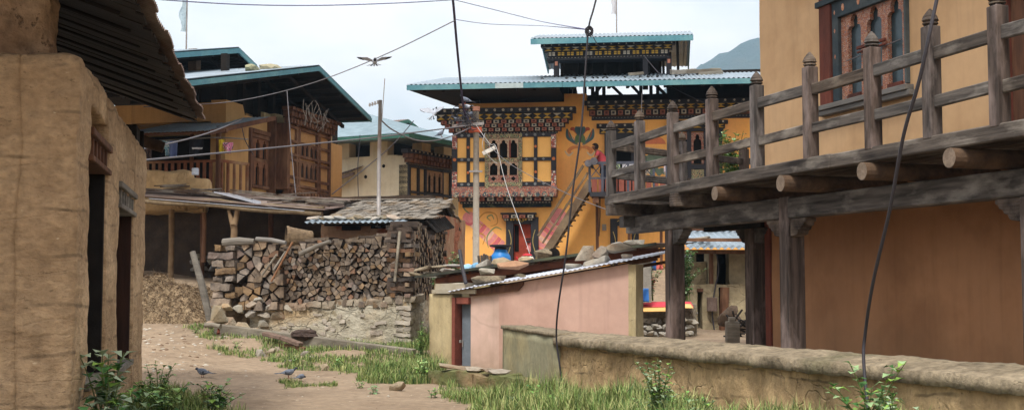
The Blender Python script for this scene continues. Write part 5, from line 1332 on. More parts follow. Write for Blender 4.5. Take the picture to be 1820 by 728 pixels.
# shingle roof: front slope, ridge, gable at the right
fy, fz = -.5, kz(392, -.5)
ry, rz = 1.5, kz(360, 1.5)
x0s, x1s = Kf.hit(575, 390, fy)[0], Kf.hit(752, 385, fy)[0]
mb = MB(); rows = 9
ux, uz = (ry-fy), (rz-fz); Ls = math.hypot(ux, uz); sl_ = math.atan2(uz, ux)
for r in range(rows):
    x = x0s-.15+uni(0,.1)+(r*.05)
    while x < x1s+.15:
        w = uni(.09,.2); t = r/rows
        y = fy+ux*t; z = fz+uz*t+.03+uni(-.01,.02)
        M_ = Matrix.Translation((x, y, z)) @ Matrix.Rotation(uni(-.12,.12)-.18, 4, 'Z') @ Matrix.Rotation(sl_-.08+uni(-.06,.06), 4, 'X')
        mb.box(0, w-.008, uni(-.06,.03), Ls/rows*1.6, 0, .022, 0, M_); x += w
for r in range(6):
    x = x0s
    while x < x1s:
        w = uni(.1,.22); t = r/6; M_ = Matrix.Translation((x, ry+ux*(1-t)+.1, rz-uz*(1-t)+.06)) @ Matrix.Rotation(-sl_, 4, 'X'); mb.box(0, w-.01, -.4, .05, 0, .022, 0, M_); x += w
mb.build('shingle_roof', mat('grey_shingle', (150,144,134), (98,92,85), (124,110,92), scale=3.5, bump=.8, bsc=14, bst=(3,.4,1), c3s=2, c3t=(.5,.6)), T)
mb = MB(); mb.bar((x0s-.1, ry, rz-.03), (x1s+.2, ry, rz-.03), .1, .1)
for xx in (x1s+.05, x1s-.9, x1s-1.9): mb.bar((xx, fy+.05, fz-.05), (xx, ry, rz-.05), .08, .08); mb.bar((xx, ry, rz-.05), (xx, ry+ux, fz-.1), .08, .08)
mb.box(x1s-.5, x1s-.4, .6, 3.2, -.6, fz+.1)
mb.build('roof_timber', DARK, T)
mb = MB(); mb.bar((x0s, fy+.1, fz-.06), (x1s, fy+.1, fz-.06), .07, .09); mb.add([(x0s, fy+.1, fz-.02), (x1s, fy+.1, fz-.02), (x1s, ry, rz-.02), (x0s, ry, rz-.02)], [(0,1,2,3)]); mb.build('roof_batten', DARK, T, solid=.02)
# dark sheet added for the shade of the open gable at the right
mb = MB(); mb.corr((x1s+.08, fy-.1, fz-.02), (0,1,.1), Vector((.6,.1,-.7)), 2.1, .36, per=.2, amp=.02, rows=2); mb.build('gable_shade_sheet', DARK, T, solid=.02)
ty = -.95
tx0, tx1 = Kf.hit(541, 394, ty)[0], Kf.hit(716, 391, ty)[0]
mb = MB(); mb.corr((tx0, ty, kz(395, ty)), (1,0,0), Vector((0,1,.16)), tx1-tx0, 1.2, per=.13, amp=.018, rows=2); mb.build('tin_eave', TIN, T, solid=.006)
mb = MB(); mb.bar((tx0+.1, ty+.3, kz(395,ty)+.01), (tx1-.1, ty+.3, kz(395,ty)+.01), .06, .06); mb.bar((tx0+.2, ty+.9, kz(395,ty)+.1), (tx1-.1, ty+.9, kz(395,ty)+.1), .06, .06)
for k in range(5): xx = tx0+.4+k*(tx1-tx0-.8)/4; mb.bar((xx, ty+.9, kz(395,ty)+.05), (xx, .1, kz(398)), .06, .06)
mb.build('eave_timber', PALE, T)
for k in range(13):
    px = 562+k*11.5+uni(-3,3); c = Kf.hit(px, 388, ty+.45)
    stone(Kf.w(c[0], ty+.4+uni(-.15,.15), kz(395,ty)+.12+uni(-.01,.02)), (uni(.25,.42), uni(.2,.3), uni(.08,.13)), 'flat stone weighting the tin eave of the shingle hut', group='stones on the shingle hut eave', m=(STNG, CAP)[k % 2] if k % 3 else STN, slab=k % 2 == 0)

# ================================================================ DARK SHED left, with pole roof
Q0 = at(262, 356, 30.5); Q1 = at(575, 380, 29.0)
Qf = Fr(Q0.x, Q0.y, math.atan2(Q1.y-Q0.y, Q1.x-Q0.x), 1.4)
qx = lambda px, py=370, off=0: Qf.hit(px, py, off)[0]
qz = lambda px, py, off=0: Qf.hit(px, py, off)[1]
T = thing('animal_shed', 'open dark animal shed with forked posts under a roof of poles, junk boards and tin', 'shed', Qf)
QL = qx(575)
zA, zB = qz(262, 357), qz(575, 381)
zr = lambda x: zA+(zB-zA)*x/QL
mb = MB()
pts_ = [(-1.5+(QL+1.5)*k/9, -.05+.02*math.sin(k*2), zr(-1.5+(QL+1.5)*k/9)+.02*math.sin(k*1.7)) for k in range(10)]
mb.tube(pts_, [.06+.008*math.sin(k) for k in range(10)], 9); mb.tube([(p[0], p[1]+.1, p[2]+.13+.03*math.sin(i*3)) for i, p in enumerate(pts_)], .035, 7)
mb.build('eave_pole', mat('peeled_pole', (132,116,92), (100,86,66), scale=6, bump=.5), T, smooth=True)
mb = MB(); mb.add([(-1.5, -.15, zr(-1.5)+.12), (QL+.1, -.15, zr(QL)+.10), (QL+.1, 3.4, zr(QL)+.55), (-1.5, 3.4, zr(-1.5)+.42)], [(0,1,2,3)]); mb.build('roof_sheet', TINR, T, solid=.02)
mb = MB()
for k in range(30):
    x = uni(-1.3, QL-.3); y = uni(0, 2.6); L = uni(1.0, 2.6); a = random.choice([uni(-.1,.1), uni(-.15,.05), 1.4]); z = zr(x)+.2+y*.12+uni(0,.06)
    x2 = x+L*math.cos(a); y2 = y+L*math.sin(a)*.6
    if x2 > QL+.1: x2 = QL+.1
    mb.bar((x, y, z), (x2, y2, zr(x2)+.2+y2*.12+uni(0,.06)), uni(.08,.22), .03)
mb.build('roof_board', mat('junk_board', (136,130,120), (92,84,76), (84,68,56), scale=3, bump=.6, c3s=.8, c3t=(.48,.55)), T)
mb = MB(); a = (qx(372,340), .6, qz(372,343,.6)); b = (qx(500,365), .2, qz(500,372,.2)); mb.bar(a, b, .6, .02); mb.bar((qx(270,350), .05, qz(270,353)), (qx(545,372), .05, qz(545,375)), .35, .015)
mb.build('tin_strip', mat('wet_tin', (196,200,210), (166,172,182), scale=2, rough=.3, metal=.4, bump=.05), T)
mb = MB()
def post(px, pt, pb, off, r, fork=0):
    x, z1 = Qf.hit(px, pb, off); z0 = Qf.hit(px, pt, off)[1]
    mb.tube([(x, off, z1-.6), (x+.02, off, z1+(z0-z1)*.4), (x, off, z0 if not fork else z0-.35)], [r*1.1, r*.95, r], 9)
    if fork:
        mb.tube([(x, off, z0-.42), (x-.1, off, z0-.15), (x-.15, off, z0+.02)], [r*.9, r*.6, r*.5], 8); mb.tube([(x, off, z0-.42), (x+.06, off, z0-.2), (x+.10, off, z0+.02)], [r*.9, r*.75, r*.7], 8)
for q_ in ((415, 374, 432, .0, .09, 1), (303, 372, 485, 1.4, .08), (250, 365, 480, 1.4, .08)): mb = MB(); post(*q_); mb.build('post', mat('peeled_post', (140,118,90), (106,84,62), scale=5, bump=.5), T, smooth=True)
for q_ in ((362, 378, 425, 1.0, .06), (358,380,500,2.6,.07), (480,380,500,2.6,.07)): mb = MB(); post(*q_); mb.build('post', BRW, T, smooth=True)
mb = MB(); zg = qz(300, 492, 2.0)
mb.rbox(-4, QL+1.5, 3.4, 3.8, zg-.6, zr(0)+.25, cell=.2, amp=.04); mb.rbox(QL-.1, QL+.3, .6, 3.8, zg-.8, zr(QL)+.1, cell=.2, amp=.03)
mb.build('back_wall', mat('dark_mud', (74,60,48), (46,38,32), scale=3, bump=.8), T)
zc = zg-.1; c_ = 0
for k in range(46):
    r = k//16; x = -.6+(k % 16)*.26+uni(-.05,.05)
    st = stone((0,0,0), (uni(.22,.34), .3, uni(.14,.2)), m=STNG); st.parent = T; st.location = (x, 3.25+uni(-.05,.05), zc+r*.17+.35); st.name = 'wall_stone'
# mud lump: remains of a wall above the shed
L0 = at(262, 345, 33.5)
Lf = Fr(L0.x, L0.y, 0, 3.0)
T = thing('ruined_wall', 'eroded lump of old earth wall standing below the laundry veranda', 'wall', Lf)
lx = Lf.hit(366, 320)[0]; zt_ = Lf.hit(300, 300)[1]; zt2_ = Lf.hit(350, 315)[1]
mb = MB(); mb.rbox(-.9, lx*.72, 0, .9, .45, zt_, cell=.1, amp=.09, fr=1.6, amp2=.025, fr2=7, rnd_=.3); mb.rbox(lx*.6, lx, .05, .85, .45, zt2_, cell=.1, amp=.07, fr=1.6, amp2=.025, fr2=7, rnd_=.2)
mb.build('wall_body', mat('pale_earth', (202,172,128), (176,146,104), scale=2, bump=1, bsc=7, dist=.06, cracks=.4, cr_s=2), T, smooth=True)

# ================================================================ HAY HEAP, POST
h0 = at(322, 560, 28.4)
hx, hy, hzb = h0.x-.35, h0.y+.6, gz(h0.x, h0.y)-.12
mb = MB(); NR, NT = 22, 64
def hsurf(t, r):
    ct, s_ = math.cos(t), math.sin(t)
    x = hx+1.95*r*ct; y = hy+1.3*r*s_
    h = 1.08*(1-r**2.6)*(1.0-.12*ct)+.12*noise.noise(Vector((x*1.3, y*1.3, 2)))+.09*noise.noise(Vector((x*4, y*4, 7)))
    return Vector((x, y, hzb+max(h, -.05)))
for i in range(NR+1):
    for k in range(NT): mb.v.append(tuple(hsurf(2*math.pi*k/NT, i/NR)))
for i in range(NR):
    for k in range(NT): mb.f.append((i*NT+k, (i+1)*NT+k, (i+1)*NT+(k+1) % NT, i*NT+(k+1) % NT)); mb.m.append(0)
for k in range(9000):
    t = uni(math.pi*.9, math.pi*2.1); r = math.sqrt(rnd())
    p = hsurf(t, r)+Vector((0, -.01, .01)); d = Vector((uni(-1,1), uni(-1,.3), uni(-1.2,.5))).normalized()*uni(.06,.22)
    n_ = Vector((uni(-1,1), uni(-1,1), uni(-1,1))).normalized()*.006
    q = p+d*.5+Vector((0,-.02,.015)); e_ = p+d
    mb.add([p-n_, p+n_, q+n_, q-n_, e_], [(0,1,2,3), (3,2,4)], 1+(k % 3))
o = mb.build('hay_heap', [STRAW, flat('straw_light', (160,138,108)), flat('straw_mid', (120,100,78)), flat('straw_dark', (80,64,50))]); o['label'] = 'big brown heap of old straw in front of the dark shed'; o['category'] = 'hay heap'
a_ = at(374, 570, 25.6); b_ = at(342, 447, 25.9)
mb = MB(); mb.tube([a_+Vector((.02,0,-.1)), (a_+b_)/2+Vector((.02,0,0)), b_], [.085,.08,.065], 8); o = mb.build('wooden_post', PALE); o['label'] = 'leaning pale wooden post between the straw heap and the log stack'; o['category'] = 'post'
# ================================================================ PLANK, LOGS, STONES on the verge
def gpt(px, py, dz=0): p = ground_hit(px, py); return Vector((p.x, p.y, p.z+dz))
a_ = at(384, 584, 24.6); b_ = at(736, 630, 22.6)
mb = MB(); mb.bar(a_, b_, .16, .22); o = mb.build('beam', PALE, bevel=.015); o['label'] = 'long weathered grey beam lying in the grass below the stone wall'; o['category'] = 'beam'
for (p, q, r, m, lab) in (((470,592),(535,612),.075,WOODR,'reddish split log lying across the grey beam, upper one'), ((492,612),(540,620),.065,WOODR,'shorter reddish split log beneath the upper one on the verge'), ((365,577),(392,580),.05,PALE,'grey chunk of wood at the left end of the long beam'), ((390,578),(388,592),.03,RED,'red brown stub standing at the left end of the beam')):
    a_ = at(p[0], p[1], 23.5 if p[0] > 400 else 24.3); b_ = at(q[0], q[1], 23.1 if p[0] > 400 else 24.2); mid = (a_+b_)/2+Vector((0,0,.02)); mb = MB(); mb.bar(a_, mid, r*2.4, r*1.0) if r > .06 else mb.tube([a_, mid, b_], r, 7); (mb.bar(mid, b_, r*2.1, r*1.1) if r > .06 else None); o = mb.build('log', m, bevel=.012); o['label'] = lab; o['category'] = 'log'
c = at(541, 594, 23.6); bm = rock_mesh(.27,.16,.11, 77, 3, .1, .22); bm.materials.append(mat('bundle_bark', (92,76,68), (56,46,42), scale=4, bump=1, wave=(3,'Z',.5), dist=.03)); o = bpy.data.objects.new('root_stump', bm); COL.objects.link(o); o.location = c; tag(o, 'dark twisted root stump resting on the beam beside the stone wall', 'stump')
labs = {0:'pale round stone on the verge below the reddish logs', 1:'flat tan stone in the grass at the middle of the verge', 2:'reddish boulder at the path edge near the hut'}
for i, (px, py, w, h) in enumerate(((480,622,20,16),(500,630,18,14),(464,625,20,16),(494,618,12,12),(540,625,18,12),(516,640,22,8),(556,634,14,10),(579,651,24,14),(705,682,32,24),(688,660,14,9),(748,662,16,10),(712,655,12,8),(600,640,12,7),(540,640,14,6))):
    p = gpt(px, py+h/2); s = p.y/2100
    stone((p.x, p.y, p.z+h*s*.3), (w*s, w*s*.8, h*s), 'reddish boulder at the path edge in front of the hut corner' if i == 8 else ['pale stone half sunk in the grass verge under the reddish logs', 'small stone in the grass verge right of the reddish logs'][i > 3], group=None if i == 8 else ['stones under the reddish logs', 'stones along the right part of the verge'][i > 3], m=STN if i != 2 else STNG)
# flakes and pebbles on the path: loose litter nobody would count
mb = MB()
for k in range(420):
    if k < 240: px, py = 255+150*rnd()**1.5, uni(580, 660)
    else: px, py = uni(250, 860), uni(625, 728)
    p = gpt(px, py); s = (.008+.04*rnd()**2)*(1.2 if k < 240 else .6)
    vs = [Vector((p.x+s*math.cos(t*1.256+uni(-.3,.3))*uni(.7,1.2), p.y+s*math.sin(t*1.256)*uni(.7,1.2), p.z+s*uni(.1,.4))) for t in range(5)]+[Vector((p.x, p.y, p.z+s*uni(.45,.75)))]
    vs += [Vector((v.x, v.y, p.z-.02)) for v in vs[:5]]
    mb.add(vs, [(j, (j+1) % 5, 5) for j in range(5)]+[(j, 6+j, 6+(j+1) % 5, (j+1) % 5) for j in range(5)], 0 if rnd() < .6 else 1)
o = mb.build('gravel', [flat('pale_flakes', (186,178,164)), flat('brown_flakes', (128,106,86))]); stuff(o, 'scattered stone flakes on the dirt path', 'gravel')

# low retaining wall in front of the hut, with flat slabs
R0 = gpt(757, 690); R1 = gpt(900, 712)
R0 = at(757, 690, 18.2); R1 = at(905, 705, 16.6)
Rf = Fr(R0.x, R0.y, math.atan2(R1.y-R0.y, R1.x-R0.x))
T = thing('retaining_wall', 'knee high mossy stone step below the hut door', 'wall', Rf)
RL_ = (R1-R0).length; mb = MB(); x = 0; k = 0
while x < RL_+.6: w = uni(.25,.5); mb.rbox(x, x+w-.02, 0+uni(0,.04), .6, -.3, .21+uni(-.02,.02), cell=.06, amp=.03, fr=4, rnd_=.08, seed=k); x += w; k += 1
mb.rbox(.1, RL_+.6, .5, 3.0, -.3, .12, cell=.25, amp=.03)
mb.build('wall_stone', mat('mossy_stone', (150,130,98), (116,100,72), (100,104,64), scale=4, bump=1, bsc=8, dist=.04, c3t=(.5,.58)), T)
for i, (px, py, w) in enumerate(((797,657,52),(836,663,38),(862,670,46),(880,677,44))):
    c = Rf.hit(px, py, .12); p = Rf.w(c[0], .2, .265); s = p.y/2100
    stone(p, (w*s, .38, .07), ['broad flat slab left of the hut door step','small flat slab in front of the hut door','flat slab right of the hut door, second from the end','rightmost flat slab on the hut step'][i], slab=True, m=STN)

# ================================================================ things on the two lean-to roofs
H2_, z2_, q0_, q1_ = shed2; Hf_, zt2, rx0_, rx1_ = hutf
def on_shed(px, size, lab, group=None, m=STN, slab=False, lift=0, y=.15):
    x = H2_.hit(px, 450, y)[0]; s = 22/2100
    w, h = size[0]*s, size[1]*s
    return stone(H2_.w(x, y, z2_(x)+.03+h*.42+lift), (w, w*.8, h), lab, group=group, m=m, slab=slab, rot=(0, -math.atan(.2), uni(-.3,.3)))
def on_hut(px, size, lab, group=None, m=STN, slab=False, lift=0, y=.3):
    x = Hf_.hit(px, 480, y)[0]; s = 20.3/2100
    w, h = size[0]*s, size[1]*s
    return stone(Hf_.w(x, y, zt2(x)+.07+y*.1+h*.42+lift), (w, w*.8, h), lab, group=group, m=m, slab=slab, rot=(0, -math.atan(.13), uni(-.3,.3)))
on_hut(870, (68,20), 'long greenish block lying on the lower part of the pink hut roof', m=CAP, slab=True)
on_hut(925, (30,10), 'small flat stone beside the greenish block on the hut roof', m=CAP, slab=True)
on_hut(866, (32,15), 'grey stone stacked on the greenish block, left of the reddish slab', m=STNG, lift=.17, slab=True)
on_hut(911, (64,18), 'reddish slab lying over the greenish block on the hut roof', m=mat('reddish_stone', (178,140,110), (150,112,86), scale=5, bump=.9), lift=.17, slab=True)
on_hut(1020, (34,12), 'flat grey stone under the big pale boulder on the hut roof', m=STNG, slab=True, y=.5)
on_hut(1060, (58,16), 'long flat stone under the tan boulders on the hut roof', m=STNG, slab=True, y=.45)
on_hut(1036, (40,32), 'big pale boulder with a cleft, leftmost of the boulders on the hut roof', lift=.10, y=.5)
on_hut(1068, (36,26), 'tan boulder in the middle of the boulders on the hut roof', lift=.10, y=.45)
on_hut(1103, (50,20), 'slanting tan slab, rightmost of the boulders on the hut roof', lift=.14, y=.45)
on_hut(1115, (22,10), 'small stone under the slanting slab at the right end of the hut roof', lift=.02, slab=True)
on_shed(858, (36,15), 'angular block on the dark roof edge, left of the pale oval stone', slab=True, m=STNG)
on_shed(892, (40,17), 'pale oval stone on the dark roof edge below the blue drum')
on_shed(935, (30,12), 'brown stone on the dark roof edge below the white pot', m=STN)
on_shed(968, (40,24), 'mossy grey boulder on the dark roof edge in front of the stair', m=CAP, y=.4)
on_shed(1098, (26,14), 'round grey stone high on the dark roof edge near the terrace', m=STNG)
on_shed(1128, (40,16), 'slate slab with an upturned end beside the terrace post', m=STNG, slab=True)
for k, px in enumerate((748, 764, 782, 800, 776, 792, 756)):
    x = H2_.hit(px, 480, .3)[0]
    stone(H2_.w(x, .2+.18*(k % 3), z2_(x)+.08+.1*(k > 3)), (uni(.35,.5), .35, uni(.07,.1)), 'rough flat slab piled on the left end of the shed roof', group='slabs on the left end of the shed roof', slab=True, m=STNG if k % 2 else CAP)
# black pipe standing beside the hut
a_ = Hf_.w(Hf_.hit(828, 503, -.1)[0], -.1, Hf_.hit(828, 503, -.1)[1]); b_ = Hf_.w(Hf_.hit(817, 444, .1)[0], .1, Hf_.hit(817, 444, .1)[1])
mb = MB(); mb.tube([a_, (a_+b_)/2+Vector((-.01,0,0)), b_], .035, 8); o = mb.build('vent_pipe', WIRE); o['label'] = 'short black pipe sticking up through the hut roof'; o['category'] = 'pipe'
# blue drum, pot, can, fabric on the shed roof (they stand on the yard behind it)
def lathe(mb, c, prof_, n=20, mi=0):
    vs = []; fs = []
    for r, z in prof_:
        for k in range(n): t = 2*math.pi*k/n; vs.append((c[0]+r*math.cos(t), c[1]+r*math.sin(t), c[2]+z))
    for i in range(len(prof_)-1):
        for k in range(n): fs.append((i*n+k, i*n+(k+1) % n, (i+1)*n+(k+1) % n, (i+1)*n+k))
    fs.append([(len(prof_)-1)*n+k for k in range(n)]); fs.append(list(range(n))[::-1]); mb.add(vs, fs, mi)
p = H2_.w(H2_.hit(890, 445, .9)[0], .9, z2_(H2_.hit(890,445,.9)[0])+.02)
mb = MB(); lathe(mb, (0,0,0), [(.15,0),(.19,.03),(.205,.19),(.19,.26),(.15,.31),(.12,.38)]); o = mb.build('plastic_drum', flat('blue_plastic', (44,130,206), rough=.4), loc=p, smooth=True); tag(o, 'blue plastic drum with a black lid on the shed roof before the mural', 'drum')
mb = MB(); lathe(mb, (0,0,0), [(.12,.38),(.12,.42),(.22,.44),(.225,.47),(.2,.475)]); mb.build('lid', BLK, o)
x = H2_.hit(937, 440, .7)[0]; p = H2_.w(x, .7, z2_(x)+.0)
mb = MB(); lathe(mb, (0,0,0), [(.10,0),(.14,.03),(.15,.10),(.11,.17)]); lathe(mb, (.0,0,0), [(.05,.18),(.1,.19),(.08,.215),(.03,.23)], 14, 1); mb.tube([(-.13,0,.08),(-.19,0,.12),(-.22,0,.17)], .02, 6, 1); o = mb.build('kettle', [WHT, flat('red_enamel', (200,50,60))], loc=p); tag(o, 'small white pot with a red lid on the shed roof', 'pot')
x = H2_.hit(866, 450, .7)[0]; p = H2_.w(x, .7, z2_(x))
mb = MB()
for k in range(6): mb.bar((k*.045-.14, uni(-.03,.03), 0), (k*.045-.16+uni(-.02,.02), uni(-.03,.03), .3+uni(-.03,.04)), .05, .03, 0, (0,1,0))
o = mb.build('cloth_bundle', flat('grey_cloth', (84,78,72)), loc=p, bevel=.012); tag(o, 'grey folded cloth draped beside the blue drum', 'cloth')
for px, lab, c in ((850,'small pale blue bowl with red rim left of the grey cloth', (120,170,206)), (832,'light blue plastic bag at the pole on the shed roof', (150,190,214))):
    x = H2_.hit(px, 450, .8)[0]; me = rock_mesh(.14,.12,.10, px, 2, .2, .12); me.materials.append(flat('pale_blue_%d' % px, c)); o = bpy.data.objects.new('plastic_bag' if px == 832 else 'bowl', me); COL.objects.link(o); o.location = H2_.w(x, .8, z2_(x)+.10); tag(o, lab, 'bag' if px == 832 else 'bowl')
x = H2_.hit(986, 436, .6)[0]; p = H2_.w(x, .55, z2_(x)+.13)
mb = MB(); mb.tube([(0,-.08,0),(0,.3,0)], .12, 16, 0, True); mb.tube([(0,-.083,0),(0,-.079,0)], .06, 12, 1, True); o = mb.build('log', [DARK, VOID], loc=p); tag(o, 'short dark hollow log end beside the mossy boulder on the shed roof', 'log')

# ================================================================ seen between the terrace posts
T0 = at(1232, 450, 29)
Yf = Fr(T0.x, 29, .12, .3)
yx = lambda px, off=0, py=480: Yf.hit(px, py, off)[0]
yz = lambda py, off=0, px=1290: Yf.hit(px, py, off)[1]
T = thing('mud_outbuilding', 'small grey mud outbuilding with dark doorways and pale corrugated roof seen behind the posts', 'outbuilding', Yf)
mb = MB(); w0, w1 = yx(1232), yx(1420)
zt_ = yz(447); zl = yz(505)
mb.rbox(w0, yx(1239), 0, .4, -.5, zl, cell=.12, amp=.02); mb.rbox(yx(1248), yx(1277), 0, .4, -.5, zl, cell=.12, amp=.02); mb.rbox(yx(1290), w1, 0, .4, -.5, zl, cell=.12, amp=.02); mb.rbox(yx(1239), yx(1248), .0, .4, yz(514), zl, cell=.1, amp=.02); mb.rbox(yx(1277), yx(1290), 0, .4, yz(510), zl, cell=.1, amp=.02)
mb.rbox(yx(1232), yx(1262), .3, .6, zl, yz(465), cell=.12, amp=.02); mb.rbox(yx(1264), yx(1276), .1, .6, zl, zt_, cell=.12, amp=.02); mb.rbox(yx(1303), w1, .3, .6, zl, zt_, cell=.12, amp=.02); mb.rbox(w0, w1, 1.8, 2, -.5, zt_, cell=.3, amp=.02); mb.box(w0, w0+.3, .4, 2, -.5, zl)
mb.build('wall', mat('grey_mud', (168,156,126), (134,122,98), (110,100,80), scale=2, bump=.9, bsc=6, cracks=.5, cr_s=2.5, dist=.04), T)
mb = MB(); mb.box(yx(1238), yx(1249), -.03, .05, yz(518), yz(512)); mb.bar((yx(1282), -.06, -.4), (yx(1287), -.04, yz(510)), .1, .2); mb.box(yx(1262), yx(1268), .0, .1, zl, zt_); mb.build('door_frame', BRW, T)
mb = MB(); mb.box(w0+.3, w1, .75, .8, -.5, zt_); mb.build('dark_opening_sheet', VOID, T)  # black sheet painted as the unlit inside of the doorways
mb = MB()
for (pa, pb, pt, off, L) in ((1222, 1430, 441, -.6, 1.7), (1222, 1430, 420, .8, 1.6)):
    z = yz(pt, off); s_ = .32 if pt == 441 else .3
    mb.corr((yx(pa, off), off, z), (1,0,0), Vector((0,1,s_)), yx(pb,off)-yx(pa,off), L, per=.17, amp=.028, rows=2)
mb.corr((yx(1222,2.2), 2.2, yz(402,2.2)), (1,0,0), Vector((0,1,.3)), yx(1430,2.2)-yx(1222,2.2), 1.2, per=.17, amp=.028, rows=2)
mb.build('roof_sheet', TIN, T, solid=.006)
mb = MB(); mb.bar((yx(1205,-.55), -.55, yz(426,-.55)), (yx(1430,-.55), -.55, yz(426,-.55)), .07, .08); mb.bar((yx(1205,.8), .8, yz(407,.8)), (yx(1430,.8), .8, yz(407,.8)), .07, .08)
mb.bar((yx(1214,-.3), -.3, yz(447,-.3)), (yx(1420,-.3), -.3, yz(447,-.3)), .08, .1)
mb.build('purlin', BRW, T)
x = yx(1238, .2); stone(Yf.w(x, -.2, yz(423,-.2)), (.55,.35,.09), 'flat stone lying on the pale roof behind the terrace posts', slab=True, m=STNG)
mb = MB(); mb.tube([(yx(1265,-.1), -.1, yz(552,-.1)), (yx(1265,-.1), -.1, yz(528,-.1))], .13, 12); o = mb.build('metal_can', TINR, M=Yf.M.copy()); tag(o, 'rusty metal can hanging on the grey mud wall', 'can')
mb = MB(); mb.tube(spline([(yx(1268), -.06, yz(590)), (yx(1264), -.05, yz(550)), (yx(1270), -.05, yz(510)), (yx(1276), -.05, yz(480)), (yx(1272), -.05, yz(445))], 5), .018, 5); o = mb.build('cable', WIRE, M=Yf.M.copy()); tag(o, 'thin cable running down the grey mud wall', 'cable')
p = gpt(1302, 594); p = at(1302, 597, 24.0)
mb = MB(); mb.rbox(-.13, .13, -.1, .1, -.3, .30, cell=.05, amp=.012, rnd_=.05); mb.rbox(-.07,.05,-.08,.08,.3,.38, cell=.05, amp=.01); o = mb.build('chopping_block', PALE, loc=p); tag(o, 'pale upright wooden block behind the garden wall between the posts', 'wood block')
for k, (px, py, s) in enumerate(((1292,560,.5),(1312,572,.4),(1322,582,.35))):
    p = at(px, py, 27.5); stone(p, (s, s, s*1.1), ['dark upright boulder leaning at the outbuilding door','dark rock beside the upright boulder','smaller dark rock by the inner post'][k], m=mat('dark_rock', (96,80,66), (62,52,44), scale=4, bump=1))
mb = MB()
for k in range(26): 
    a_ = Vector((uni(-.3,.3), uni(-.2,.2), uni(0,.35))); d = Vector((uni(-.4,.4), uni(-.3,.3), uni(-.1,.35))); mb.bar(a_, a_+d, .04, .03)
o = mb.build('scrap_heap', [DARK], loc=at(1322, 596, 26.5)); tag(o, 'heap of dark scrap wood behind the inner post', 'scrap heap')
# rubble stones under the drying cloths
n = 0
for r in range(4):
    for k in range(11):
        px = 1132+k*10.5+uni(-3,3); py = 592-r*11+uni(-2,2)
        if px > 1236: continue
        p = at(px, py, 26.0+r*.3); stone(p, (uni(.14,.24), .22, uni(.10,.15)), 'grey field stone of the rubble bank under the drying cloths', group='stones of the rubble bank', m=STNG)
T0 = at(1180, 560, 26.6); mb = MB(); mb.rbox(-1.3, .75, .1, 1.2, -1, .30, cell=.12, amp=.06); o = mb.build('rubble_bank', mat('bank_rubble', (140,132,116), (110,100,86), scale=4, bump=1, cracks=.8, cr_s=4, dist=.05), loc=(T0.x, T0.y, T0.z-.05)); tag(o, 'low bank of rubble behind the garden wall', 'bank')
def cloth(name, px0, py0, px1, py1, Y, c, lab, cat, wav=.04, tilt=0, m=None, parent=None, bottom=None, shape=None, group=None):
    a = at(px0, py0, Y); b = at(px1, py1, Y+tilt); mb = MB(); nx_, nz_ = 10, 9
    for j in range(nz_+1):
        for i in range(nx_+1):
            s = i/nx_; t = j/nz_; ss = s
            if shape: w_, o_ = shape(t); ss = .5+(s-.5)*w_+o_
            x = a.x+(b.x-a.x)*ss; z = a.z+(b.z-a.z)*t; y = Y+tilt*t+wav*math.sin(s*9+t*2)*(.3+t)+wav*.5*noise.noise(Vector((x*5, z*5, 1)))
            mb.v.append((x, y, z))
    for j in range(nz_):
        for i in range(nx_): k = j*(nx_+1)+i; mb.f.append((k, k+nx_+1, k+nx_+2, k+1)); mb.m.append(0)
    o = mb.build(name, m or flat(name+'_%d_%d_%d' % c, c), solid=.012, smooth=True); tag(o, lab, cat, group); return o
for (x0_, y0_, x1_, y1_, Y, c, lab) in ((1131,512,1153,536,25.5,(60,120,196),'blue plastic sheet hanging beside the hut corner'),):
    cloth('plastic_sheet', x0_, y0_, x1_, y1_, Y, c, lab, 'sheet')
for i, (y0_, y1_, c, lab, x1_) in enumerate(((536,545,(214,70,84),'red strip of cloth spread on the rubble bank',1232), (543,553,(222,180,110),'pale yellow cloth spread on the rubble bank below the red strip',1205), (540,547,(226,186,120),'yellow cloth at the right end of the rubble bank',1232))):
    Y = 26.8-.25*i
    cloth('ground_cloth', 1131 if i < 2 else 1190, y0_, x1_, y1_, Y, c, lab, 'cloth', tilt=-.35)
CHK = pattern_mat('check_cloth', [(30,34,44),(220,220,224),(30,34,44),(60,64,80)], 7)
cloth('hanging_cloth', 1211, 452, 1233, 480, 30, (0,0,0), 'black and white checked cloth drying behind the second post', 'cloth', m=CHK)
cloth('hanging_cloth', 1150, 438, 1166, 480, 30, (58,92,150), 'blue jeans hanging left of the first terrace post', 'trousers')
cloth('hanging_cloth', 1138, 440, 1150, 462, 30, (120,60,80), 'dark red garment drying beside the blue jeans', 'garment')
cloth('hanging_cloth', 1196, 455, 1210, 470, 30, (50,70,190), 'deep blue cloth drying beside the checked one', 'cloth')
cloth('hanging_cloth', 1166, 468, 1178, 478, 31, (214,110,100), 'small salmon cloth low on the line behind the bush', 'cloth')
cloth('hanging_cloth', 1222, 486, 1233, 504, 30, (210,130,60), 'orange cloth hanging at the outbuilding corner', 'cloth')
mb = MB(); mb.box(-.18, .18, -.15, .15, -.4, .5); mb.box(-.22,.22,-.2,.2,.5,.54); o = mb.build('gate_pillar', mat('grey_block', (160,156,148), (130,126,118), scale=4, bump=.4), loc=at(1142, 505, 26.5)); tag(o, 'small grey concrete pillar behind the hut corner', 'pillar')
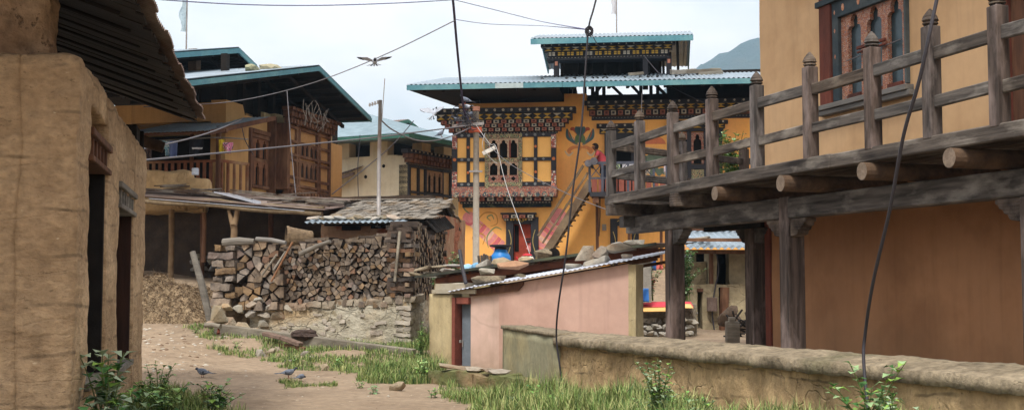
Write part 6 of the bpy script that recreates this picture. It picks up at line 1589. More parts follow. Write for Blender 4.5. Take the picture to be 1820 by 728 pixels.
# ================================================================ PLANTS
LM = [LEAF, LEAFD, mat('leaf_yellow_green', (140,176,80), (108,146,62), scale=6, bump=.1, rough=.6), mat('stem_green', (104,120,66), (84,96,54), scale=5, bump=0)]
def leaf(mb, p, d, L, w, mi, droop=.25):
    d = Vector(d).normalized(); s = d.cross(Vector((0,0,1)))
    if s.length < .1: s = Vector((1,0,0))
    s.normalize(); up = s.cross(d); p = Vector(p)
    a = p+d*L*.45+up*w*.12-Vector((0,0,droop*L*.1)); e_ = p+d*L-Vector((0,0,droop*L*.5))
    mb.add([p, a+s*w*.5+up*w*.12, a, a-s*w*.5+up*w*.12, e_], [(0,2,1), (0,3,2), (1,2,4), (2,3,4)], mi)
def leafy(name, loc, n, h, r, ls, lab, cat, seed=1, lw=.5, mats=None, group=None, lean=(0,0)):
    st_ = random.getstate(); random.seed(seed)
    mb = MB(); ms = MB()
    for k in range(n):
        a = uni(0, 6.28); hh = h*uni(.45, 1.0); rr = r*uni(.1,1)
        b = Vector((uni(-.06,.06)*r*4, uni(-.06,.06)*r*4, -.05)); t = Vector((rr*math.cos(a)+lean[0]*hh, rr*math.sin(a)+lean[1]*hh, hh)); m_ = (b+t)*.5+Vector((0,0,.12*hh))-Vector((t.x,t.y,0))*.15
        P = spline([b, m_, t], 5); ms.tube(P, [.007*(1-.7*i/len(P))*(h/.6)**.5 for i in range(len(P))], 4, 0)
        nl = max(5, int(hh/ls*3.4))
        for q in range(nl):
            f = .25+.75*q/nl; p = P[min(len(P)-1, int(f*(len(P)-1)))]; aa = q*2.4+a
            d = Vector((math.cos(aa), math.sin(aa), uni(-.05,.6))); leaf(mb, p+Vector((uni(-1,1), uni(-1,1), uni(-1,1)))*.01, d, ls*uni(.6,1.15)*(1.15-.5*f), ls*lw*uni(.7,1.1), (0,0,1,2)[int(rnd()*4)], uni(0,.8))
    random.setstate(st_)
    root = thing(name, lab, cat, loc=loc, group=group)
    mb.build('foliage', mats or LM[:3], root); ms.build('stem', LM[3], root); return root
def gloc(x, y): return Vector((x, y, gz(x, y)))
p = at(1168, 725, 10.6); leafy('weed_plant', (p.x, p.y, .25), 16, .66, .26, .10, 'feathery light green weed against the garden wall, left of the broken hole', 'plant', 5)
p = at(1262, 650, 10.0)
p = at(1548, 725, 8.3); leafy('weed_plant', (p.x, p.y, .42), 12, .62, .32, .13, 'taller broad leaved weed where the right cable meets the garden wall', 'plant', 9, .6)
p = at(1590, 725, 7.9); leafy('weed_plant', (p.x, p.y, .42), 8, .46, .24, .11, 'small broad leaved weed right of the taller one by the wall', 'plant', 19, .6)
p = at(1230, 725, 9.2); leafy('weed_plant', (p.x, p.y, .3), 8, .45, .18, .08, 'short weed at the foot of the garden wall right of the feathery one', 'plant', 29, .5)
p = A.w(.45, -.22, 0); leafy('nettle_plant', (p.x, p.y, .0), 15, 1.0, .26, .22, 'tall green nettle growing up the near corner of the earth house', 'plant', 3, .62)
p = A.w(-.2, -.15, 0); leafy('nettle_plant', (p.x, p.y, .0), 12, .65, .3, .2, 'shorter nettle in front of the earth house corner, bottom left', 'plant', 13, .62)
p = A.w(2.0, -.3, 0); leafy('nettle_plant', (p.x, p.y, .0), 18, .6, .38, .19, 'leafy green plant beneath the first doorway of the earth house', 'plant', 23, .6)
p = A.w(3.6, -.5, 0); leafy('nettle_plant', (p.x, p.y, .0), 18, .5, .42, .16, 'spreading green plant between the two doorways of the earth house', 'plant', 33, .6)
p = A.w(5.3, -.35, 0); leafy('nettle_plant', (p.x, p.y, .0), 12, .62, .28, .15, 'upright green plant beneath the second doorway of the earth house', 'plant', 43, .45)
p = A.w(4.2, -1.05, 0); leafy('nettle_plant', (p.x, p.y, .0), 22, .42, .45, .14, 'light green clump at the path edge before the earth house', 'plant', 53, .6)
p = at(757, 690, 18.6); leafy('weed_plant', (p.x, p.y-.2, gz(p.x,p.y)), 9, .36, .22, .11, 'small leafy plant at the left end of the mossy stone step', 'plant', 63, .7)
p = at(742, 620, 22.2); leafy('weed_plant', (p.x+.05, p.y, gz(p.x,p.y)), 16, .75, .32, .10, 'tall weeds in the gap between stone wall and hut', 'plant', 73, .35)
p = at(1214, 530, 27.6); leafy('green_bush', (p.x, p.y, p.z), 44, 1.15, .62, .15, 'dense dark green bush behind the first terrace post', 'bush', 83, .6, [LEAFD, LEAFD, LEAF])
p = at(1155, 530, 26.9); leafy('green_bush', (p.x, p.y, p.z), 14, .85, .35, .12, 'smaller shrub between the hut corner and the first terrace post', 'bush', 93, .6, [LEAFD, LEAF, flat('red_leaf', (170,70,50))])
p = at(806, 462, 27.5); leafy('weed_plant', (p.x, p.y, p.z-.25), 12, .5, .25, .16, 'broad green leaves rising beside the shed roof, left of the yellow wall', 'plant', 103, .7)
p = at(772, 505, 25.2); leafy('weed_plant', (p.x, p.y, p.z), 5, .3, .12, .1, 'little green plant at the end of the firewood side stack', 'plant', 113, .7)
# potted green branch on the terrace end
p = at(1318, 300, 22.6); rt = leafy('terrace_plant', (p.x-.15, p.y, 2.95), 34, 1.62, .55, .22, 'leafy plant standing at the far end of the terrace against the yellow house', 'plant', 123, .42, lean=(-.12,.0))
mb = MB(); lathe(mb, (0,0,0), [(.12,0),(.15,.02),(.18,.26),(.19,.28),(.16,.28)], 16); mb.build('pot', REDP, rt, smooth=True)

# grass: blades, one uncountable mass per patch
GR = [mat('grass_blade', (130,154,84), (94,122,60), scale=3, bump=0, rough=.7), mat('grass_blade_pale', (178,178,122), (150,158,98), scale=3, bump=0, rough=.7), mat('grass_blade_dark', (76,100,54), (58,78,42), scale=3, bump=0, rough=.7)]
def blade(mb, p, h, w, mi):
    a = uni(0, 6.28); d = Vector((math.cos(a), math.sin(a), 0)); s = Vector((-d.y, d.x, 0)); b = uni(.1,.75)
    q0 = p; q1 = p+d*h*b*.25+Vector((0,0,h*.55)); q2 = p+d*h*b*.8+Vector((0,0,h*(1-.25*b)))
    mb.add([q0-s*w, q0+s*w, q1+s*w*.8, q1-s*w*.8, q2], [(0,1,2,3), (3,2,4)], mi)
def inpoly(x, y, P):
    c = False; j = len(P)-1
    for i in range(len(P)):
        if (P[i][1] > y) != (P[j][1] > y) and x < (P[j][0]-P[i][0])*(y-P[i][1])/(P[j][1]-P[i][1])+P[i][0]: c = not c
        j = i
    return c
def grass(P, n, h0, h1, lab, w=.006, clump=1.2, thr=-.1, pale=.3, name='grass'):
    mb = MB(); x0 = min(a for a, b in P); x1 = max(a for a, b in P); y0 = min(b for a, b in P); y1 = max(b for a, b in P); k = 0; tries = 0
    while k < n and tries < n*8:
        tries += 1
        x, y = uni(x0,x1), uni(y0,y1)
        if not inpoly(x+.35*noise.noise(Vector((x*1.7, y*1.7, 4)))+.15*noise.noise(Vector((x*6, y*6, 4))), y+.5*noise.noise(Vector((x*1.5, y*1.5, 8)))+.2*noise.noise(Vector((x*6, y*6, 1))), P): continue
        q = noise.noise(Vector((x*clump, y*clump, 9)))
        if q < thr+uni(-.12,.12): continue
        z = gz(x, y)-.01; hh = uni(h0, h1)*(.65+.9*max(0, q+.25))
        for j in range(3): blade(mb, Vector((x+uni(-.025,.025), y+uni(-.025,.025), z)), hh*uni(.6,1.1), w*uni(.7,1.4), 1 if rnd() < pale else (0 if rnd() < .7 else 2)); k += 1
    o = mb.build(name, GR); stuff(o, lab, 'grass')
def gp(*L): return [tuple(ground_hit(px, py).xy) for px, py in L]
grass(gp((325,580),(380,583),(440,596),(560,612),(735,637),(764,640),(764,658),(640,666),(560,662),(500,652),(440,636),(380,612)), 10500, .05, .17, 'green grass on the verge below the stone wall', .006, 1.4, -.08)
grass(gp((610,612),(740,617),(740,640),(600,620)), 2500, .12, .26, 'grass between the grey beam and the stone wall')
grass([(-2.35,18.2),(-1.15,18.0),(-1.1,20.2),(-2.5,20.6)], 5200, .16, .34, 'taller grass tuft at the path edge left of the reddish boulder', .006, .8, -.5)
grass(gp((490,676),(590,682),(585,694),(500,690)), 900, .04, .10, 'thin grass tuft on the path beside the pigeons', .004)
grass(gp((730,580),(764,580),(764,640),(733,640)), 1800, .15, .4, 'grass growing up beside the hut side wall')
# in front of the garden wall: strip follows the wall
def wl(t, off): q = G.w(t, -off, 0); return (q.x, q.y)
P = [wl(.2,.10), wl(LG+1.5,.10), wl(LG+1.5, 1.5), wl(LG-1, 1.7), wl(2.6, 1.7), wl(.9,1.5), wl(-.2,.8)]
grass(P, 38000, .10, .38, 'long rank grass along the foot of the garden wall', .0055, 1.1, -.32, .4)
P = [wl(-2.6,.25), wl(-.4,.12), wl(.6,1.3), wl(-1.9,1.0)]
grass(P, 2600, .06, .2, 'short grass at the foot of the mossy stone step', .005)
q = lambda u, o: tuple(A.w(u, -o, 0).xy)
grass([q(-1,.05), q(7.4,.05), q(7.2,.5), q(5.0,1.1), q(2.5,1.3), q(-1,1.6)], 12000, .10, .32, 'grass at the foot of the earth house', .005, 1.3, -.3)
for k in range(16):
    t = uni(.3, LG+.8); q_ = G.w(t, -uni(.15,1.1), 0); p = gloc(q_.x, q_.y)
    leafy('weed_plant', (p.x, p.y, p.z), 4, uni(.2,.42), .16, uni(.07,.12), 'low broad leaved weed growing in the rank grass along the garden wall', 'plant', 200+k, .6, group='low weeds along the garden wall')
for k, (px, py) in enumerate(((350,592),(420,618),(520,650),(600,655),(700,650),(640,690),(665,700),(720,668),(770,706),(830,712))):
    p = gpt(px, py); leafy('weed_plant', (p.x, p.y, p.z), 6, uni(.12,.24), .16, uni(.06,.1), 'small leafy weed on the grass verge beside the path', 'plant', 300+k, .6, group='small weeds on the verge')
# stone in the broken hole of the garden wall
p = G.w(6.2, -.1, .30); stone(p, (.42,.25,.3), 'pale rounded stone leaning on the garden wall under its hole')
# ================================================================ BIRDS
FEA = [mat('feather_grey', (118,126,140), (92,100,114), scale=14, bump=.3), mat('feather_dark', (66,70,80), (50,54,62), scale=14, bump=.3), mat('feather_pale', (184,190,200), (160,166,178), scale=14, bump=.2), flat('beak', (60,54,52)), flat('leg_red', (150,80,70))]
def pigeon(loc, heading, lab, fly=0, pitch=0, s=1.0, pale=False, roll=0, peck=0, group=None):
    mb = MB(); b = 2 if pale else 0
    # body along +x, continuous from tail to beak
    hp = -.5*peck
    body = [(-.155,.0,.004),(-.13,.005,.012),(-.10,.008,.022),(-.05,.012,.045),(0,.012,.055),(.05,.018,.050),(.085,.035+hp*.05,.034),(.105,.062+hp*.12,.024),(.125,.078+hp*.15,.024),(.145,.080+hp*.17,.017),(.155,.077+hp*.18,.006),(.172,.073+hp*.19,.002)]
    if fly: body = [(x, z*.35 if x > .06 else z*.6, r) for x, z, r in body]
    n = 10; vs = []; 
    for x, z, r in body:
        for k in range(n): t = 2*math.pi*k/n; vs.append((x, r*.92*math.cos(t), z+r*math.sin(t)))
    fs = [(i*n+k, i*n+(k+1) % n, (i+1)*n+(k+1) % n, (i+1)*n+k) for i in range(len(body)-1) for k in range(n)]
    mb.add(vs, fs, b)
    for i in range(len(mb.m)): mb.m[i] = 1 if i >= n*6 and i < n*9 else (3 if i >= n*10 else b)
    # tail fan
    for k in range(5):
        a = (k-2)*(.28 if fly else .09); mb.add([(-.10, (k-2)*.006, .004), (-.24*math.cos(a), .24*math.sin(a)-.02, -.008+.001*k), (-.245*math.cos(a), .245*math.sin(a)+.02, -.008+.001*k), (-.10, (k-2)*.006+.012, .006)], [(0,1,2,3)], 1 if k % 2 else b)
    me = mb.mesh('pigeon', FEA); me.polygons.foreach_set('use_smooth', [True]*len(me.polygons))
    o = bpy.data.objects.new('pigeon', me); COL.objects.link(o); tag(o, lab, 'pigeon', group)
    sol = o.modifiers.new('Solidify', 'SOLIDIFY'); sol.thickness = .003
    for sd in (-1, 1):
        w = MB()
        if fly:
            up = fly
            pts = [(.045,.03,.02),(.06,.14,.02+up*.10),(.035,.26,.02+up*.12),(-.01,.34,.02+up*.16),(-.05,.30,.015+up*.14),(-.07,.20,.01+up*.1),(-.065,.1,.01+up*.06),(-.05,.03,.015)]
            w.add([(x, sd*y, z) for x, y, z in pts], [list(range(8))], 2 if pale else 0); w.add([(x-.012, sd*y, z-.003) for x, y, z in (pts[3],pts[4],pts[5],pts[2])], [(0,1,2,3)], 1)
            ww = w.build('wing', FEA, o, solid=.006)
        else:
            ring = [(.055,.03,.03),(.03,.052,.035),(-.04,.052,.028),(-.12,.028,.012),(-.19,.012,.0),(-.13,.035,-.005),(-.04,.05,-.012),(.03,.048,-.005)]
            w.add([(x, sd*y, z) for x, y, z in ring]+[(-.03, sd*.058, .012)], [(k, (k+1) % 8, 8) for k in range(8)], 0)
            w.add([(-.06, sd*.0585, .028),(-.08, sd*.056, .028),(-.075, sd*.056, -.006),(-.055, sd*.0585, -.008)], [(0,1,2,3)], 1)
            w.build('wing', FEA, o, solid=.006)
    if not fly:
        for sd in (-1, 1):
            w = MB(); w.tube([(-.005, sd*.02, -.03), (-.0, sd*.022, -.085)], .004, 5)
            for a in (-.5, 0, .5, 3.14): w.tube([(0, sd*.022, -.086), (.03*math.cos(a), sd*.022+.03*math.sin(a), -.088)], .003, 4)
            w.build('leg', FEA[4], o)
    o.location = loc; o.rotation_euler = (roll, -pitch, heading); o.scale = (s,)*3; return o
p = gpt(360, 671); pigeon(p+Vector((0,0,.088)), R(150), 'grey pigeon walking on the left side of the dirt path', peck=.3)
p = gpt(513, 672); pigeon(p+Vector((0,0,.088)), R(25), 'grey pigeon standing in the middle of the dirt path', s=.9)
p = gpt(535, 678); pigeon(p+Vector((0,0,.075)), R(60), 'dark pigeon crouching low behind the thin grass tuft', s=.7, peck=1)
pigeon(at(666, 110, 26), R(-80), 'pale pigeon flying with spread wings in the open sky', fly=.55, s=1.15, pale=True, pitch=.15, roll=.05)
pigeon(at(773, 200, 36), R(60), 'pale grey pigeon flying up at the corner of the carved cornice', fly=.9, s=1.3, pale=True, pitch=.9)
PB = 'pigeon perched on the knot of cables at the concrete pole'
pigeon(at(828, 178, 37.6), R(175), 'topmost grey pigeon perched on the thick cable above the concrete pole', s=1.35, pitch=.25)
pigeon(at(831, 190, 37.6), R(-30), 'pale backed pigeon just under the topmost one at the concrete pole', s=1.2, pale=True, pitch=-.4)
pigeon(at(836, 203, 37.6), R(10), 'dark pigeon sitting right of the cable knot', s=1.25)
pigeon(at(812, 213, 37.6), R(200), 'grey pigeon sitting left of the cable knot', s=1.2)
pigeon(at(783, 238, 37.4), R(10), 'grey pigeon hanging onto the sagging cable left of the pole', s=1.25, pitch=.4)
# ================================================================ POLES, CABLES, FLAGS
pb = at(846, 470, 37.5); pt = at(846, 193, 37.5)
T = thing('utility_pole', 'pale concrete utility pole with an orange clamp in front of the carved bay', 'utility pole', loc=(pb.x, pb.y, gz(pb.x, pb.y)))
h = pt.z-T.location.z
mb = MB(); mb.tube([(0,0,-.3), (0,0,h*.5), (0,0,h-.1)], [.11,.10,.09], 12); mb.build('pole_shaft', CONC, T, smooth=True)
mb = MB(); mb.tube([(0,0,h-.08),(0,0,h+.06)], .12, 10); mb.build('pole_cap', flat('cap_brown', (150,104,84)), T)
mb = MB(); z = at(846,231,37.5).z-T.location.z; mb.box(-.24,.18,-.14,.14,z-.08,z+.08); mb.build('clamp', flat('orange_clamp', (176,84,56)), T)
mb = MB(); z = at(846,222,37.5).z-T.location.z; mb.bar((-.75,-.13,z-.05), (.25,-.13,z+.03), .07, .09); mb.build('crossarm', STEEL, T)
z = at(846,305,37.5).z-T.location.z; mb = MB(); mb.box(-.22,.2,-.14,-.08,z-.03,z+.03); mb.build('bracket', STEEL, T)
mb = MB(); a_ = at(858,273,37.2); b_ = at(880,262,37.2); a_ -= T.location; b_ -= T.location; mb.bar(a_, b_, .12, .12); mb.build('strain_insulator', WHT, T)
mb = MB()
for k in range(26):
    c = Vector((-.35+uni(-.4,.35), -.2+uni(-.1,.1), h-.35+uni(-.3,.3))); r = uni(.1,.28); a0_ = uni(0,6); 
    mb.tube([c+Vector((r*math.cos(a0_+t*.8), uni(-.03,.03), r*.8*math.sin(a0_+t*.8))) for t in range(uni.__self__.randint(4,8))], .012, 4)
mb.build('cable_tangle', WIRE, T)
mp_ = at(673, 372, 27.0); mt = at(675, 178, 27.0)
T = thing('steel_pole', 'slender galvanised steel pole with a thin mast rising behind the shingle roof', 'utility pole', loc=(mp_.x, mp_.y, mp_.z-.4))
h = mt.z-T.location.z; mb = MB(); mb.tube([(0,0,0),(.0,0,h*.5),(.02,0,h)], [.048,.045,.042], 9); mb.tube([(-.02,0,h*.0+.2),(-.02,0,h*.0)], .06, 8); mb.build('pole_shaft', STEEL, T, smooth=True)
mb = MB(); mb.tube([(.06,0,h-.45),(.12,.0,h+.5)], .010, 5); mb.bar((-.25,0,h-.12),(.06,0,h-.05),.02,.02)
for k in range(4): mb.tube([(-.22+.06*k,0,h-.15+.02*k),(-.22+.06*k,0,h-.07+.02*k)], .022, 6)
mb.build('mast', STEEL, T)
def cable(pts, r, lab, m=WIRE, sag=0, name='cable', group=None):
    P = [at(*p) for p in pts]; P = spline(P, 10); mb = MB(); mb.tube(P, r, 6); o = mb.build(name, m, smooth=True); tag(o, lab, 'cable', group); return o
cable([(200,288,20),(250,285,24),(450,266,29),(640,247,33),(755,233,36),(840,222,37.4)], .024, 'thick grey cable running from the earth house to the concrete pole', WIREL)
cable([(200,278,21),(248,266,24),(330,248,27),(385,231,30),(430,212,34)], .018, 'thin grey cable rising from the earth house to the veranda awning', WIREL)
cable([(255,190,30),(350,186,31),(430,178,31),(520,158,31),(600,132,31),(700,90,30),(810,36,28)], .012, 'thin wire slanting up across the sky from the ochre house', WIREL)
cable([(260,-2,22),(420,8,24),(560,10,26),(700,6,27),(807,0,28)], .012, 'wire crossing the top of the sky left of the thick hanging cable', flat('wire_violet', (110,112,150)))
cable([(807,0,28),(880,18,29),(960,38,30),(1045,53,16)], .009, 'upper wire descending to the knot above the lantern roof', flat('wire_violet', (110,112,150)))
cable([(810,35,28),(870,43,29),(960,46,30),(1045,53,16)], .008, 'lower wire running to the knot above the lantern roof', flat('wire_violet', (110,112,150)))
cable([(802,-20,30),(806,10,31),(812,80,33),(820,160,36),(826,200,37.2),(838,222,37.4)], .034, 'thick twisted cable hanging from above to the concrete pole', mat('twisted_cable', (78,70,96), (52,48,66), scale=4, bump=.6, wave=(9,'Z',1)))
cable([(676,212,27),(700,232,30),(745,250,33),(790,246,36),(838,226,37.4)], .018, 'sagging cable looping between the steel pole and the concrete pole', WIREL)
cable([(1062,-10,14.6),(1054,20,14.6),(1046,52,14.6),(1040,130,14.6),(1033,230,14.6),(1018,340,14.7),(1006,450,14.8),(992,545,15.0),(989,600,15.2),(995,650,15.2),(1003,700,15.2)], .013, 'black cable hanging down to the left end of the garden wall', WIRE)
cable([(1667,-10,7.6),(1650,70,7.6),(1632,150,7.7),(1606,240,7.9),(1582,370,8.2),(1552,500,8.6),(1538,590,8.9),(1535,640,8.9),(1543,730,8.7)], .0125, 'black cable hanging in front of the terrace railing down to the wall', WIRE)
cable([(850,238,37),(905,290,34),(1000,340,30),(1082,374,26)], .009, 'thin pale wire from the concrete pole to the terrace corner', WIREL)
cable([(846,222,37.3),(870,255,37),(882,262,37),(900,330,36),(925,400,34),(945,462,32)], .009, 'thin white wire dropping past the carved window to the shed roof', flat('wire_white', (190,190,190)))
cable([(862,236,37),(858,262,37),(876,285,37.2),(884,290,37.2)], .010, 'short loose wire under the insulator', flat('wire_white', (190,190,190)))
cable([(735,215,44),(700,255,42),(660,290,40),(590,345,36)], .016, 'slack wire crossing the cream wall diagonally', WIRE)
cable([(510,160,35),(514,215,34.5),(520,290,34),(528,365,33)], .012, 'wire hanging down across the carved bay of the ochre house', WIREL)
cable([(640,240,33),(636,300,33),(638,372,33)], .012, 'thin wire hanging down in front of the cream wall', WIRE)
cable([(1145,100,43),(1175,135,42),(1200,158,40),(1290,200,38)], .016, 'dark wire running down from the lantern roof to the carved cornice', WIRE)
cable([(1141,165,38),(1140,200,38),(1140,232,38)], .012, 'thin vertical wire in front of the right cornice', WIREL)
cable([(430,226,34.2),(436,250,34.2),(450,275,34.3)], .014, 'short wire hanging from the awning corner', WIRE)
P = MB(); c = at(1047, 56, 14.6)
for k in range(12):
    r = uni(.02,.055); a0_ = uni(0,6); P.tube([c+Vector((r*math.cos(a0_+t*.8), uni(-.03,.03), r*1.2*math.sin(a0_+t*.8))) for t in range(8)], .006, 4)
P.tube([c, c+Vector((.04,0,-.05)), c+Vector((.1,0,-.16)), c+Vector((.13,0,-.19))], .005, 4); o = P.build('cable_knot', WIRE); tag(o, 'knot of coiled wire on the hanging cable above the lantern roof', 'cable knot')
def flag(px, pt, pb, Y, c, lab, cols):
    a = at(px, pb, Y); b = at(px, pt, Y); T = thing('prayer_flag', lab, 'flag', loc=a); h = b.z-a.z; mb = MB(); mb.tube([(0,0,-1.2),(0,0,h)], .03, 6); mb.build('flag_pole', STEEL, T)
    mb = MB(); w = .22
    for j in range(15):
        for i in range(5): mb.v.append((-.02-w*(i/4)*(1+.25*math.sin(j*.9)), .05*math.sin(i*1.3+j*.6), h*.99-j*.13*h/2.6))
    for j in range(14):
        for i in range(4): k = j*5+i; mb.f.append((k,k+5,k+6,k+1)); mb.m.append(0)
    mb.build('flag_cloth', flat('flag_cloth_%d' % px, cols), T, solid=.006)
flag(331, -25, 90, 44, None, 'pale blue prayer flag on a thin pole above the ochre house', (176,196,206))
flag(1096, -60, 60, 52, None, 'white prayer flag on a thin pole above the lantern roof', (206,208,214))
mb = MB()
c = at(592, 190, 35)
for k in range(14): 
    a_ = at(540+k*3.4, 176+k*1.8+8*math.sin(k*.8), 35.5); mb.tube(spline([a_, a_+Vector((uni(-.15,.15),0,-uni(.15,.4))), a_+Vector((uni(-.2,.2),0,-uni(.4,.7)))], 3), .009, 4)
o = mb.build('rope_bundle', mat('old_rope', (112,104,96), (74,68,64), scale=9, bump=.4)); tag(o, 'rags and ropes hanging under the gable roof of the ochre house', 'rope')
# junk boards on the yellow house roof, blankets on the ochre house roof
def on_roof(px, py, w, h, off, lab, m, ang=0):
    c = C.hit(px, py, off); s = (42+off)/2100; mb = MB(); mb.rbox(-w*s/2, w*s/2, -.2, .2, -.02, h*s, cell=.15, amp=.04); p = C.w(c[0], off, c[1]); o = mb.build('board', m, loc=p); o.rotation_euler = (math.atan(.2), ang, 0); tag(o, lab, 'board'); return o
for (px, py, w, h, lab) in ((1215,130,44,6,'grey board, left in the pile on the right roof'), (1250,128,60,5,'long pale plank on top of the pile on the right roof'), (1262,131,44,4,'dark plank under the long pale one on the right roof'), (1131,132,24,3,'small flat board on the main roof below the lantern')): on_roof(px, py, w, h, 2.0 if px > 1140 else -.5, lab, PALE, -.05)
def on_oroof(px, py, w, lab, c):
    q_ = D.hit(px, py, -1.2); s = 36/2100; me = rock_mesh(w*s*.6,.45,.14, px, 2, .3, .15); me.materials.append(flat('blanket_%d' % px, c)); o = bpy.data.objects.new('sack', me); COL.objects.link(o); o.location = D.w(q_[0], -1.2, q_[1]); tag(o, lab, 'sack')
on_oroof(448, 123, 20, 'small olive sack lying on the ochre house roof', (150,150,120)); on_oroof(482, 122, 34, 'long folded olive sack lying on the ochre house roof', (166,160,134))
# ================================================================ LAUNDRY
line = [VF.w(VX(240)-.3, -.35, VZ(249,-.35)), VF.w(VX(320), -.35, VZ(248,-.35)), VF.w(VX(388)+.1, -.35, VZ(246,-.35)), VF.w(VX(388)+1.0, -.1, VZ(249,-.35))]
mb = MB(); mb.tube(spline(line, 6), .022, 6); o = mb.build('laundry_pole', PALE); tag(o, 'bamboo laundry pole under the veranda awning', 'pole')
def yv(px): return VF.w(VX(px), -.35, 0).y
GINGHAM = pattern_mat('gingham_blue', [(120,176,196),(180,214,222),(84,140,166),(210,226,230)], 9)
CHQ = pattern_mat('pink_check', [(214,120,160),(236,190,206),(70,60,80),(226,150,180)], 8)
DKF = pattern_mat('dark_floral', [(50,46,50),(84,66,62),(40,40,46),(110,84,76)], 7)
DK = flat('navy_cloth', (32,34,42))
def L(name, x0_, y0_, x1_, y1_, c, lab, cat, m=None, shape=None): return cloth(name, x0_, y0_, x1_, y1_, yv((x0_+x1_)/2)-.03, c, lab, cat, m=m, wav=.05, shape=shape)
shirt = lambda t: ((1.0 if t < .35 else .62), (.0 if t < .35 else .12))
L('shirt', 280, 249, 304, 277, 0, 'blue checked shirt hanging on the veranda line', 'shirt', GINGHAM, lambda t: (1.0 if t < .5 else .45, 0 if t < .5 else .27))
L('shirt', 301, 248, 315, 279, (116,134,186), 'periwinkle blue shirt hanging beside the checked one', 'shirt')
L('skirt', 254, 250, 270, 282, 0, 'dark flowered cloth at the left end of the veranda line', 'skirt', DKF)
L('trousers', 243, 250, 252, 272, (70,84,104), 'slate blue cloth at the edge of the earth house roof', 'trousers')
L('jumper', 336, 247, 361, 278, 0, 'black jumper with a white stripe on the veranda line', 'jumper', DK)
cloth('trim', 341, 262, 360, 265, yv(350)-.11, (226,226,230), 'white stripe sewn on the black jumper', 'trim')
L('towel', 389, 248, 398, 270, (222,196,50), 'yellow cloth at the right end of the veranda line', 'towel')
L('shirt', 396, 253, 414, 273, 0, 'pink checked shirt at the right end of the veranda line', 'shirt', CHQ, lambda t: (1.0 if t < .6 else .5, .1 if t > .6 else 0))
mb = MB(); lathe(mb, (0,0,0), [(.09,0),(.10,.02),(.10,.18),(.08,.2)], 14); o = mb.build('tin_can', flat('can_pale', (200,208,220), rough=.4, metal=.3), loc=at(347, 311, 33.2)); tag(o, 'pale tin can standing on the ruined wall lump', 'can')
for (x0_, y0_, x1_, y1_, Y, c, lab) in ((1106,290,1126,299,40,(214,212,220),'white cloth drying on the landing railing'), (1092,290,1102,301,40,(170,186,150),'pale green cloth beside the white one on the landing'), (1180,293,1188,306,40,(230,214,220),'white and red cloth at the right end of the landing')):
    cloth('washing', x0_, y0_, x1_, y1_, Y, c, lab, 'cloth')
mb = MB(); mb.tube([C.w(Sx(1046), sy-.08, Sz(291)), C.w(Sx(1046), sy-.2, Sz(291))], .12, 14); mb.tube([C.w(Sx(1056), sy-.02, Sz(287)), C.w(Sx(1056), sy-.14, Sz(287))], .13, 12); o = mb.build('rolled_mat', mat('grey_roll', (110,108,112), (70,68,74), scale=6, bump=.5)); tag(o, 'grey rolled bundle resting on the landing railing before the person', 'bundle')
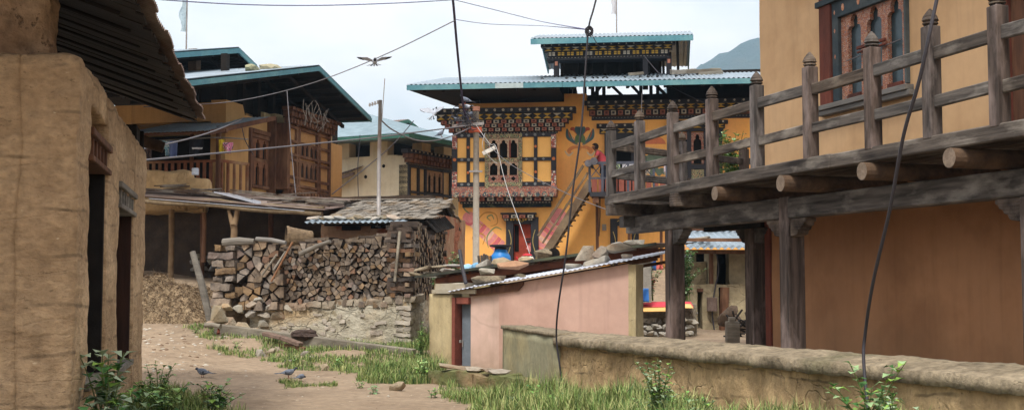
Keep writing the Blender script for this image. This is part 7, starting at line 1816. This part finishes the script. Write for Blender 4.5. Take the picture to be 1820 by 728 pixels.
# ================================================================ PERSON leaning on the landing railing
def skin_body(name, nodes, edges, m, parent=None, sub=2):
    me = bpy.data.meshes.new(name); me.from_pydata([n[0] for n in nodes], edges, []); o = bpy.data.objects.new(name, me); COL.objects.link(o)
    md = o.modifiers.new('Skin', 'SKIN'); me.skin_vertices or me.attributes
    bpy.context.view_layer.objects.active = o
    for i, n in enumerate(nodes):
        sv = me.skin_vertices[0].data[i]; sv.radius = n[1] if isinstance(n[1], tuple) else (n[1], n[1])
        sv.use_root = i == 0
    md.use_smooth_shade = True
    s = o.modifiers.new('Sub', 'SUBSURF'); s.levels = sub; s.render_levels = sub
    me.materials.append(m)
    if parent: o.parent = parent
    return o
try:
    fx = Sx(1072); base = C.w(fx, sy+.35, zf+.0)
    T = thing('person', 'dark haired person in a red top leaning over the landing railing of the yellow house', 'person', loc=base)
    T.rotation_euler.z = R(180)     # faces left of the picture
    SKIN = flat('skin', (140,94,70))
    # local +x = forward
    N_ = [((0,0,.92),(.13,.15)),((.03,0,1.08),(.12,.15)),((.12,0,1.27),(.12,.17)),((.20,0,1.41),(.08,.11)),((.23,0,1.45),.06),((.26,0,1.50),.075),((.295,0,1.575),.105),((.30,0,1.635),.085),
          ((.19,.19,1.38),.06),((.30,.23,1.15),.045),((.52,.15,1.10),.035),((.60,.12,1.10),.03),
          ((.19,-.19,1.38),.06),((.30,-.23,1.15),.045),((.52,-.15,1.10),.035),((.60,-.12,1.10),.03),
          ((-.02,.1,.85),.10),((.02,.1,.48),.065),((-.02,.1,.07),.045),((.10,.1,.04),.035),
          ((-.02,-.1,.85),.10),((.02,-.1,.48),.065),((-.02,-.1,.07),.045),((.10,-.1,.04),.035)]
    Ed = [(0,1),(1,2),(2,3),(3,4),(4,5),(5,6),(6,7),(3,8),(8,9),(9,10),(10,11),(3,12),(12,13),(13,14),(14,15),(0,16),(16,17),(17,18),(18,19),(0,20),(20,21),(21,22),(22,23)]
    for sd, w_ in ((.12,11),(-.12,15)):
        for k in range(5):
            i = len(N_); a = (k-2)*.25; L_ = .06 if k else .045
            N_.append(((.63, sd+(k-2)*.018, 1.085), .009)); N_.append(((.63+L_, sd+(k-2)*.024, 1.055), .007)); Ed += [(w_, i), (i, i+1)]
    skin_body('body', N_, Ed, SKIN, T)
    SH = [((0,0,.88),(.15,.18)),((.03,0,1.08),(.14,.175)),((.12,0,1.27),(.14,.19)),((.19,0,1.40),(.10,.13)),((.19,.19,1.38),.078),((.26,.215,1.24),.062),((.19,-.19,1.38),.078),((.26,-.215,1.24),.062)]
    skin_body('shirt', SH, [(0,1),(1,2),(2,3),(3,4),(4,5),(3,6),(6,7)], flat('red_shirt', (176,66,74)), T)
    PN = [((0,0,.90),(.145,.17)),((-.02,.1,.82),.115),((.02,.1,.48),.085),((-.02,.1,.12),.07),((-.02,-.1,.82),.115),((.02,-.1,.48),.085),((-.02,-.1,.12),.07)]
    skin_body('trousers', PN, [(0,1),(1,2),(2,3),(0,4),(4,5),(5,6)], flat('navy_trousers', (50,56,76)), T)
    mb = MB(); vs = []; bm = bmesh.new(); bmesh.ops.create_icosphere(bm, subdivisions=3, radius=.122)
    for v in list(bm.verts):
        if v.co.x > .035 and v.co.z < .045: bm.verts.remove(v)
    me = bpy.data.meshes.new('hair'); bm.to_mesh(me); bm.free(); me.materials.append(flat('black_hair', (24,20,20))); o = bpy.data.objects.new('hair', me); COL.objects.link(o); o.parent = T; o.location = (.285,0,1.595); o.modifiers.new('S','SOLIDIFY').thickness = .01
    mb = MB()
    for sd in (-1, 1): mb.tube([(.372, sd*.03, 1.59), (.39, sd*.03, 1.59)], .010, 8)
    mb.build('eye', BLK, T)
    mb = MB(); mb.prism([(.38,1.585),(.415,1.555),(.38,1.55)], -.014, .014); mb.build('nose', SKIN, T)
    mb = MB(); mb.box(.365,.385,-.024,.024,1.523,1.531); mb.build('mouth', flat('lip', (120,60,56)), T)
except Exception as ex: print('person', ex)

# ================================================================ SKY, SUN, AIR, CAMERA
w = bpy.data.worlds.new('World'); SC.world = w; w.use_nodes = True
N = w.node_tree.nodes; Lk = w.node_tree.links.new; bg = N['Background']
sky = N.new('ShaderNodeTexSky'); sky.sky_type = 'NISHITA'; sky.sun_disc = False; sky.sun_elevation = R(58); sky.sun_rotation = R(196); sky.air_density = 1.2; sky.dust_density = 3
tc = N.new('ShaderNodeTexCoord'); mp = N.new('ShaderNodeMapping'); mp.inputs['Scale'].default_value = (1.4,1.4,3.2); Lk(tc.outputs['Generated'], mp.inputs['Vector'])
nz_ = N.new('ShaderNodeTexNoise'); nz_.inputs['Scale'].default_value = 2.1; nz_.inputs['Detail'].default_value = 7; nz_.inputs['Roughness'].default_value = .55; Lk(mp.outputs[0], nz_.inputs['Vector'])
mr = N.new('ShaderNodeMapRange'); mr.inputs['From Min'].default_value = .34; mr.inputs['From Max'].default_value = .56; mr.inputs['To Min'].default_value = .45; mr.inputs['To Max'].default_value = 1; Lk(nz_.outputs['Fac'], mr.inputs['Value'])
n2 = N.new('ShaderNodeTexNoise'); n2.inputs['Scale'].default_value = 1.2; n2.inputs['Detail'].default_value = 6; Lk(mp.outputs[0], n2.inputs['Vector'])
cc = N.new('ShaderNodeMix'); cc.data_type = 'RGBA'; cc.inputs[6].default_value = (9.1,8.3,7.8,1); cc.inputs[7].default_value = (11.0,10.1,9.5,1)
m2 = N.new('ShaderNodeMapRange'); m2.inputs['From Min'].default_value = .35; m2.inputs['From Max'].default_value = .65; Lk(n2.outputs['Fac'], m2.inputs['Value']); Lk(m2.outputs[0], cc.inputs[0])
sx_ = N.new('ShaderNodeSeparateXYZ'); Lk(tc.outputs['Generated'], sx_.inputs[0]); me_ = N.new('ShaderNodeMapRange'); me_.inputs['From Min'].default_value = .12; me_.inputs['From Max'].default_value = .9; me_.inputs['To Min'].default_value = .78; me_.inputs['To Max'].default_value = 1.15; Lk(sx_.outputs[2], me_.inputs['Value'])
el_ = N.new('ShaderNodeVectorMath'); el_.operation = 'SCALE'; Lk(cc.outputs[2], el_.inputs[0]); Lk(me_.outputs[0], el_.inputs['Scale'])
mx = N.new('ShaderNodeMix'); mx.data_type = 'RGBA'; Lk(mr.outputs[0], mx.inputs[0]); Lk(sky.outputs[0], mx.inputs[6]); Lk(el_.outputs[0], mx.inputs[7]); Lk(mx.outputs[2], bg.inputs['Color'])
bg.inputs['Strength'].default_value = .12
sl = bpy.data.lights.new('Sun', 'SUN'); sl.energy = 2.5; sl.angle = R(12); sl.color = (1, .955, .88)
so = bpy.data.objects.new('Sun', sl); COL.objects.link(so); el, az = R(58), R(196)
dv = Vector((math.sin(az)*math.cos(el), math.cos(az)*math.cos(el), math.sin(el)))
so.rotation_euler = dv.to_track_quat('Z', 'Y').to_euler()
if HAZE:
    mb = MB(); mb.box(-3100, 3100, -450, 3100, -3, 760); o = mb.build('haze', []); o['kind'] = 'stuff'; o['label'] = 'thin bluish air over the valley'
    m = bpy.data.materials.new('haze_air'); m.use_nodes = True; nt = m.node_tree; nt.nodes.clear()
    ou = nt.nodes.new('ShaderNodeOutputMaterial'); v = nt.nodes.new('ShaderNodeVolumePrincipled'); v.inputs['Color'].default_value = (.50,.75,1,1); v.inputs['Density'].default_value = HAZE; v.inputs['Anisotropy'].default_value = 0
    nt.links.new(v.outputs[0], ou.inputs['Volume']); o.data.materials.append(m)
cam = bpy.data.cameras.new('Camera'); cam.sensor_width = 36; cam.lens = F/1820*36; cam.clip_end = 9000; cam.clip_start = .05
co = bpy.data.objects.new('Camera', cam); COL.objects.link(co); co.location = CAM; co.rotation_euler = (R(90)+TH, 0, 0); SC.camera = co
vs_ = SC.view_settings; SC.display_settings.display_device = 'sRGB'; vs_.view_transform = 'Standard'; vs_.look = 'None'; vs_.gamma = 1; vs_.exposure = EXPO; vs_.use_curve_mapping = False
SC.cycles.max_bounces = 6; SC.cycles.diffuse_bounces = 2; SC.cycles.volume_bounces = 0; SC.cycles.use_adaptive_sampling = True
SC.cycles.transparent_max_bounces = 4
